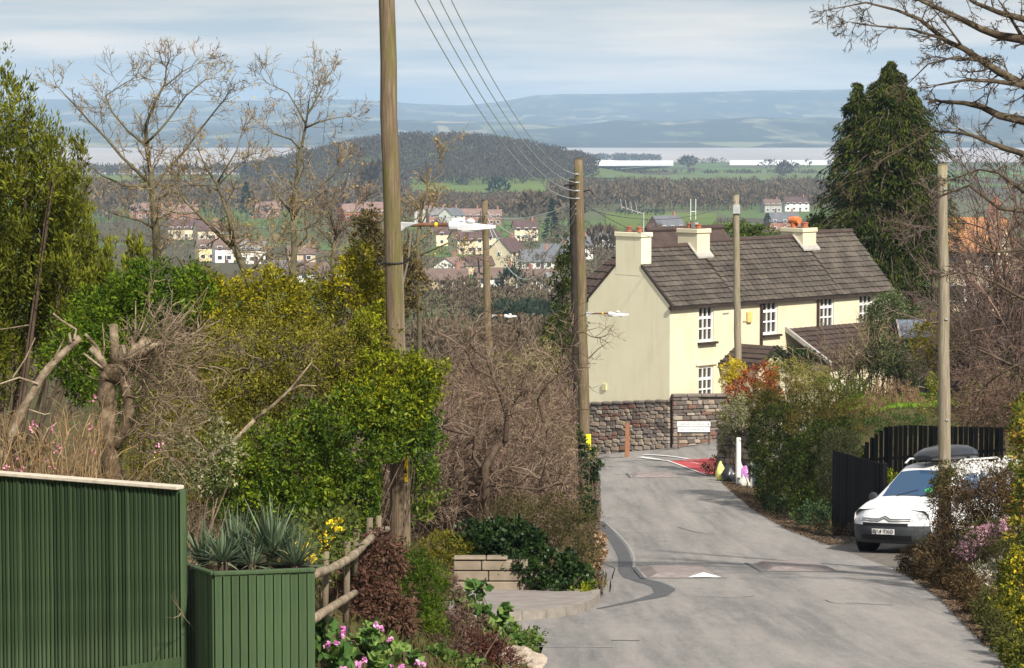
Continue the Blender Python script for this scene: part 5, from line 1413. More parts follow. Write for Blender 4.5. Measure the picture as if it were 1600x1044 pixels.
def shrub(name, label, blobs, n, L, W, m, seed, stem_m=None, cat='shrub', group=None, base=None, stems=8, **kw):
    """leafy shrub: a leaf mass over a spray of stems that stand on the ground"""
    rng = np.random.default_rng(seed)
    cs = np.array([b[0] for b in blobs]); rr = np.array([b[1] for b in blobs])
    if base is None:
        bx, by = cs[:, 0].mean(), cs[:, 1].mean()
        base = np.array([bx, by, float(ZG(bx, by))])
    t = thing(name, label, cat, tuple(base), group=group)
    world_obj('leaves', *foliage(blobs, n, L, W, rng, **kw), m, t)
    k = rng.integers(0, len(blobs), stems)
    tip = cs[k] + rng.normal(size=(stems, 3)) * rr[k] * .35
    st = base + rng.normal(size=(stems, 3)) * np.array([.12, .12, 0])
    mid = st * .5 + tip * .5 + rng.normal(size=(stems, 3)) * .1
    pts = np.stack([st - np.array([0, 0, .1]), st * .7 + mid * .3, mid, tip], 1)
    rad = np.linspace(.03, .008, 4)[None].repeat(stems, 0) * max(.4, min(2.0, rr.max()))
    world_obj('stems', *tubes([(pts, rad)], 5), stem_m or BARK, t)
    return t
def twiggy(name, label, base, n, H, spread, spec, m, seed, r0=.02, cat='shrub', group=None, lean=(0, 0), basew=.3, leaf=None, sides=3, off_lane=False):
    rng = np.random.default_rng(seed)
    base = np.asarray(base, float)
    t = thing(name, label, cat, tuple(base), group=group)
    p = base + rng.normal(size=(n, 3)) * np.array([basew, basew * .6, 0])
    p[:, 2] = ZG(p[:, 0], p[:, 1]) - .05
    d = np.stack([rng.normal(size=n) * spread + lean[0], rng.normal(size=n) * spread + lean[1], np.ones(n)], 1)
    pl = grow(p, d, H * (.55 + .5 * rng.random(n)), r0, spec, rng)
    if off_lane:                                # twigs over the lane have been cut back by passing traffic
        keep = [((q[0][..., 0] < np.interp(q[0][..., 1], LEFT_D, LEFT_X) + .08) & (q[0][..., 0] < .0235 * q[0][..., 1])).all(1) for q in pl]
        pl = [(q[0][k_], q[1][k_]) for q, k_ in zip(pl, keep)]
    world_obj('stems', *tubes(pl[:1], 5), BARK if m is not TWIG_Y else BARK_G, t)
    world_obj('twigs', *twigs(pl[1:]), m, t)
    if leaf:
        nl, L, W, lm = leaf
        e = np.concatenate([q[0].reshape(-1, 3) for q in pl[-2:]])
        i = rng.integers(0, len(e), nl)
        c = e[i] + rng.normal(size=(nl, 3)) * .03
        ax = rng.normal(size=(nl, 3)); world_obj('leaves', *leaf_quads(c, ax, rng.normal(size=(nl, 3)), L * (.6 + .8 * rng.random(nl)), W), lm, t)
    return t
SP_T = [dict(seg=5, wob=.24, kids=6, lf=.52, ang=46, t=(.2, 1), rf=.62), dict(seg=4, wob=.30, kids=5, lf=.52, ang=50, rf=.6, rmin=.007), dict(seg=3, wob=.34, kids=5, lf=.6, ang=50, rf=.65, rmin=.0045), dict(seg=2, wob=.35, taper=.6)]
def G(x, d): return np.array([x, d, float(ZG(x, d))])
def gpx(px, d): return G((px - 800) / F * d, d)

# the tall upright conifer
L_YEW = lv('leaf_yew', (.020, .026, .004), (.095, .11, .010), (.26, .27, .024), .25)
plumes = [(4, 95, 16, 120), (34, 122, 15, 110), (56, 165, 14, 130), (22, 170, 18, 160), (78, 205, 14, 120), (100, 215, 12, 120), (131, 224, 11, 60), (118, 250, 14, 120), (60, 260, 22, 190), (20, 300, 25, 220), (95, 300, 20, 190),
          (128, 300, 14, 150), (140, 350, 14, 130), (150, 390, 13, 120), (110, 390, 20, 160), (70, 420, 26, 170), (25, 440, 28, 170), (-30, 150, 26, 260), (-60, 250, 36, 380), (-20, 380, 36, 250), (176, 372, 8, 70), (160, 420, 16, 120), (130, 450, 22, 120), (-90, 180, 40, 420)]
rng = np.random.default_rng(11)
bl = []
for px, py, hw, h in plumes:
    bl.append(blob(px, py + h / 2, 40 + rng.uniform(-.7, .7), hw, h / 2, hw * m_at(40)))
core = [blob(10, 420, 40.6, 120, 190, .9), blob(-60, 330, 40.8, 90, 250, .9)]
yew = shrub('conifer_tree', 'tall upright yellow green conifer with pointed plumes behind the ribbed fence', bl + core + [blob(60, 330, 40.5, 60, 150, .7), blob(100, 420, 40.2, 60, 110, .7)], 92000, .080, .022, L_YEW, 12, cat='tree', base=G(-7.5, 40.3), stems=14, clump=.15, per=26, upright=.45, shell=.5, jitter=.3)
shrub('conifer_tree', 'small dark columnar conifer top beside the bare trees', [blob(214, 405, 41, 14, 38, .14), blob(206, 440, 41, 14, 36, .14), blob(196, 520, 41, 22, 80, .3)], 4200, .10, .03, L_YEW, 13, cat='tree', clump=.09, upright=.8)
shrub('conifer_tree', 'slim pointed conifer sprig close to the tall upright conifer', [blob(165, 470, 39.6, 14, 70, .18)], 1500, .10, .03, L_YEW, 14, cat='tree', clump=.09, upright=.8)

# evergreen shrubs
L_BAY = lv('leaf_bright', (.010, .026, .002), (.052, .102, .006), (.20, .27, .015), .3)
L_GOLD = lv('leaf_golden', (.034, .038, .004), (.15, .145, .008), (.50, .42, .02), .3)
L_OLIVE = lv('leaf_olive', (.022, .024, .003), (.115, .110, .011), (.28, .25, .026), .15)
L_LAUREL = lv('leaf_laurel', (.005, .016, .001), (.034, .075, .005), (.22, .27, .014), .25, rough=.5, spec=.4)
L_LIME = lv('leaf_lime', (.018, .034, .002), (.12, .155, .007), (.42, .42, .02), .3)
L_DARK = lv('leaf_dark_ivy', (.004, .012, .004), (.014, .034, .009), (.06, .10, .022), .15, rough=.4, spec=.4)
shrub('bay_shrub', 'bright green leafy shrub between the tall conifer and the cut tree', [blob(170, 500, 37, 60, 55, .7), blob(250, 480, 37, 60, 60, .8), blob(300, 455, 36.5, 34, 40, .6), blob(215, 450, 37.2, 36, 36, .6), blob(120, 560, 36.5, 50, 60, .6), blob(210, 580, 36.5, 90, 70, .8)], 30000, .062, .024, L_BAY, 15, clump=.12, per=18)
shrub('golden_shrub', 'golden yellow green shrub crowning the laurel in front of the bare trees', [blob(350, 480, 37, 55, 42, .8), blob(425, 470, 37, 50, 42, .7), blob(425, 435, 36.9, 13, 20, .25), blob(490, 475, 36.9, 50, 42, .7), blob(330, 450, 37, 20, 22, .4), blob(550, 445, 36.6, 36, 46, .6), blob(565, 405, 36.6, 16, 26, .25), blob(385, 440, 37, 14, 16, .2), blob(585, 470, 36.4, 26, 44, .4)], 22000, .055, .020, L_GOLD, 16, clump=.10, per=16, base=G(-2.9, 36.9))
shrub('olive_shrub', 'dull olive brown fine leaved shrub beneath the golden shrub', [blob(385, 565, 35.4, 95, 75, .7), blob(320, 640, 35.2, 75, 90, .7), blob(480, 580, 35.3, 90, 75, .7), blob(400, 680, 35.2, 90, 80, .7), blob(250, 690, 34.8, 70, 70, .6), blob(330, 740, 34.6, 80, 60, .6), blob(555, 570, 35.2, 60, 66, .5)], 56000, .050, .017, L_OLIVE, 17, clump=.13, per=26, droop=.2, shell=.4)
PX1 = float(ROOT_O[p1.name][0])
def clear_pole(p):
    """the pole stays bare between its foot and the yellow plate"""
    return ~((np.abs(p[:, 0] - PX1 + .02) < .19) & (p[:, 1] < 35.75) & (p[:, 2] < P(0, 708, 35)[2])) & ~((p[:, 0] > PX1 - .15) & (p[:, 1] < 35.3) & (p[:, 2] < P(0, 716, 35)[2]) & (p[:, 0] < PX1 + .3))
shrub('laurel', 'large glossy dark green laurel wrapping the tall telegraph pole', [blob(470, 720, 34.2, 85, 80, .8), blob(560, 690, 34.3, 85, 85, .8), blob(622, 690, 34.8, 52, 60, .5), blob(545, 785, 33.8, 80, 56, .6), blob(450, 795, 33.6, 80, 56, .6), blob(640, 640, 34.9, 40, 60, .45), blob(662, 765, 36.8, 28, 46, .35), blob(380, 765, 33.8, 60, 60, .5), blob(650, 690, 36.4, 38, 66, .5), blob(600, 780, 34.4, 40, 50, .4)], 52000, .055, .024, L_LAUREL, 18, clump=.10, per=18, base=G(-2.0, 34.2), cut=clear_pole)
shrub('lime_laurel', 'lime green sunlit laurel crown hiding part of the tall pole', [blob(610, 580, 35.0, 52, 50, .5), blob(590, 520, 35.5, 38, 40, .4), blob(652, 605, 34.9, 34, 40, .4), blob(575, 625, 34.8, 55, 44, .5), blob(684, 573, 34.9, 18, 9, .12), blob(660, 575, 34.9, 12, 14, .15), blob(615, 640, 34.6, 55, 36, .5)], 24000, .050, .020, L_LIME, 19, clump=.09, per=16, base=G(-1.6, 34.9), cut=lambda p: ~((np.abs(p[:, 0] - PX1 + .06) < .2) & (p[:, 1] < 35.8) & (p[:, 2] > P(0, 548, 35)[2])))
L_BROWNY = lv('leaf_browned', (.035, .028, .012), (.10, .078, .03), (.22, .17, .06), .15)
shrub('browned_conifer', 'brown clipped conifer top standing just behind the tall pole', [blob(572, 400, 48, 30, 70, .5), blob(608, 420, 48.3, 34, 66, .5), blob(575, 355, 48, 20, 28, .3), blob(640, 440, 48.5, 24, 46, .4), blob(590, 480, 48, 50, 60, .6)], 15000, .07, .024, L_BROWNY, 20, clump=.13, cat='tree')

# the pollarded tree and its cut twigs
rng = np.random.default_rng(21)
dp = 30.5
pt = thing('pollarded_tree', 'gnarled pollarded tree with pale cut stumps and a fan of dead twigs', 'tree', tuple(gpx(172, dp)))
o_ = ROOT_O[pt.name]
def pp(px, py, dd=0.0): return P(px, py, dp + dd) - o_
MB().tube(*knotty([pp(176, 800), pp(172, 710), pp(168, 650), pp(166, 600), pp(172, 585)], [.12, .095, .10, .09, .11], 1, .045, .008), 12).obj('trunk', BARK_T, pt, smooth=True)
MB().tube(*knotty([pp(178, 700), pp(198, 668, -.1), pp(202, 620, -.1), pp(190, 580)], [.06, .065, .06, .07], 2, .05, .01), 10).obj('trunk_fork', BARK_T, pt, smooth=True)
MB().lathe([(.05, -.12), (.11, -.07), (.14, 0), (.125, .06), (.07, .1)], tuple(pp(180, 583)), 12).obj('knuckle', BARK_T, pt, smooth=True)
for a, b, c_, r in (((178, 570), (180, 545), (177, 507), .05), ((165, 580), (158, 562), (142, 543), .042), ((195, 572), (205, 555), (211, 537), .045), ((205, 570), (218, 548), (228, 528), .05), ((215, 560), (222, 545), (232, 530), .035), ((188, 575), (190, 555), (193, 540), .04), ((168, 575), (150, 540), (133, 522), .018), ((222, 560), (232, 545), (253, 534), .03)):
    MB().tube([pp(*a), pp(*b, -.05), pp(*c_, -.08)], [r * 1.15, r, r * .9], 9).obj('stump', BARK_P, pt, smooth=True)
st = np.array([pp(205 + rng.uniform(-18, 20), 575 + rng.uniform(-18, 130), rng.uniform(-.2, .2)) for _ in range(70)])
dr = np.stack([rng.uniform(.2, 1.3, 70), rng.normal(size=70) * .6, rng.normal(size=70) * .6 + .1], 1)
pl = grow(st, dr, rng.uniform(.45, .95, 70), .008, [dict(seg=5, wob=.25, kids=5, lf=.6, ang=40, rf=.6, rmin=.0035), dict(seg=3, wob=.3, kids=4, lf=.6, ang=45, rf=.7, rmin=.003), dict(seg=3, wob=.3)], rng)
V, Q = twigs(pl); link_mesh('twigs', np_mesh('twigs', V, Q), lv('twig_dead', (.10, .07, .045), (.20, .145, .098), (.36, .28, .20), 0, rough=.9), pt)['kind'] = 'stuff'
for a, b in (((228, 560), (325, 448)), ((215, 560), (298, 470)), ((240, 560), (290, 500)), ((195, 560), (238, 470)), ((205, 555), (212, 470)), ((160, 570), (160, 505)), ((250, 540), (345, 500)), ((210, 545), (256, 465))):
    m0 = ((a[0] + b[0]) / 2 + 3, (a[1] + b[1]) / 2 + 2)
    MB().tube([pp(*a), pp(*m0, -.1), pp(*b, -.1)], [.013, .010, .005], 5).obj('shoot', BARK_P, pt)
# leaning cut branch
dl = 29.0
lt_ = thing('leaning_tree', 'bare pale trunk leaning over the ribbed fence with its top sawn off', 'tree', tuple(gpx(-20, dl)))
o_ = ROOT_O[lt_.name]
def pq(px, py, dd=0.0): return P(px, py, dl + dd) - o_
MB().tube(*knotty([pq(-20, 800), pq(0, 720), pq(35, 640), pq(75, 575), pq(125, 527)], [.055, .05, .046, .042, .034], 3, .05, .01), 10).obj('trunk', BARK_P, lt_, smooth=True)
for pts, r in (([(116, 530), (119, 515), (95, 500), (83, 490)], .014), ([(110, 535), (108, 520)], .016), ([(60, 600), (30, 590), (0, 600)], .012), ([(85, 560), (100, 530)], .01), ([(20, 590), (40, 560), (55, 528)], .009), ([(0, 515), (20, 512), (45, 508)], .006), ([(0, 733), (30, 735), (55, 725)], .018), ([(130, 552), (160, 575)], .012), ([(45, 640), (70, 648), (78, 646)], .009), ([(55, 712), (75, 670), (90, 660)], .008)):
    MB().tube([pq(x, y, -.05) for x, y in pts], [r * (1 - .45 * k / len(pts)) for k in range(len(pts))], 6).obj('branch', BARK_P, lt_)
FL_PINK = lv('petal_pink', (.55, .12, .22), (.75, .28, .40), (.88, .55, .64), .3)
# dry stems with a few pink blossoms along the fence
rng = np.random.default_rng(23)
def stalks(name, label, px0, px1, d0, d1, n, h, m, seed, lean=.12, flowers=0, fm=None, L0=.012, cat='shrub', kids=3):
    r_ = np.random.default_rng(seed)
    px = r_.uniform(px0, px1, n); d = r_.uniform(d0, d1, n); x = (px - 800) / F * d
    p = np.stack([x, d, ZG(x, d) - .05], 1)
    base = gpx((px0 + px1) / 2, (d0 + d1) / 2)
    t = thing(name, label, cat, tuple(base))
    dr = np.stack([r_.normal(size=n) * lean, r_.normal(size=n) * lean, np.ones(n)], 1)
    pl = grow(p, dr, h * r_.uniform(.6, 1.08, n), L0, [dict(seg=6, wob=.09, kids=kids, lf=.22, ang=30, t=(.4, 1), rf=.7, rmin=.004), dict(seg=3, wob=.2, kids=2, lf=.6, ang=40), dict(seg=2, wob=.3)], r_)
    world_obj('stems', *merge([tubes(pl[:1], 3), ribbons(pl[1:])]), m, t)
    if flowers:
        e = pl[-1][0][:, -1]; idx = r_.integers(0, len(e), flowers)
        c = np.repeat(e[idx], 7, 0) + r_.normal(size=(flowers * 7, 3)) * .022
        world_obj('blossoms', *leaf_quads(c, r_.normal(size=c.shape), r_.normal(size=c.shape), .032, .026), fm, t)
    return t
stalks('dry_stems', 'tawny dry shrub stems with scattered pink blossoms behind the ribbed fence', -60, 150, 28.2, 29.8, 260, 1.75, lv('stalk_tawny', (.12, .075, .035), (.23, .15, .075), (.38, .27, .15), 0, rough=.9), 24, .13, 26, FL_PINK)
stalks('dry_stems', 'thicker brown dry stems around the foot of the pollarded tree', 40, 300, 29.0, 31.5, 180, 1.3, TWIG, 25, .3, 9, FL_PINK)
stalks('dry_stems', 'thin tan dead sprigs sticking out of the green planter', 292, 395, 25.4, 26.6, 110, 1.35, TWIG_Y, 26, .32, kids=4, L0=.006)
shrub('cream_flower_shrub', 'straggly shrub dotted with small cream flowers below the olive shrub', [blob(310, 690, 31.5, 45, 40, .3), blob(285, 735, 31.2, 40, 40, .3), blob(345, 720, 31.5, 30, 35, .3)], 2600, .05, .022, lv('leaf_cream_mix', (.03, .05, .012), (.10, .12, .035), (.55, .50, .32), .3), 27, clump=.16)
# the pale forked branch in front of the laurel
br = thing('fallen_branch', 'long pale forked branch reaching up in front of the laurel', 'branch', tuple(P(320, 715, 33.0)))
o_ = ROOT_O[br.name]
def pb(px, py): return P(px, py, 32.9) - o_
MB().tube([pb(310, 730), pb(345, 700), pb(370, 685), pb(398, 656)], [.035, .032, .03, .022], 8).obj('limb', BARK_P, br, smooth=True)
MB().tube([pb(398, 656), pb(425, 635), pb(452, 610), pb(468, 590), pb(488, 565)], [.022, .02, .016, .012, .007], 7).obj('limb_end', BARK_P, br, smooth=True)
MB().tube([pb(450, 612), pb(470, 602), pb(495, 603)], [.013, .010, .006], 6).obj('side_twig', BARK_P, br, smooth=True)
MB().tube([pb(488, 570), pb(498, 578), pb(502, 585)], [.008, .006, .004], 6).obj('side_twig', BARK_P, br, smooth=True)

# spiky planter plants
def spiky(name, label, px, py, d, n, L, W, m, seed, spreadz=.5):
    r_ = np.random.default_rng(seed)
    base = P(px, py, d)
    t = thing(name, label, 'plant', tuple(base))
    an = r_.uniform(0, 2 * math.pi, n); el = np.clip(r_.normal(.75, .42, n), .05, 1.5)
    V, Q = [], []
    for a_, e_, l_ in zip(an, el, L * r_.uniform(.6, 1.1, n)):
        h_ = np.array([math.cos(a_), math.sin(a_), 0]); side = np.array([-math.sin(a_), math.cos(a_), 0])
        k = len(V)
        for j in range(5):
            f = j / 4; z = math.sin(e_) * f * l_ - .28 * l_ * f * f * math.cos(e_) * spreadz
            c = h_ * (math.cos(e_) * f * l_ + .02) + np.array([0, 0, z]); w_ = W * (1 - .93 * f ** 1.6) * .5
            V += [c - side * w_, c + side * w_]
        Q += [(k + 2 * j, k + 2 * j + 1, k + 2 * j + 3, k + 2 * j + 2) for j in range(4)]
    link_mesh('leaves', np_mesh('leaves', np.array(V), np.array(Q)), m, t)
    MB().lathe([(.03, -.3), (.045, -.08), (.05, 0), (.02, .06)], (0, 0, 0), 8).obj('stem', BARK, t)
    return t
L_SPIKE = leafmat('leaf_spiky', [(.1, (.04, .065, .035)), (.5, (.105, .15, .085)), (.9, (.25, .30, .20))], .2, .5, .3)
spiky('spiky_plant', 'large grey green spiky plant rising from the planter beside the yellow flowers', 425, 870, 25.5, 150, .60, .030, L_SPIKE, 31)
spiky('spiky_plant', 'spreading grey green spiky plant in the middle of the planter', 370, 880, 25.7, 130, .54, .028, L_SPIKE, 32)
spiky('spiky_plant', 'small grey green spiky plant at the fence corner of the planter', 318, 880, 25.9, 90, .46, .026, L_SPIKE, 33)
spiky('spiky_plant', 'low spiky tuft at the rim of the planter', 395, 884, 25.2, 60, .30, .022, L_SPIKE, 34)
spiky('spiky_plant', 'grey green spiky plant leaning over the yellow flowers', 462, 884, 25.3, 110, .44, .026, L_SPIKE, 341)
spiky('spiky_plant', 'low spreading spiky plant hiding the planter soil at the front', 348, 878, 25.1, 90, .34, .024, L_SPIKE, 342)
FL_YEL = lv('petal_yellow', (.50, .30, .01), (.78, .58, .02), (.88, .74, .06), .3)
L_MID = lv('leaf_mid', (.02, .045, .01), (.07, .125, .025), (.20, .27, .07), .3)
L_RUSSET = lv('leaf_russet', (.035, .018, .012), (.085, .04, .028), (.15, .085, .055), .15)
def flowering(name, label, blobs, nleaf, L, W, m, nfl, fm, seed, fs=.05, cl=5, base=None, cat='plant', flo=.85, **kw):
    t = shrub(name, label, blobs, nleaf, L, W, m, seed, cat=cat, base=base, **kw)
    r_ = np.random.default_rng(seed + 500)
    cs = []
    for c, r in blobs:
        k = max(2, nfl // len(blobs)); dd = unit(r_.normal(size=(k, 3)) + np.array([0, -.9, .5])); cs.append(c + dd * r * flo * (1 + .12 * r_.normal(size=(k, 1))))
    cs = np.concatenate(cs)
    if len(cs) <= 60:                           # few and large: every flower head a piece of its own
        for c in cs:
            cc = c + r_.normal(size=(cl, 3)) * fs * .25
            world_obj('flower', *leaf_quads(cc, r_.normal(size=cc.shape), r_.normal(size=cc.shape) + np.array([0, -1, .6]), fs, fs * .8), fm, t)
        return t
    cc = np.repeat(cs, cl, 0) + r_.normal(size=(len(cs) * cl, 3)) * fs * .45
    ax = r_.normal(size=cc.shape); world_obj('flowers', *leaf_quads(cc, ax, r_.normal(size=cc.shape) + np.array([0, -1, .6]), fs, fs * .8), fm, t)
    return t
flowering('yellow_flowers', 'clump of yellow flowers at the end of the planter', [blob(470, 865, 26.6, 26, 20, .2), blob(498, 850, 27.4, 26, 22, .25), blob(520, 830, 28.4, 18, 22, .2)], 1700, .07, .03, lv('leaf_dark_mix', (.03, .02, .012), (.06, .08, .018), (.16, .2, .03), .2), 46, FL_YEL, 35, .06)
shrub('green_shrub', 'small bright green shrub behind the rustic rails', [blob(545, 860, 30.5, 30, 28, .3), blob(560, 900, 30.0, 30, 40, .3)], 2600, .06, .024, L_BAY, 36, clump=.1)
shrub('russet_shrub', 'dark russet dead-leaved shrub behind the rustic rails', [blob(590, 880, 29.2, 40, 42, .35), blob(570, 930, 28.8, 40, 45, .3), blob(600, 960, 28.6, 45, 40, .3)], 8000, .06, .022, L_RUSSET, 37, stem_m=BARK, clump=.12, droop=.5)
L_FLUFF = lv('leaf_fluffy', (.010, .024, .002), (.042, .082, .007), (.15, .21, .016), .3)
shrub('fluffy_conifer', 'fluffy bright green dwarf conifer at the foot of the tall pole', [blob(640, 890, 30.6, 34, 36, .3), blob(665, 920, 30.5, 36, 40, .32), blob(655, 965, 30.2, 38, 42, .32), blob(672, 990, 30.0, 28, 30, .3)], 17000, .045, .010, L_FLUFF, 38, clump=.08, per=26, up=.4)
# bank planting at the corner
L_BERG = lv('leaf_bergenia', (.02, .05, .014), (.065, .14, .035), (.24, .33, .08), .25, rough=.35, spec=.4)
FL_MAG = lv('petal_magenta', (.45, .08, .34), (.68, .25, .55), (.85, .55, .75), .3)
flowering('bergenia', 'broad leaved plant with magenta pink flower heads beside the planter', [blob(520, 1010, 26.6, 36, 30, .25), blob(575, 1000, 27.2, 40, 28, .3), blob(550, 1045, 26.2, 55, 28, .3), blob(620, 1030, 27.4, 36, 26, .25)], 620, .13, .10, L_BERG, 22, FL_MAG, 39, .045, cl=14, clump=.12, flo=1.1)
shrub('bergenia', 'broad green leaved plant spilling over the bank towards the road', [blob(745, 940, 31.6, 30, 24, .2), blob(765, 970, 31.2, 30, 30, .22), blob(785, 1000, 30.8, 26, 30, .2), blob(735, 925, 31.8, 16, 14, .15)], 620, .12, .085, L_BERG, 40, cat='plant', clump=.1)
shrub('ground_ivy', 'mat of dark low ivy round the pale rocks at the corner', [blob(800, 1012, 31.8, 24, 14, .4), blob(822, 1018, 31.4, 14, 12, .3), blob(795, 990, 32.8, 20, 16, .4), blob(815, 1000, 33.4, 14, 10, .3), gblob(838, 1000, 13, 10, .25), gblob(830, 1006, 12, 10, .25)], 3200, .05, .035, L_MID, 401, clump=.09, cat='plant')
L_MULCH = lv('leaf_mulch', (.035, .02, .014), (.085, .05, .035), (.20, .13, .10), .1)
shrub('brown_heather', 'brown faded heather covering the bank above the pale rock', [blob(720, 990, 30.6, 45, 36, .4), blob(760, 1020, 30.0, 45, 30, .35), blob(700, 1030, 29.4, 50, 34, .4), blob(710, 950, 31.2, 20, 40, .25)], 9000, .05, .014, L_MULCH, 41, clump=.1)
shrub('reddish_heather', 'dark red brown low heather at the foot of the bank', [blob(752, 1015, 29.9, 32, 24, .25), blob(775, 1030, 29.8, 28, 20, .2)], 3200, .05, .013, lv('leaf_redbrown', (.03, .012, .01), (.085, .03, .022), (.15, .06, .045), .1), 42, clump=.09)
shrub('trailing_ivy', 'low green ivy trailing along the bottom of the bank', [blob(690, 1040, 28.6, 60, 18, .3), blob(790, 1022, 30.2, 20, 14, .2)], 1500, .06, .045, L_MID, 43, clump=.12, cat='plant')

L_DEADLEAF = lv('leaf_withered', (.06, .042, .022), (.15, .105, .055), (.27, .20, .11), .1)
# ------------------------------------------------------------------ thicket beyond the side turning
rng = np.random.default_rng(50)
for k, (px, d, h, sp_, n, m, lab) in enumerate((
    (672, 47.0, 3.4, .5, 24, TWIG, 'dense brown twiggy shrub just past the tall pole'), (720, 49.0, 3.3, .55, 24, TWIG_R, 'reddish brown twiggy shrub behind the block wall'),
    (770, 50.0, 3.2, .5, 24, TWIG, 'tangled brown shrub behind the ivy mound'), (822, 52.0, 3.2, .5, 24, TWIG_R, 'reddish twiggy shrub between the ivy mound and the mossy pole'),
    (836, 55.0, 3.0, .3, 22, TWIG, 'brown arching shrub at the edge of the lane'), (700, 56.0, 4.6, .5, 22, TWIG, 'tall brown shrub in the heart of the thicket'),
    (750, 60.0, 5.0, .5, 24, TWIG_R, 'tall reddish shrub below the weathered pole'), (810, 62.0, 4.9, .5, 24, TWIG_Y, 'tall buff twigged shrub in front of the small street lamp'),
    (855, 66.0, 4.8, .36, 22, TWIG_R, 'tall reddish shrub standing beside the mossy pole'), (660, 64.0, 5.5, .5, 20, TWIG_Y, 'buff twigged tall shrub behind the tall pole'),
    (898, 73.5, 4.6, .14, 14, TWIG, 'brown twigs climbing the mossy pole'), (715, 78.0, 6.2, .45, 20, TWIG, 'brown bare shrub rising behind the thicket'), (800, 82.0, 5.6, .45, 20, TWIG_R, 'reddish bare shrub at the back of the thicket'))):
    twiggy('twiggy_shrub', lab, gpx(px, d), n, h * .62, sp_ * .62, SP_T, m, 60 + k, (.022, .034, .028)[k % 3], basew=.55, leaf=(260, .05, .03, L_DEADLEAF), off_lane=True)
# gnarled branches standing out
gt = thing('gnarled_tree', 'gnarled grey brown bare tree with twisting limbs in the thicket', 'tree', tuple(gpx(770, 47.5)))
o_ = ROOT_O[gt.name]
def pg(px, py, dd=0): return P(px, py, 46.9 + dd) - o_
for nm, pts, r in (('trunk', [(765, 900), (760, 790), (758, 730), (775, 700), (800, 680)], (.11, .10, .09, .08, .06)), ('limb', [(760, 740), (740, 715), (742, 680), (700, 672), (690, 668)], (.06, .05, .045, .03, .02)), ('limb', [(790, 690), (792, 650), (780, 610), (770, 590), (740, 575), (728, 545)], (.06, .055, .05, .04, .03, .02)),
                   ('limb', [(792, 645), (805, 625), (820, 608)], (.045, .035, .025)), ('limb', [(770, 590), (760, 560), (745, 550)], (.03, .025, .015)), ('limb', [(730, 755), (790, 760), (840, 765), (880, 755)], (.045, .04, .03, .02)), ('limb', [(800, 735), (815, 740), (835, 745), (845, 750)], (.04, .04, .035, .02)),
                   ('limb', [(850, 660), (840, 625), (855, 600), (880, 580), (888, 555), (900, 520)], (.03, .03, .028, .024, .02, .012)), ('limb', [(700, 770), (745, 775), (800, 755)], (.03, .03, .02)), ('limb', [(870, 600), (900, 640), (920, 640)], (.02, .015, .01)), ('limb', [(920, 560), (935, 545), (950, 535)], (.014, .01, .006))):
    MB().tube([pg(x, y, .25 * math.sin(i * 2.1)) for i, (x, y) in enumerate(pts)], [v * .72 for v in r], 8).obj(nm, BARK, gt, smooth=True)
tw = [pg(x, y) for x, y in ((690, 668), (728, 545), (745, 550), (820, 608), (880, 755), (845, 750), (900, 520), (770, 590), (742, 680), (792, 650), (880, 580))]
pl = grow(np.repeat(tw, 6, 0), np.random.default_rng(3).normal(size=(66, 3)) + np.array([0, 0, .5]), .7, .012, [dict(seg=4, wob=.3, kids=5, lf=.6, ang=45, rmin=.004), dict(seg=3, wob=.3, kids=4, lf=.6, ang=45, rmin=.0035), dict(seg=2, wob=.3)], np.random.default_rng(4))
V, Q = twigs(pl); link_mesh('twigs', np_mesh('twigs', V, Q), TWIG, gt)['kind'] = 'stuff'
shrub('ivy_mound', 'dark green ivy mound tumbling over the block wall', [blob(750, 855, 44.2, 45, 34, .5), blob(810, 860, 44.0, 45, 34, .5), blob(860, 890, 43.6, 50, 32, .45), blob(890, 905, 43.4, 34, 26, .35), blob(780, 845, 44.4, 60, 30, .5), blob(805, 888, 42.75, 34, 14, .16), blob(838, 905, 42.7, 22, 20, .16), blob(860, 915, 42.6, 26, 20, .2)], 15000, .07, .05, L_DARK, 70, clump=.12)
shrub('brown_hedge', 'brown green clipped heathery mound at the lane edge above the ivy', [blob(850, 815, 45.2, 60, 40, .6), blob(895, 830, 44.8, 40, 48, .5), blob(800, 800, 45.6, 40, 26, .5), blob(905, 870, 44.4, 26, 30, .4)], 19000, .045, .012, lv('leaf_browngreen', (.03, .026, .010), (.07, .062, .022), (.14, .115, .05), .1), 71, clump=.1, per=30)
shrub('green_tuft', 'green grassy tuft between the fluffy conifer and the ivy mound', [blob(690, 860, 43.8, 36, 28, .4), blob(720, 870, 43.9, 26, 22, .3)], 3800, .06, .014, L_OLIVE, 72, clump=.1, up=.8)
shrub('dark_ivy', 'dark ivy clothing the foot of the mossy pole by the lane', [blob(925, 735, 72.5, 13, 34, .35), blob(910, 790, 68.0, 20, 22, .4), blob(905, 710, 74.2, 12, 44, .4)], 3600, .08, .05, L_DARK, 73, clump=.12)
shrub('yellow_tuft', 'small yellow green weeds at the kerb end below the ivy', [blob(905, 930, 42.4, 24, 12, .2), blob(880, 935, 42.6, 18, 8, .15), blob(925, 918, 42.8, 10, 8, .12)], 1000, .05, .025, L_LIME, 74, cat='plant', clump=.07)
shrub('dead_leaves', 'pile of pale dead leaves at the lane edge beside the brown mound', [blob(935, 855, 49.0, 14, 16, .5), blob(930, 875, 47.0, 12, 10, .5)], 900, .07, .045, lv('leaf_dead', (.12, .075, .04), (.27, .18, .10), (.42, .31, .19), .1), 75, cat='plant', clump=.1)
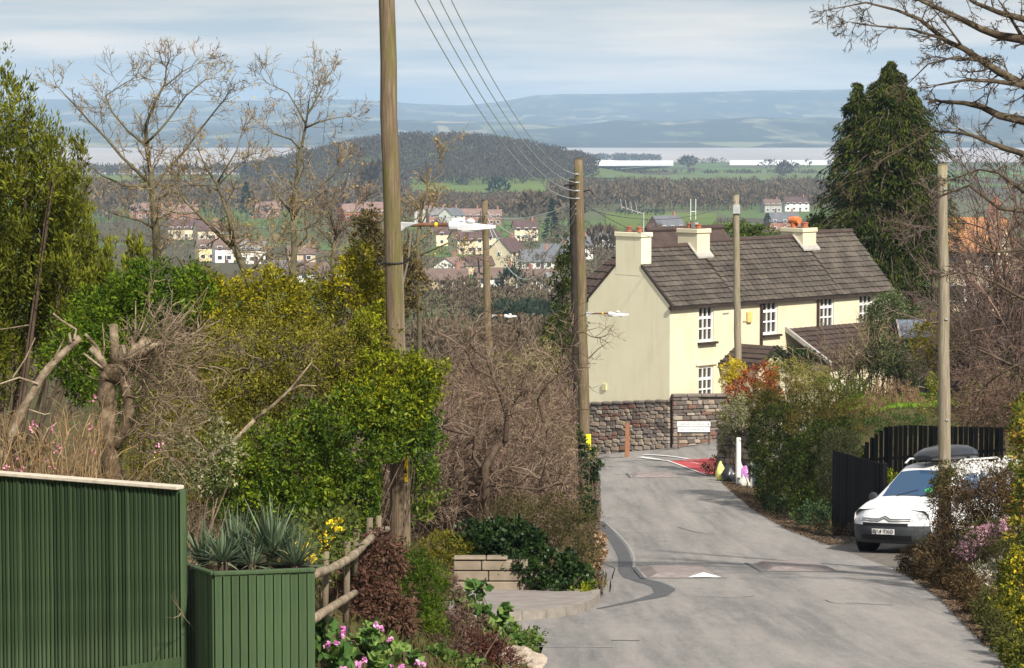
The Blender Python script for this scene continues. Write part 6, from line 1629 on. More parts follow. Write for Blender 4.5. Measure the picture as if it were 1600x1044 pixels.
shrub('yellow_ivy', 'variegated yellow ivy patch in the thicket by the mossy pole', [blob(790, 575, 63, 30, 22, .4), blob(850, 560, 65, 30, 26, .5), blob(925, 705, 71.5, 6, 10, .2)], 2600, .06, .03, lv('leaf_varieg', (.05, .05, .015), (.14, .13, .04), (.42, .38, .2), .2), 76, clump=.15)

# bare trees holding a few yellow leaves
L_AUT = lv('leaf_autumn', (.22, .12, .02), (.42, .26, .04), (.62, .42, .08), .3)
def bare_tree(name, label, limbs, d, seed, twigm, n_leaf, sub=((5, 1.5), (5, .6)), lm=None, bark=BARK_G, base=None, group=None, up=.10, twr=.0075, thick=.70):
    """limbs: (pixel polyline, radii in metres) drawn from the photo, at the tree's own distance; finer twigs grow from them"""
    r_ = np.random.default_rng(seed)
    b0 = limbs[0][0][0]
    base = gpx(b0[0], d) if base is None else base
    t = thing(name, label, 'tree', tuple(base), group=group)
    o2 = ROOT_O[t.name]
    st, dr, ln, rd = [], [], [], []
    for i, (pts, rr_) in enumerate(limbs):
        r3 = np.random.default_rng(seed + i)
        n = len(pts)
        q = np.array([P(x, y, d + (0 if k == 0 else 0) + (r3.uniform(-.5, .5) if i and k else 0) * .8) for k, (x, y) in enumerate(pts)])
        if i == 0:
            q = np.concatenate([[[q[0][0], q[0][1], base[2] - .2]], q]); ra = np.concatenate([[rr_[0] * 1.15], np.linspace(rr_[0], rr_[1], n)]) * thick
        else: ra = np.linspace(rr_[0], rr_[1], n) * thick
        MB().tube([v - o2 for v in q], list(ra), 7).obj('trunk' if i == 0 else 'limb', bark, t, smooth=True)
        for k in range(len(q) - 1):
            sl = np.linalg.norm(q[k + 1] - q[k]); m_ = max(1, int(sl / .16))
            if i == 0 and k < 1: continue
            for _ in range(m_):
                f = r_.random(); st.append(q[k] * (1 - f) + q[k + 1] * f)
                dv = (q[k + 1] - q[k]) / max(sl, 1e-6); dr.append(dv * .8 + r_.normal(size=3) * .75); rd.append(ra[k] * .35); ln.append(r_.uniform(.3, .8))
        for _ in range(4): st.append(q[-1]); dr.append((q[-1] - q[-2]) / max(np.linalg.norm(q[-1] - q[-2]), 1e-6) + r_.normal(size=3) * .4); rd.append(ra[-1] * .8); ln.append(.45)
    rd = np.clip(np.array(rd), .006, .02)
    pl = grow(np.array(st), np.array(dr), np.array(ln) * sub[0][1] * .65, rd, [dict(seg=4, wob=.2, up=up, kids=sub[0][0], lf=.55, ang=38, rmin=twr * .75), dict(seg=3, wob=.25, up=up, kids=sub[1][0], lf=.55, ang=42, rmin=twr * .6), dict(seg=2, wob=.25, up=up)], r_)
    world_obj('twigs', *twigs(pl), twigm, t)
    if n_leaf:
        e = np.concatenate([pl[-1][0][:, -1], pl[-2][0][:, -1]]); i = r_.integers(0, len(e), n_leaf)
        c = e[i] + r_.normal(size=(n_leaf, 3)) * .05
        world_obj('leaves', *leaf_quads(c, r_.normal(size=(n_leaf, 3)), r_.normal(size=(n_leaf, 3)), .06, .035), lm or L_AUT, t)
    return t
bare_tree('bare_tree', 'spreading bare tree with a few yellow leaves, beside the tall conifer', [([(247, 430), (243, 360), (238, 300), (236, 270)], (.13, .08)), ([(236, 275), (230, 235), (228, 195), (242, 160), (258, 130), (260, 105)], (.07, .018)), ([(236, 290), (215, 268), (190, 245), (165, 215), (140, 190), (108, 155), (92, 138)], (.055, .012)), ([(240, 295), (255, 272), (285, 240), (315, 200), (345, 162), (352, 155)], (.05, .012)),
    ([(228, 225), (248, 205), (265, 185), (290, 150), (320, 125), (335, 122)], (.04, .01)), ([(228, 228), (200, 205), (175, 175), (165, 150), (195, 130), (205, 125)], (.035, .01)), ([(230, 292), (195, 290), (160, 275), (130, 250)], (.045, .012)), ([(245, 360), (220, 345), (180, 335), (150, 320)], (.04, .012)), ([(244, 345), (270, 330), (300, 290)], (.035, .012)), ([(258, 135), (285, 112), (312, 98)], (.02, .008)), ([(247, 420), (275, 400), (300, 440)], (.03, .012))], 56, 81, TWIG_Y, 230)
bare_tree('bare_tree', 'bare tree with crossing branches in the middle of the bare group', [([(390, 440), (372, 400), (365, 385)], (.12, .085)), ([(365, 388), (335, 360), (305, 330), (282, 305), (278, 280)], (.065, .015)), ([(366, 385), (358, 340), (340, 290), (322, 262), (312, 240)], (.06, .015)), ([(340, 290), (355, 275), (372, 260)], (.03, .01)), ([(365, 385), (385, 370), (400, 350)], (.04, .012)), ([(390, 430), (410, 400), (430, 385)], (.04, .015)), ([(345, 300), (325, 290), (300, 290)], (.025, .01)), ([(340, 285), (370, 235), (378, 205)], (.028, .01)), ([(310, 330), (290, 335), (265, 330)], (.03, .01))], 54, 83, TWIG_Y, 180)
bare_tree('bare_tree', 'tall slim bare tree with yellow tipped twigs next to the tall pole', [([(455, 445), (460, 390), (457, 345)], (.11, .075)), ([(457, 350), (460, 300), (467, 250), (477, 200), (480, 180), (500, 145), (512, 120)], (.06, .012)), ([(478, 195), (465, 170), (450, 145), (418, 130)], (.03, .01)), ([(477, 200), (500, 190), (520, 185), (540, 182)], (.03, .01)), ([(470, 235), (455, 218), (430, 210), (412, 200)], (.03, .01)), ([(458, 340), (470, 320), (490, 300), (520, 275), (530, 265)], (.04, .01)), ([(457, 335), (438, 310), (420, 285), (405, 270)], (.035, .01)), ([(460, 390), (480, 370), (475, 340)], (.03, .012)), ([(455, 400), (430, 395), (412, 410)], (.03, .012)), ([(480, 180), (484, 150), (490, 130)], (.02, .007)), ([(455, 420), (490, 405), (530, 390)], (.03, .01))], 55, 85, TWIG_Y, 110)
bare_tree('bare_tree', 'small bare tree with orange leaves low between the bare trees and the pole', [([(520, 440), (520, 400), (525, 370)], (.09, .06)), ([(525, 370), (515, 330), (530, 290), (535, 262)], (.04, .01)), ([(525, 372), (545, 345), (560, 320)], (.03, .01)), ([(522, 385), (500, 360), (490, 335)], (.03, .01))], 58, 87, TWIG, 100)
bare_tree('bare_tree', 'thin bare tree with leafy tips showing past the tall pole', [([(655, 440), (652, 380), (658, 330)], (.08, .05)), ([(658, 335), (665, 300), (680, 275), (690, 255)], (.03, .01)), ([(655, 360), (668, 330), (672, 300)], (.025, .01)), ([(655, 400), (700, 380), (720, 390)], (.03, .01)), ([(654, 410), (640, 380), (635, 350)], (.025, .01))], 60, 89, TWIG_Y, 160)

# ------------------------------------------------------------------ plants on the right
L_HEDGE = lv('leaf_hedge', (.005, .010, .002), (.022, .038, .005), (.085, .105, .011), .15)
L_HTOP = lv('leaf_hedge_top', (.018, .017, .003), (.065, .056, .010), (.19, .145, .027), .15)
shrub('clipped_hedge', 'tall dark green clipped hedge beside the lane below the cottage', [blob(1225, 745, 74, 48, 72, 1.4), blob(1275, 740, 71, 50, 80, 1.4), blob(1205, 690, 78, 34, 80, 1.6), blob(1310, 730, 72, 36, 80, 1.4), blob(1250, 690, 75, 78, 66, 1.8), blob(1275, 790, 68.5, 40, 34, .8), blob(1235, 780, 72, 36, 36, .9)], 80000, .062, .025, L_HEDGE, 101, clump=.09, per=20, shell=.2, rough=.45, base=gpx(1255, 74))
shrub('grown_out_hedge', 'brownish grown-out top of the clipped hedge', [blob(1212, 622, 77.5, 44, 34, 1.2), blob(1262, 634, 76.5, 60, 34, 1.4), blob(1318, 652, 75.5, 46, 28, 1.2), blob(1285, 662, 73.5, 60, 32, 1.2), blob(1190, 650, 78, 22, 40, .8)], 36000, .055, .013, L_HTOP, 102, clump=.10, up=.6, rough=.6, shell=.3, base=gpx(1265, 76))
shrub('grey_hedge', 'grey green loose hedge end near the black screen', [blob(1312, 695, 68.5, 30, 26, .6), blob(1300, 740, 68.0, 22, 44, .5)], 12000, .05, .014, lv('leaf_greyg', (.010, .013, .005), (.032, .036, .014), (.11, .11, .05), .15), 103, clump=.14)
shrub('bramble_patch', 'green brambles along the foot of the clipped hedge', [blob(1270, 805, 66.5, 40, 20, .5), blob(1300, 815, 64.5, 24, 18, .4), blob(1215, 790, 71.5, 18, 14, .4)], 3200, .06, .03, lv('leaf_bramble', (.015, .03, .012), (.04, .075, .03), (.10, .16, .06), .2), 104, clump=.14, cat='plant')
shrub('brown_verge', 'brown dead verge plants at the hedge bottom by the lane', [blob(1205, 790, 75, 16, 14, .5), blob(1190, 780, 78, 12, 10, .6), blob(1335, 830, 62, 34, 10, .4), blob(1290, 828, 63.5, 30, 10, .4)], 2600, .06, .02, lv('leaf_verge', (.045, .026, .014), (.11, .07, .035), (.22, .15, .08), .1), 105, clump=.1, cat='plant')
shrub('variegated_shrub', 'pale variegated shrub above the short garden wall', [blob(1150, 650, 88, 22, 34, .7), blob(1140, 680, 88.5, 16, 22, .5), blob(1165, 640, 87, 18, 26, .6)], 5200, .07, .03, lv('leaf_var_pale', (.04, .05, .02), (.15, .165, .06), (.46, .44, .26), .25), 106, clump=.14)
shrub('dark_creeper', 'dark yellow green creeper hanging at the corner of the garden wall', [blob(1130, 660, 89.8, 10, 40, .5), blob(1134, 690, 89, 12, 20, .4), blob(1112, 740, 90, 13, 24, .5)], 2600, .06, .03, lv('leaf_creeper', (.03, .03, .012), (.09, .09, .022), (.24, .22, .05), .2), 107, clump=.12)
shrub('yellow_shrub', 'bright yellow leaved shrub at the foot of the slender pole', [blob(1146, 578, 91, 18, 16, .5), blob(1138, 592, 91, 10, 12, .4)], 2000, .08, .035, lv('leaf_yellow', (.20, .14, .01), (.48, .36, .02), (.70, .58, .06), .3), 108, clump=.14)
shrub('red_shrub', 'red and orange leaved shrub beside the yellow shrub', [blob(1190, 588, 90, 26, 18, .6), blob(1165, 605, 90, 26, 16, .6), blob(1148, 612, 90.3, 16, 16, .4), blob(1208, 605, 89, 22, 18, .5)], 4200, .09, .032, leafmat('leaf_red', [(.05, (.05, .028, .010)), (.35, (.22, .035, .022)), (.6, (.34, .085, .024)), (.9, (.46, .24, .05))], .3), 109, clump=.16)
shrub('lime_shrub', 'yellow green feathery shrub behind the clipped hedge', [blob(1235, 580, 91, 30, 20, .8), blob(1270, 592, 90, 34, 18, .8), blob(1205, 575, 92, 14, 12, .5)], 5200, .07, .022, lv('leaf_limey', (.06, .06, .012), (.19, .18, .03), (.40, .36, .09), .25), 110, clump=.16)
shrub('low_hedge', 'mossy green low clipped hedge on the garden terrace', [blob(1310, 610, 86, 40, 22, .9), blob(1345, 615, 85.5, 30, 20, .8), blob(1290, 606, 87, 26, 16, .7)], 7000, .06, .02, lv('leaf_mossy', (.025, .035, .006), (.075, .095, .014), (.15, .17, .03), .2), 111, clump=.14)
twiggy('twiggy_shrub', 'pale bare stemmed shrub in front of the lean-to roof', gpx(1300, 91.5), 34, 2.0, .55, [dict(seg=4, wob=.12, kids=5, lf=.5, ang=28, t=(.3, 1), rf=.6, rmin=.012), dict(seg=3, wob=.2, kids=4, lf=.55, ang=35, rmin=.009), dict(seg=2, wob=.25)], TWIG_Y, 112, .028, basew=.9)
twiggy('twiggy_shrub', 'pale bare shrub leaning towards the rounded evergreen', gpx(1355, 91), 24, 2.2, .5, [dict(seg=4, wob=.12, kids=5, lf=.5, ang=28, t=(.3, 1), rf=.6, rmin=.012), dict(seg=3, wob=.2, kids=4, lf=.55, ang=35, rmin=.009), dict(seg=2, wob=.25)], TWIG_Y, 113, .026, basew=.7)
shrub('dark_shrub', 'dark green shrub behind the bare stems beside the porch', [blob(1225, 560, 93.6, 24, 18, .6), blob(1250, 565, 93.4, 30, 22, .6)], 3000, .08, .035, L_DARK, 114, clump=.15)
L_VIB = lv('leaf_viburnum', (.015, .032, .010), (.055, .085, .025), (.26, .28, .13), .2, rough=.4, spec=.4)
shrub('rounded_evergreen', 'rounded evergreen with pale flecked leaves covering the cottage end', [blob(1395, 493, 95.2, 42, 34, 1.1), blob(1372, 506, 95, 26, 30, .9), blob(1422, 510, 95, 24, 26, .8), blob(1388, 476, 95.6, 26, 20, .8)], 17000, .07, .03, L_VIB, 115, clump=.16)
shrub('flowering_evergreen', 'evergreen shrub with cream flower heads beside the garden shed', [blob(1400, 560, 90.5, 30, 36, .9), blob(1425, 575, 90.2, 22, 28, .7), blob(1375, 555, 91, 24, 30, .8)], 8000, .08, .035, L_VIB, 116, clump=.16)
shrub('tawny_grass', 'tawny brown dead perennials on the terrace', [blob(1395, 625, 82, 40, 26, .9), blob(1425, 640, 81, 28, 22, .8), blob(1370, 645, 80, 34, 16, .8)], 9000, .10, .012, lv('leaf_tawny', (.09, .05, .026), (.21, .13, .07), (.36, .25, .15), .1), 117, clump=.16, up=1.2, upright=.4)
shrub('golden_bush', 'golden olive bush behind the pale pole', [blob(1455, 530, 87, 34, 32, .9), blob(1505, 530, 86.5, 34, 34, .9), blob(1480, 550, 86, 40, 30, .8), blob(1520, 560, 86, 24, 26, .7), blob(1450, 550, 86.5, 24, 24, .7)], 9500, .08, .035, lv('leaf_goldolive', (.055, .05, .008), (.16, .14, .015), (.32, .27, .035), .25), 118, clump=.18)
shrub('tiny_lemon_shrub', 'small lemon yellow shrub at the foot of the garden shed', [blob(1457, 595, 84.5, 8, 10, .3), blob(1463, 605, 84.3, 7, 8, .3)], 900, .07, .03, lv('leaf_lemon', (.12, .16, .01), (.38, .42, .03), (.62, .62, .08), .3), 119, clump=.1)
# terrace lawn as a carpet of grass blades
def grass(name, label, quad_px, n, L, W, m, seed, kind='stuff'):
    r_ = np.random.default_rng(seed)
    c = np.array([hit(a, b) for a, b in quad_px])
    s, t_ = r_.random(n)[:, None], r_.random(n)[:, None]
    p = c[0] * (1 - s) * (1 - t_) + c[1] * s * (1 - t_) + c[2] * s * t_ + c[3] * (1 - s) * t_
    p[:, 2] = ZG(p[:, 0], p[:, 1]) + L * .4
    ax = r_.normal(size=(n, 3)) * .35 + np.array([0, 0, 1]); sc = .6 + .8 * r_.random(n)
    V, Q = leaf_quads(p, ax, r_.normal(size=(n, 3)), L * sc, W * sc)
    o = link_mesh(name, np_mesh(name, V, Q), m)
    return prop(o, label, kind=kind)
L_LAWN = lv('blade_lawn', (.05, .10, .010), (.13, .24, .02), (.28, .40, .05), .3)
def lawn_pts(x0, x1, d0, d1, n, L, W, m, seed, name, label):
    r_ = np.random.default_rng(seed); d = r_.uniform(d0, d1, n); x = r_.uniform(x0, x1, n)
    p = np.stack([x, d, ZG(x, d) + L * .4], 1); ax = r_.normal(size=(n, 3)) * .35 + np.array([0, 0, 1]); sc = .6 + .8 * r_.random(n)
    return prop(link_mesh(name, np_mesh(name, *leaf_quads(p, ax, r_.normal(size=(n, 3)), L * sc, W * sc)), m), label, kind='stuff')
lawn_pts(10.2, 15.5, 79.5, 92, 14000, .13, .036, L_LAWN, 121, 'grass', 'bright green lawn on the garden terrace')
shrub('low_conifer_hedge', 'low green spreading conifer along the top of the wavy black fence', [blob(1345, 668, 75, 40, 16, .6), blob(1400, 662, 75, 44, 16, .6), blob(1450, 665, 74.5, 36, 12, .5)], 6000, .07, .02, lv('leaf_lowcon', (.015, .03, .008), (.045, .08, .018), (.11, .16, .035), .2), 122, clump=.14)
shrub('brown_bush', 'brown faded bush above the wavy fence beyond the pale pole', [blob(1540, 650, 74, 40, 30, .7), blob(1580, 640, 73, 36, 40, .7), blob(1510, 640, 76, 26, 26, .7)], 7000, .06, .02, L_MULCH, 123, clump=.16)
shrub('green_ground_cover', 'mixed green and ochre low plants on the terrace edge', [blob(1500, 630, 80, 34, 16, .8), blob(1545, 615, 80, 34, 18, .8), blob(1585, 600, 80, 30, 22, .8), blob(1455, 640, 79, 24, 12, .7)], 5000, .07, .028, lv('leaf_ochremix', (.05, .05, .012), (.14, .14, .03), (.32, .27, .08), .2), 124, clump=.18)
shrub('green_clump', 'small green leafy clump behind the black screen beside the van', [blob(1393, 746, 67, 12, 9, .3)], 700, .07, .03, L_LIME, 125, clump=.1, cat='plant')
# dark weeping conifer behind the cottage
L_LEY = lv('leaf_leyland', (.004, .010, .002), (.022, .038, .006), (.12, .14, .016), .2)
def boughed_conifer(name, label, base, top, zlow, prof, nb, per, L, W, m, seed):
    """a conifer of separate drooping boughs: each an arched limb hung with sprays, gaps of shade between the layers"""
    r_ = np.random.default_rng(seed); base = np.asarray(base, float)
    t = thing(name, label, 'tree', tuple(base))
    f = r_.random(nb) ** .8                                     # 0 at the bottom, 1 at the tip
    an = r_.uniform(0, 2 * math.pi, nb); R = np.interp(1 - f, *prof) * (.55 + .62 * r_.random(nb))
    z0 = zlow + (top - zlow) * f
    h_ = np.stack([np.cos(an), np.sin(an), 0 * an], 1); side = np.stack([-np.sin(an), np.cos(an), 0 * an], 1)
    ts = np.linspace(0, 1, 5)
    arch = .30 * ts - .48 * ts ** 2.2
    c0 = np.array([base[0], base[1], 0])
    pts = c0 + h_[:, None] * (R[:, None] * ts)[..., None] + np.array([0, 0, 1]) * (z0[:, None] + R[:, None] * arch)[..., None]
    world_obj('boughs', *tubes([(pts, np.linspace(.05, .012, 5)[None].repeat(nb, 0))], 4), BARK, t)['kind'] = 'stuff'
    i = np.repeat(np.arange(nb), per); n = len(i)
    u = .22 + .8 * r_.random(n) ** .75
    spread = (.16 + .34 * np.sin(np.clip(u, 0, 1) * math.pi)) * np.clip(R[i], .4, 2.2) * .55
    ah = .30 * u - .48 * u ** 2.2
    hang = -np.abs(r_.normal(size=n)) * .22
    p = c0 + h_[i] * (R[i] * u)[:, None] + side[i] * (r_.normal(size=n) * spread)[:, None] + np.array([0, 0, 1]) * (z0[i] + R[i] * ah + hang)[:, None]
    ax = h_[i] * .7 + side[i] * (r_.normal(size=n) * .5)[:, None] + np.array([0, 0, -.75]) + r_.normal(size=(n, 3)) * .25
    sc = .55 + .9 * r_.random(n) ** 1.5
    world_obj('leaves', *leaf_quads(p, ax, r_.normal(size=(n, 3)) + np.array([0, 0, .8]), L * sc, W * sc), m, t)
    MB().tube([(0, 0, -.3), (0, 0, (top - base[2]) * .5), (0, 0, (top - base[2]) * .97)], [.32, .2, .03], 10).obj('trunk', BARK, t)
    return t
ct = P(1392, 96, 125.0); cb = P(1392, 468, 125.0)
boughed_conifer('weeping_conifer', 'huge dark green drooping conifer behind the cottage roof', G(ct[0], 125.0), ct[2], cb[2], ([0, .05, .12, .2, .32, .5, .7, .9, 1.0], [.15, .65, 1.25, 1.8, 2.5, 3.05, 3.45, 3.6, 3.5]), 440, 150, .23, .042, L_LEY, 131)
cs = P(1338, 128, 124.2)
boughed_conifer('weeping_conifer', 'smaller drooping conifer pressed against the huge one on its chimney side', G(cs[0], 124.2), cs[2], cb[2], ([0, .08, .2, .4, .7, 1.0], [.2, .6, .95, 1.35, 1.8, 2.0]), 150, 120, .22, .042, L_LEY, 135)
cs = P(1428, 140, 124.6)
boughed_conifer('weeping_conifer', 'drooping conifer beside the huge one, behind the overhanging branches', G(cs[0], 124.6), cs[2], cb[2], ([0, .08, .2, .4, .7, 1.0], [.2, .6, .95, 1.35, 1.8, 2.0]), 130, 120, .22, .042, L_LEY, 136)
shrub('laurel', 'dark green laurel between the conifer and the chimney pots', [blob(1280, 360, 128, 26, 26, 1.2), blob(1265, 385, 128, 18, 22, 1.0), blob(1300, 400, 127, 24, 30, 1.0)], 5000, .15, .06, lv('leaf_laurel2', (.010, .028, .006), (.035, .075, .012), (.10, .17, .03), .2), 132, clump=.25)
shrub('round_bush', 'rounded green garden tree showing over the cottage ridge', [blob(1150, 365, 135, 36, 16, 1.4), blob(1180, 370, 135, 30, 14, 1.2), blob(1215, 378, 134, 20, 8, .8)], 5000, .16, .06, lv('leaf_ridge', (.02, .035, .008), (.065, .10, .018), (.15, .20, .04), .2), 133, clump=.25)
twiggy('twiggy_shrub', 'bare twigs against the dark conifer at the cottage end', gpx(1405, 118), 14, 3.4, .25, SP_T, TWIG, 134, .03, basew=.5)
# purple brown bare trees filling the right edge
SP_BIG = [dict(seg=5, wob=.12, kids=7, lf=.5, ang=32, t=(.25, 1), rf=.55, rmin=.02), dict(seg=4, wob=.18, kids=6, lf=.55, ang=38, rf=.6, rmin=.012), dict(seg=3, wob=.22, kids=5, lf=.55, ang=42, rf=.65, rmin=.009), dict(seg=2, wob=.25, taper=.6)]
for k, (px, d, h, n, m, lab) in enumerate(((1545, 100, 11.5, 5, TWIG_P, 'tall purple brown bare tree beyond the golden bush'), (1590, 92, 10, 5, TWIG_P, 'purple brown bare tree with close twigs behind the garden terrace'), (1525, 112, 9.5, 4, TWIG_P, 'bare tree standing close behind the huge dark conifer'),
                                      (1620, 84, 8.5, 5, TWIG_R, 'reddish bare tree rising over the brown bush'), (1530, 92, 4.4, 14, TWIG_R, 'reddish twiggy thicket behind the golden bush'), (1580, 86, 4.6, 14, TWIG_P, 'purple twiggy thicket above the terrace edge'), (1600, 78, 3.6, 14, TWIG_R, 'brown twiggy shrub at the terrace corner'), (1570, 106, 12.5, 5, TWIG_P, 'crowded purple bare tree filling the gap behind the overhanging branches'), (1610, 100, 12.0, 5, TWIG_P, 'tall crowded bare tree beside the orange roofed house'), (1540, 84, 5.0, 16, TWIG_P, 'dark twiggy thicket over the low plants of the terrace'), (1585, 95, 7.0, 14, TWIG_R, 'reddish tangle between the bare trees and the terrace'))):
    if n < 10: twiggy('bare_tree', lab, gpx(px, d), n, h * .62, .16, SP_BIG, m, 140 + k, .10, cat='tree', basew=.5)
    else: twiggy('twiggy_shrub', lab, gpx(px, d), n * 2, h * .6, .35, SP_T, m, 140 + k, .025, basew=.9)
# the near bare tree reaching in from beyond the frame
TWIG_L = leafmat('twig_limb', [(.1, (.04, .03, .021)), (.5, (.095, .074, .052)), (.9, (.21, .17, .12))], 0.0, .9, .1)
dT = 44.0
limbs = [([(1745, 620), (1740, 420), (1735, 260), (1735, 120), (1750, -60)], (.34, .16)),
 ([(1735, 170), (1660, 100), (1600, 62), (1562, 56), (1534, 46), (1490, 24), (1441, 2), (1400, -20)], (.12, .02)), ([(1738, 130), (1660, 60), (1600, 30), (1562, 20), (1522, 4), (1490, -20)], (.09, .02)),
 ([(1737, 250), (1660, 165), (1600, 133), (1562, 113), (1534, 95), (1506, 76), (1478, 64), (1437, 30), (1401, 16), (1353, 4), (1292, 16)], (.10, .008)), ([(1480, 63), (1425, 46), (1361, 40), (1325, 34)], (.03, .007)),
 ([(1737, 290), (1660, 215), (1600, 189), (1562, 181), (1534, 167), (1506, 161), (1473, 159)], (.11, .03)), ([(1660, 160), (1600, 134), (1554, 127), (1510, 125), (1465, 133)], (.06, .015)), ([(1738, 330), (1660, 265), (1600, 241), (1562, 229), (1522, 213), (1498, 201)], (.09, .015)),
 ([(1522, 213), (1500, 208), (1457, 205), (1417, 229), (1373, 253), (1333, 282)], (.028, .006)), ([(1740, 420), (1660, 345), (1600, 330), (1562, 326), (1514, 290), (1461, 310), (1417, 334)], (.06, .006)), ([(1740, 460), (1660, 400), (1600, 390), (1554, 394), (1510, 372)], (.05, .008)),
 ([(1740, 520), (1660, 480), (1600, 467), (1580, 457), (1560, 444), (1520, 427), (1492, 427)], (.05, .008)), ([(1742, 600), (1660, 585), (1600, 577), (1580, 570), (1550, 556), (1520, 542)], (.05, .012)), ([(1660, 586), (1600, 570), (1587, 571), (1555, 590), (1530, 612)], (.03, .008)), ([(1534, 95), (1490, 90), (1450, 100), (1420, 130)], (.03, .007)), ([(1506, 76), (1480, 40), (1455, 10)], (.025, .008)),
 ([(1562, 113), (1540, 90), (1500, 95), (1462, 88)], (.03, .007)), ([(1600, 300), (1560, 270), (1530, 265), (1490, 280)], (.035, .007)), ([(1600, 62), (1580, 30), (1560, 0)], (.04, .01))]
bare_tree('overhanging_tree', 'bare tree reaching long dark branches over the garden and conifer', limbs, dT, 150, TWIG_L, 0, sub=((6, .85), (5, .5)), bark=grime('bark_limb', (.035, .026, .017), (.085, .066, .045), 6, .95, .1, bumpy=.6, c3=(.16, .13, .09)), base=gpx(1745, dT), up=-.02, twr=.007, thick=.85)

# heathers and shrubs on the near bank at the right
L_HEATH = lv('leaf_heath', (.020, .012, .006), (.06, .038, .016), (.17, .112, .05), .1)
L_HEATHG = lv('leaf_heath_green', (.022, .026, .008), (.065, .068, .018), (.14, .135, .036), .15)
shrub('brown_heath', 'large brown heath bush hiding the side of the white van', [blob(1500, 800, 49.2, 45, 40, .6), blob(1550, 790, 48.6, 50, 46, .6), blob(1482, 855, 48.6, 34, 38, .5), blob(1520, 870, 47.6, 55, 40, .6), blob(1590, 810, 48, 40, 50, .6), blob(1462, 885, 48.4, 24, 22, .4), blob(1480, 760, 49.6, 16, 20, .3), blob(1580, 760, 48.8, 40, 26, .5)], 44000, .054, .017, L_HEATH, 160, clump=.14, per=26, up=.5)
shrub('green_sprig', 'green climbing shrub round the foot of the pale pole', [blob(1475, 745, 49.5, 20, 24, .25), blob(1468, 770, 49.4, 16, 16, .25), blob(1452, 865, 49.0, 14, 26, .25)], 2800, .05, .02, L_HEATHG, 161, clump=.1)
FL_WHITE = lv('petal_white', (.62, .60, .55), (.80, .79, .76), (.88, .87, .85), .3)
flowering('white_blossom_shrub', 'shrub covered in white blossom in front of the van flank', [blob(1530, 735, 50.2, 44, 18, .4), blob(1560, 745, 49.8, 28, 26, .4), blob(1495, 738, 50.2, 16, 16, .3), blob(1580, 730, 50, 18, 18, .3)], 2600, .05, .014, L_HEATH, 300, FL_WHITE, 162, .045, cl=4, cat='shrub', clump=.12)
FL_HEATHP = lv('petal_heather', (.36, .17, .23), (.55, .32, .39), (.74, .56, .60), .2)
flowering('pink_heather', 'pale pink flowering heather on the bank', [blob(1540, 838, 45.8, 32, 22, .35), blob(1515, 860, 46.0, 26, 22, .3), blob(1575, 825, 45.5, 24, 18, .3)], 7000, .04, .010, L_HEATHG, 520, FL_HEATHP, 163, .03, cl=7, cat='shrub', clump=.09)
FL_HEATHM = lv('petal_heather_magenta', (.36, .05, .16), (.58, .12, .30), (.75, .32, .48), .2)
flowering('magenta_heather', 'small deep magenta heather tuft behind the pale pink heather', [blob(1585, 812, 46.4, 16, 8, .2), blob(1562, 820, 46.6, 8, 6, .15)], 700, .04, .01, L_HEATHG, 110, FL_HEATHM, 164, .03, cl=6, cat='shrub', clump=.08)
flowering('white_heather', 'white flecked grey green heather low on the bank', [blob(1535, 905, 43.0, 24, 24, .3), blob(1550, 935, 42.0, 22, 20, .28), blob(1565, 890, 43.2, 22, 22, .28)], 6000, .04, .010, lv('leaf_whiteheath', (.06, .065, .03), (.17, .17, .09), (.40, .38, .26), .15), 260, lv('petal_ivory', (.5, .45, .34), (.66, .60, .48), (.78, .74, .62), .2), 165, .03, cl=5, cat='shrub', clump=.08)
shrub('green_heath', 'olive green heath between the pink and the white heather', [blob(1560, 868, 44.6, 34, 24, .35), blob(1590, 870, 44.2, 26, 30, .35)], 6000, .045, .011, L_HEATHG, 166, clump=.09)
flowering('gold_edged_shrub', 'gold edged evergreen shrub with yellow tips at the road edge', [blob(1585, 905, 39.2, 26, 40, .35), blob(1572, 950, 38.6, 22, 36, .3), blob(1600, 960, 38.2, 24, 40, .35), blob(1595, 880, 39.6, 24, 18, .3), gblob(1576, 965, 22, 36, .3), gblob(1598, 985, 24, 36, .3)], 14000, .05, .028, lv('leaf_goldedge', (.016, .024, .003), (.085, .10, .010), (.48, .42, .03), .25), 60, FL_YEL, 167, .05, cl=5, cat='shrub', clump=.1)
shrub('dark_heath', 'dark brown heath skirting the gold edged shrub', [blob(1555, 975, 37.8, 12, 24, .25), blob(1565, 1000, 37.0, 14, 20, .25), blob(1580, 1005, 36.6, 20, 20, .3)], 3200, .05, .013, L_MULCH, 168, clump=.09)
shrub('red_tipped_shrub', 'tall evergreen with red and yellow young leaves behind the gold edged shrub', [blob(1605, 690, 43.5, 26, 60, .5), blob(1612, 780, 43, 28, 60, .5), blob(1600, 640, 44, 14, 26, .3), blob(1598, 840, 42.4, 18, 30, .3)], 5200, .08, .034, leafmat('leaf_photinia', [(.05, (.02, .045, .012)), (.4, (.08, .12, .02)), (.7, (.32, .26, .03)), (.92, (.50, .10, .05))], .25), 169, clump=.12)
shrub('low_green_plant', 'low green plant at the bottom of the bank beside the road', [blob(1595, 1020, 35.6, 18, 16, .25), blob(1590, 990, 36.6, 14, 12, .2)], 900, .05, .025, L_MID, 170, clump=.08, cat='plant')
shrub('heath_skirt', 'low dark brown heath spilling to the road edge beside the drive', [gblob(1428, 878, 22, 22, .4), gblob(1455, 888, 26, 26, .45), gblob(1482, 900, 26, 30, .45), gblob(1508, 918, 24, 30, .4), gblob(1528, 942, 22, 28, .4)], 22000, .05, .014, L_HEATH, 172, clump=.09)
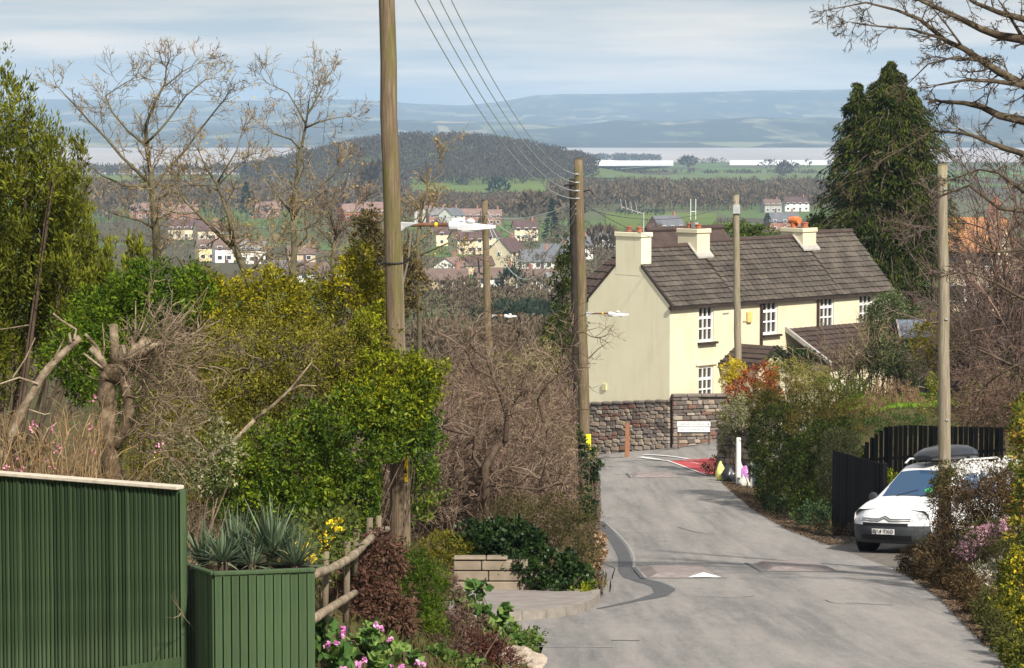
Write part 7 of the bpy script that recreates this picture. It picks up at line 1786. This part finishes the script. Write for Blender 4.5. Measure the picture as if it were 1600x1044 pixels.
shrub('olive_skirt', 'olive green low shrubs along the road edge below the white heather', [gblob(1545, 958, 22, 28, .4), gblob(1560, 985, 20, 28, .35), gblob(1536, 946, 16, 22, .3), gblob(1572, 1005, 20, 26, .35)], 13000, .045, .013, L_HEATHG, 173, clump=.09)
shrub('corner_shrub', 'low green and gold shrub where the bank meets the road below the gold edged shrub', [gblob(1586, 1020, 18, 26, .3), gblob(1598, 1040, 20, 30, .3), gblob(1610, 1010, 22, 30, .3), gblob(1612, 1060, 26, 30, .4)], 9000, .05, .022, lv('leaf_corner', (.012, .018, .003), (.055, .068, .010), (.26, .24, .03), .2), 174, clump=.09)
stalks('bent_twigs', 'bent bare twigs poking out of the brown heath bush', 1470, 1580, 46.5, 48.5, 60, 1.1, TWIG_Y, 171, .6, L0=.006)

# leaf litter along the edges
def litter(name, label, edge, off, n, m, seed, d0, d1, wid):
    r_ = np.random.default_rng(seed); d = r_.uniform(d0, d1, n); ex = np.interp(d, *edge)
    x = ex + off * np.abs(r_.normal(size=n)) * wid - off * .12
    p = np.stack([x, d, ZG(x, d) + .03], 1)
    V, Q = leaf_quads(p, r_.normal(size=(n, 3)) * np.array([1, 1, .25]), r_.normal(size=(n, 3)) * .35 + np.array([0, 0, 1]), .06 * r_.uniform(.5, 1.3, n), .035)
    return prop(link_mesh(name, np_mesh(name, V, Q), m), label, kind='stuff')
L_LITTER = lv('leaf_litter', (.03, .02, .012), (.085, .055, .034), (.20, .14, .085), .05)
litter('fallen_leaves', 'brown leaf litter along the hedge side of the lane', (RIGHT_D, RIGHT_X), 1, 6000, L_LITTER, 181, 33, 50, .2)
litter('fallen_leaves', 'brown leaf litter below the clipped hedge', (RIGHT_D, RIGHT_X), 1, 9000, L_LITTER, 182, 60, 86, .45)
litter('fallen_leaves', 'brown leaf litter along the thicket side of the lane', (LEFT_D, LEFT_X), -1, 7000, L_LITTER, 183, 42.5, 90, .35)
lawn_pts(-9, .2, 26.5, 34.6, 9000, .12, .02, lv('blade_bank', (.03, .028, .012), (.075, .07, .022), (.15, .14, .04), .2), 184, 'grass', 'short dull grass on the near bank')
lawn_pts(-12, 1.6, 43.2, 80, 14000, .22, .035, lv('blade_thicket', (.04, .03, .014), (.09, .07, .03), (.17, .135, .06), .1), 185, 'undergrowth', 'brown undergrowth beneath the thicket')
lawn_pts(6.8, 11, 34, 50.5, 8000, .12, .02, lv('blade_rbank', (.035, .024, .012), (.085, .06, .026), (.16, .12, .05), .1), 186, 'undergrowth', 'brown undergrowth on the heather bank')

# ------------------------------------------------------------------ the valley: woods, single trees, houses
def wood_crowns(pos, h, wd, k, rng, q=1.0, flat=.75, trunk=True):
    """bare-crowned trees: each a dome of small upright twig fans over a trunk, joined to one mass"""
    n = len(pos)
    dirs = unit(rng.normal(size=(n, k, 3)) + np.array([0, 0, .35]))
    rad = .55 + .45 * rng.random((n, k, 1)) ** .6
    c = pos[:, None] + np.array([0, 0, 1]) * (h * .58)[:, None, None] + dirs * rad * np.stack([wd * .5, wd * .5, h * .44], 1)[:, None]
    ax = unit(dirs * .7 + np.array([0, 0, .55]) + rng.normal(size=(n, k, 3)) * .4)
    nr = rng.normal(size=(n, k, 3))
    s = (wd[:, None] / 8.0) * (.6 + .8 * rng.random((n, k))) * q
    V, Q = leaf_quads(c.reshape(-1, 3), ax.reshape(-1, 3), nr.reshape(-1, 3), (2.3 * s).ravel(), (.85 * s).ravel())
    if not trunk: return V, Q
    tp = np.stack([pos - np.array([0, 0, .3]), pos + np.array([0, 0, 1]) * (h * .6)[:, None]], 1)
    return merge([(V, Q), tubes([(tp, np.stack([wd * .03, wd * .015], 1))], 3)])
def scatter(pxa, pxb, d0, d1, n, rng, ok=None):
    px = rng.uniform(pxa, pxb, n); d = rng.uniform(d0, d1, n); x = (px - 800) / F * d
    p = np.stack([x, d, ZG(x, d)], 1)
    if ok is not None: p = p[ok(px, d, p)]
    return p
W_GREY = leafmat('wood_grey', [(.1, (.035, .027, .021)), (.5, (.07, .055, .042)), (.9, (.13, .104, .08))], .1, .95, .05)
W_BROWN = leafmat('wood_brown', [(.1, (.055, .042, .030)), (.5, (.115, .088, .062)), (.9, (.20, .158, .11))], .1, .95, .05)
W_BUFF = leafmat('wood_buff', [(.1, (.055, .039, .026)), (.5, (.115, .085, .055)), (.9, (.20, .15, .098))], .1, .95, .05)
W_DARK = leafmat('wood_evergreen', [(.1, (.014, .024, .016)), (.5, (.03, .045, .03)), (.9, (.06, .08, .045))], .1, .95, .05)
def wood(name, label, p, hmin, hmax, wmin, wmax, k, m, seed, q=1.0):
    rng = np.random.default_rng(seed); n = len(p)
    V, Q = wood_crowns(p, rng.uniform(hmin, hmax, n), rng.uniform(wmin, wmax, n), k, rng, q)
    return prop(link_mesh(name, np_mesh(name, V, Q), m), label, kind='stuff')
rng = np.random.default_rng(200)
hp = scatter(380, 930, 2000, 2500, 3600, rng, lambda px, d, p: (30.5 * np.exp(-np.abs((p[:, 0] + 62) / np.where(p[:, 0] < -62, 128., 134.)) ** 2.6 - ((p[:, 1] - 2420) / 260.) ** 2) > 3.2))
wood('wood', 'grey bare wood covering the rounded hill above the town', hp[:1500], 8, 12, 8, 13, 34, W_GREY, 201, .76)
tp_ = scatter(880, 1030, 4230, 4440, 130, rng)
wood('wood', 'low grey bare wood trailing from the rounded hill towards the water', tp_, 9, 14, 10, 16, 26, W_GREY, 202)
bp = scatter(860, 1330, 1450, 1930, 620, rng)
wood('wood', 'brown bare wood spread along the valley beyond the cottage', bp, 8, 12, 8, 13, 48, W_BUFF, 203, .72)
bp = scatter(640, 900, 1300, 1600, 260, rng)
wood('wood', 'brown bare wood below the green field at the hill foot', bp, 6, 9, 7, 11, 56, W_BUFF, 204, .66)
bp = scatter(100, 640, 1250, 1950, 620, rng)
wood('wood', 'brown bare wood in the valley behind the roadside bare trees', bp, 8, 14, 8, 13, 34, W_BROWN, 205, .8)
bp = scatter(1180, 1310, 3000, 3300, 12, rng)
wood('hedgerow', 'grey hedgerow trees along the dull green field', bp, 6, 11, 8, 14, 26, W_GREY, 206)
bp = scatter(890, 1340, 2740, 2800, 90, rng)
wood('hedgerow', 'thin grey hedge across the field below the crop covers', bp, 3, 4.5, 8, 12, 14, W_GREY, 207)
bp = scatter(80, 440, 2550, 2900, 150, rng)
wood('hedgerow', 'grey shoreline trees by the nearer arm of the estuary', bp, 7, 12, 9, 14, 24, W_GREY, 208)
bp = np.concatenate([scatter(560, 660, 480, 800, 40, rng), scatter(900, 1000, 500, 800, 30, rng), scatter(640, 900, 395, 440, 50, rng), scatter(640, 900, 560, 1150, 64, rng), scatter(60, 620, 470, 640, 90, rng), scatter(60, 620, 800, 1150, 130, rng), scatter(860, 1300, 500, 1000, 150, rng)])
bp = bp[np.abs((800 + bp[:, 0] / bp[:, 1] * F) - 770) > 5]
wood('wood', 'scattered brown bare trees between the valley houses', bp, 4, 7, 4, 7, 110, W_BROWN, 209, .42)
bp = np.concatenate([scatter(640, 930, 130, 260, 50, rng), scatter(100, 620, 130, 330, 90, rng)])
wood('wood', 'brown scrub falling away behind the thicket', bp, 2.6, 4.6, 3, 5, 300, W_BROWN, 210, .3)
bp = scatter(500, 700, 6360, 6600, 30, rng); 
bp = scatter(1060, 1130, 3900, 4200, 14, rng)
wood('hedgerow', 'grey shore trees between the crop covers and the water', bp, 5, 9, 8, 13, 24, W_GREY, 212)
bp = scatter(760, 880, 360, 400, 26, rng)
wood('wood', 'dark evergreen trees below the valley bungalows', bp, 2.6, 3.8, 4, 6, 260, W_DARK, 213, .4)
# single trees one can tell apart
def far_tree(label, px, d, h, wd, m, seed, k=140, conifer=False, name='valley_tree', q=.9):
    r_ = np.random.default_rng(seed); b = gpx(px, d)
    t = thing(name, label, 'tree', tuple(b), group='single trees in the valley')
    if conifer:
        n = k * 2; f = r_.random(n) ** .7; an = r_.uniform(0, 2 * math.pi, n); rr = wd * .5 * (1 - f) * (.6 + .4 * r_.random(n))
        c = b + np.stack([np.cos(an) * rr, np.sin(an) * rr, h * (.1 + .9 * f)], 1)
        V, Q = leaf_quads(c, np.stack([np.cos(an), np.sin(an), -.3 + 0 * an], 1), r_.normal(size=(n, 3)), h * .13 * r_.uniform(.6, 1.2, n), h * .05)
        world_obj('crown', V, Q, m, t)
    else:
        world_obj('crown', *wood_crowns(b[None], np.array([h]), np.array([wd]), k, r_, q, trunk=False), m, t)
    MB().tube([(0, 0, -.3), (0, 0, h * .6)], [wd * .04, wd * .015], 6).obj('trunk', BARK, t)
for k, (lab, px, d, h, wd, m, con) in enumerate((('dark rounded tree on the green field below the wooded hill', 778, 1750, 13, 15, W_DARK, False), ('dark conifer between the looping wires and the valley wood', 862, 900, 15, 7, W_DARK, True), ('bushy grey tree in front of the wooded hill by the tall pole', 592, 1500, 24, 26, W_GREY, False),
    ('buff round tree at the edge of the playing field', 832, 1150, 14, 14, W_BUFF, False), ('buff bare tree close to the mossy pole', 890, 1130, 15, 15, W_BUFF, False), ('dark conifer among the pink valley roofs', 385, 1250, 17, 9, W_DARK, True), ('dark blue green conifer behind the bare trees', 383, 2050, 19, 10, W_DARK, True), ('small dark conifer beside the valley houses by the dark conifer', 1200, 1050, 7, 6, W_DARK, True),
    ('grey tree standing on the dull green field', 1225, 2650, 13, 17, W_GREY, False), ('grey tree against the water between the crop covers', 1075, 3250, 14, 22, W_GREY, False), ('bushy dark tree beside the valley bungalows', 800, 560, 6, 6, W_DARK, False), ('brown tree above the weathered pole', 632, 620, 8, 8, W_BUFF, False),
    ('brown round tree beside the mossy pole foot of the valley', 940, 760, 10, 10, W_BROWN, False))):
    far_tree(lab, px, d, h, wd, m, 300 + k, conifer=con)
shrub('dark_fir', 'dark ragged fir standing against the mossy pole and the gable', [blob(885, 400, 86, 14, 24, .4), blob(880, 430, 86, 20, 30, .5), blob(888, 465, 86, 24, 30, .6), blob(893, 380, 86, 7, 16, .2), blob(880, 520, 85, 34, 40, .7)], 6500, .12, .035, L_LEY, 330, cat='tree', clump=.2, droop=.8)

# houses: walls, roof, windows as real pieces
def hmats(k, a, b): return grime('far_' + k, a, b, .6, .9, .1)
HW = {'cream': hmats('cream', (.62, .52, .36), (.72, .62, .45)), 'white': hmats('white', (.74, .73, .70), (.82, .81, .78)), 'buff': hmats('buff', (.50, .39, .26), (.60, .48, .34)), 'brick': hmats('brick', (.30, .15, .11), (.38, .20, .15)), 'grey': hmats('grey', (.34, .33, .31), (.42, .41, .39)), 'yellow': hmats('yellow', (.70, .58, .30), (.78, .66, .38)), 'redbrick': hmats('redbrick', (.34, .12, .10), (.42, .17, .14))}
HR = {'plum': hmats('plum', (.085, .055, .055), (.125, .082, .08)), 'pink': hmats('pink', (.19, .125, .11), (.26, .175, .155)), 'brown': hmats('brown', (.13, .09, .075), (.18, .13, .11)), 'slate': hmats('slate', (.11, .115, .13), (.16, .165, .18)), 'grey': hmats('greyroof', (.17, .165, .165), (.23, .22, .22)), 'orange': hmats('orange', (.36, .17, .08), (.46, .23, .11))}
FARGL = mat('far_pane', lambda nt, out: principled(nt, out, .15, .5).inputs['Base Color'].__setattr__('default_value', (.05, .055, .065, 1)))
def valley_house(label, px, py, w_, dep, hw, rise, yaw, wall, roof, nwin=2, cat='house', group=None, dormer=False, chim=True, d=None, name='valley_house'):
    b = hit(px, py) if d is None else gpx(px, d)
    w_, dep, hw, rise = w_ * .9, dep * .9, hw * .9, rise * .85
    t = thing(name, label, cat, (b[0], b[1], b[2] - .4), math.radians(yaw), group=group)
    hw = hw + .4
    MB().box((0, 0, hw / 2), (w_, dep, hw)).obj('walls', HW[wall], t)
    g = MB()
    for sx in (-1, 1):
        g2 = MB().prism([(sx * (w_ / 2 - .1) - .1, -dep / 2 + .01, hw - .02), (sx * (w_ / 2 - .1) - .1, dep / 2 - .01, hw - .02), (sx * (w_ / 2 - .1) - .1, 0, hw + rise - .1)], (.2, 0, 0)).obj('gable', HW[wall], t)
    ov = .35
    rf_ = MB()
    for sy in (-1, 1):
        e = dep / 2 + ov; ze = hw - rise * ov / (dep / 2)
        rf_ = MB().hexa([(-w_ / 2 - .25, sy * e, ze), (w_ / 2 + .25, sy * e, ze), (w_ / 2 + .25, 0, hw + rise), (-w_ / 2 - .25, 0, hw + rise)], [(-w_ / 2 - .25, sy * e, ze + .16), (w_ / 2 + .25, sy * e, ze + .16), (w_ / 2 + .25, sy * .0, hw + rise + .16), (-w_ / 2 - .25, 0, hw + rise + .16)])
        ro_ = rf_.obj('roof', HR[roof], t)
    if chim:
        c = MB().box((w_ * .32, 0, hw + rise + .5), (.7, .6, 1.6)).obj('chimney', HW['brick'], t)
        MB().lathe([(.13, 0), (.15, .3), (.1, .32)], (w_ * .32, 0, hw + rise + 1.3), 8).obj('chimney_pot', POT, c)
    stor = 2 if hw > 4.3 else 1
    for s in range(stor):
        z = .4 + 1.45 + s * 2.5
        for i in range(nwin):
            x = (i + .5) / nwin * w_ - w_ / 2
            f = MB().box((x, -dep / 2 - .02, z), (1.35, .12, 1.25)).obj('window', WHITE, t)
            MB().box((x, -dep / 2 - .06, z), (1.1, .09, 1.0)).obj('pane', FARGL, f)
    f = MB().box((-w_ / 2 - .02, 0, .4 + 1.4 + (2.5 if stor == 2 else 0)), (.12, 1.1, 1.2)).obj('window', WHITE, t)
    MB().box((-w_ / 2 - .06, 0, .4 + 1.4 + (2.5 if stor == 2 else 0)), (.09, .85, .95)).obj('pane', FARGL, f)
    dx = w_ * .12
    MB().box((dx, -dep / 2 - .02, .4 + 1.0), (.95, .1, 2.0)).obj('door', HR['plum'], t)
    if dormer:
        for sx in (-1, 1):
            dm = MB().box((sx * w_ * .17, -dep * .3, hw + rise * .45), (1.9, dep * .3, 1.5)).obj('dormer', HW['white'], t)
            MB().box((sx * w_ * .17, -dep * .45 - .04, hw + rise * .48), (1.1, .06, .8)).obj('dormer_pane', FARGL, dm)
    return t
for a in (
    ('cream gabled house with plum roof directly behind the weathered pole', 792, 420, 9, 7.2, 5.2, 3.6, 62, 'cream', 'plum', 2),
    ('cream gabled house with plum roof below the street lamp lantern', 728, 397, 9.5, 7.0, 4.9, 3.0, 28, 'cream', 'plum', 3),
    ('cream plum roofed house with its lit gable beside the rusty lamp arm', 692, 384, 9, 6.5, 4.6, 2.8, 30, 'cream', 'plum', 2),
    ('plum roofed house with cream gable behind the weathered pole top', 820, 376, 9, 6.5, 4.8, 2.8, 10, 'cream', 'plum', 3),
    ('large cream gable end among the plum roofs', 758, 392, 8, 7.0, 5.0, 3.2, 55, 'cream', 'plum', 2),
    ('dark plum garage roof in front of the cream gables', 745, 428, 8, 5.5, 2.6, 2.2, 20, 'buff', 'plum', 1),
    ('pale sloping bungalow roof lit by the sun beneath the cream gables', 705, 430, 9, 6.5, 2.6, 2.2, 72, 'white', 'pink', 1),
    ('brown roofed bungalow among the brown trees below the cream gables', 690, 452, 12, 7, 2.5, 2.4, 6, 'buff', 'brown', 3),
    ('white dormer bungalow with two bright dormers in the valley', 838, 422, 9, 7, 2.7, 3.2, 8, 'white', 'slate', 3),
    ('white gabled house with slate roof beside the dark fir', 868, 418, 8, 7, 4.0, 2.8, -14, 'white', 'slate', 2),
    ('low white bungalow with white gable below the dormer bungalow', 846, 452, 11, 7.5, 2.5, 2.3, -8, 'white', 'brown', 4),
    ('cream bungalow at the end of the lower row', 822, 452, 6, 6, 2.5, 2.0, 55, 'cream', 'brown', 1),
    ('white bungalow with pale roof by the dark fir foot', 880, 455, 8, 6.5, 2.4, 2.0, 10, 'white', 'grey', 2),
    ('brown roofed bungalow behind the lower white row', 775, 448, 10, 6.5, 2.4, 2.2, 4, 'white', 'brown', 3),
    ('slate roofed white house above the dormer bungalow', 900, 405, 9, 7, 4.2, 2.6, 12, 'white', 'slate', 2),
    ('white gabled brick house in the upper row past the tall pole', 668, 350, 10, 8, 5.2, 3.4, 60, 'white', 'pink', 2),
    ('grey roofed brick house next in the upper row', 683, 352, 9, 8, 5.0, 3.0, 12, 'brick', 'grey', 3),
    ('white fronted brick house with grey roof in the upper row', 706, 353, 9, 8, 5.0, 3.2, 52, 'white', 'slate', 2),
    ('pink roofed brick house at the upper row end', 735, 352, 10, 8, 4.6, 3.0, 6, 'brick', 'pink', 3),
    ('pink roofed brick house partly behind the lamp lantern', 768, 352, 9, 8, 4.4, 2.8, 0, 'brick', 'pink', 3),
    ('broad pink roofed house half hidden by the tall pole', 592, 345, 14, 10, 4.8, 4.4, 4, 'brick', 'pink', 4),
    ('red roofed house behind the small orange leaved tree', 548, 345, 11, 9, 4.6, 3.8, 30, 'redbrick', 'pink', 3),
    ('small white house under the wooded hill', 500, 318, 11, 8, 4.6, 2.6, 10, 'white', 'grey', 3),
    ('bright white gabled house under the wooded hill', 556, 316, 11, 9, 5.0, 3.6, 50, 'white', 'grey', 2),
    ('pink roofed house seen through the spreading bare tree', 225, 342, 13, 9, 4.5, 3.6, 4, 'brick', 'pink', 4),
    ('pink roofed house between two bare trees', 255, 340, 11, 9, 4.4, 3.6, 12, 'brick', 'pink', 3),
    ('pale pink roofed house beside the middle bare tree', 290, 346, 12, 9, 4.6, 3.8, -6, 'brick', 'pink', 3),
    ('long pink roofed house behind the middle bare tree', 415, 340, 15, 9, 4.6, 3.6, 4, 'brick', 'pink', 4),
    ('plum roofed cream house through the spreading bare tree', 285, 374, 11, 8, 4.4, 3.4, 8, 'cream', 'plum', 4),
    ('plum roofed cream house near the blue grey road', 325, 376, 10, 8, 4.2, 3.2, 20, 'cream', 'plum', 3),
    ('sunlit yellow house behind the golden shrub', 328, 408, 8, 7, 4.4, 2.2, 16, 'yellow', 'brown', 3),
    ('sunlit yellow house next to the white terrace', 372, 406, 7, 7, 4.2, 2.2, 10, 'yellow', 'brown', 2),
    ('white terrace house above the golden shrub', 394, 412, 8, 7, 4.4, 2.2, 6, 'white', 'grey', 3),
    ('white rendered house between the yellow houses', 348, 410, 5.5, 7, 4.4, 2.0, 14, 'white', 'brown', 2),
    ('grey white bungalow above the golden shrub tips', 440, 436, 10, 7, 2.6, 2.2, 4, 'white', 'grey', 3),
    ('pale bungalow with brown roof beside the browned conifer', 500, 440, 10, 7, 2.6, 2.2, -6, 'white', 'brown', 3),
    ('small pale house low between the bare trees', 470, 410, 8, 7, 2.8, 2.2, 10, 'buff', 'brown', 2),
    ('slate roofed chapel-like house with a red brick gable beyond the first chimney', 1040, 372, 13, 8, 4.4, 4.4, 38, 'redbrick', 'slate', 3),
    ('pinkish stone house between the slender pole and the third chimney', 1222, 362, 13, 9, 4.4, 3.6, 10, 'brick', 'slate', 3),
    ('white and brick house near the third chimney', 1243, 330, 14, 9, 4.8, 3.4, 6, 'white', 'plum', 4),
    ('brown roofed house in the trees above the third chimney', 1205, 332, 10, 8, 4.4, 3.0, 12, 'grey', 'brown', 3),
    ('small slate roofed outbuilding beside the gable chimney', 940, 385, 10, 7, 3.0, 2.6, 8, 'white', 'slate', 2)):
    valley_house(*a)
valley_house('orange roofed house glimpsed between the conifer and the bare trees', 1528, 330, 4.2, 4.2, 5.2, 2.2, -25, 'cream', 'orange', 2, d=200)
# rugby posts on the playing field
rgp = thing('rugby_posts', 'tall white rugby posts on the playing field', 'goal posts', tuple(gpx(1083, 1240)))
hgt = P(1083, 311, 1240)[2] - rgp.location.z
for sx in (-1, 1): MB().tube([(sx * 1.1, 0, -.2), (sx * 1.1, 0, hgt)], .16, 6).obj('upright', WHITE, rgp)
MB().tube([(-1.1, 0, 4), (1.1, 0, 4)], .12, 6).obj('crossbar', WHITE, rgp)
bp = gpx(1000, 1260)
for k in range(9):
    px = 968 + k * 8; b = gpx(px, 1330)
    V_, Q_ = wood_crowns(np.zeros((1, 3)), np.array([3.4]), np.array([4.2 + .5 * math.sin(k)]), 46, np.random.default_rng(700 + k), .8)
    o = link_mesh('field_bush', np_mesh('field_bush', V_, Q_), W_DARK, None, tuple(b))
    prop(o, 'small dark round bush in the row along the playing field edge', 'bush', 'bushes along the playing field edge')
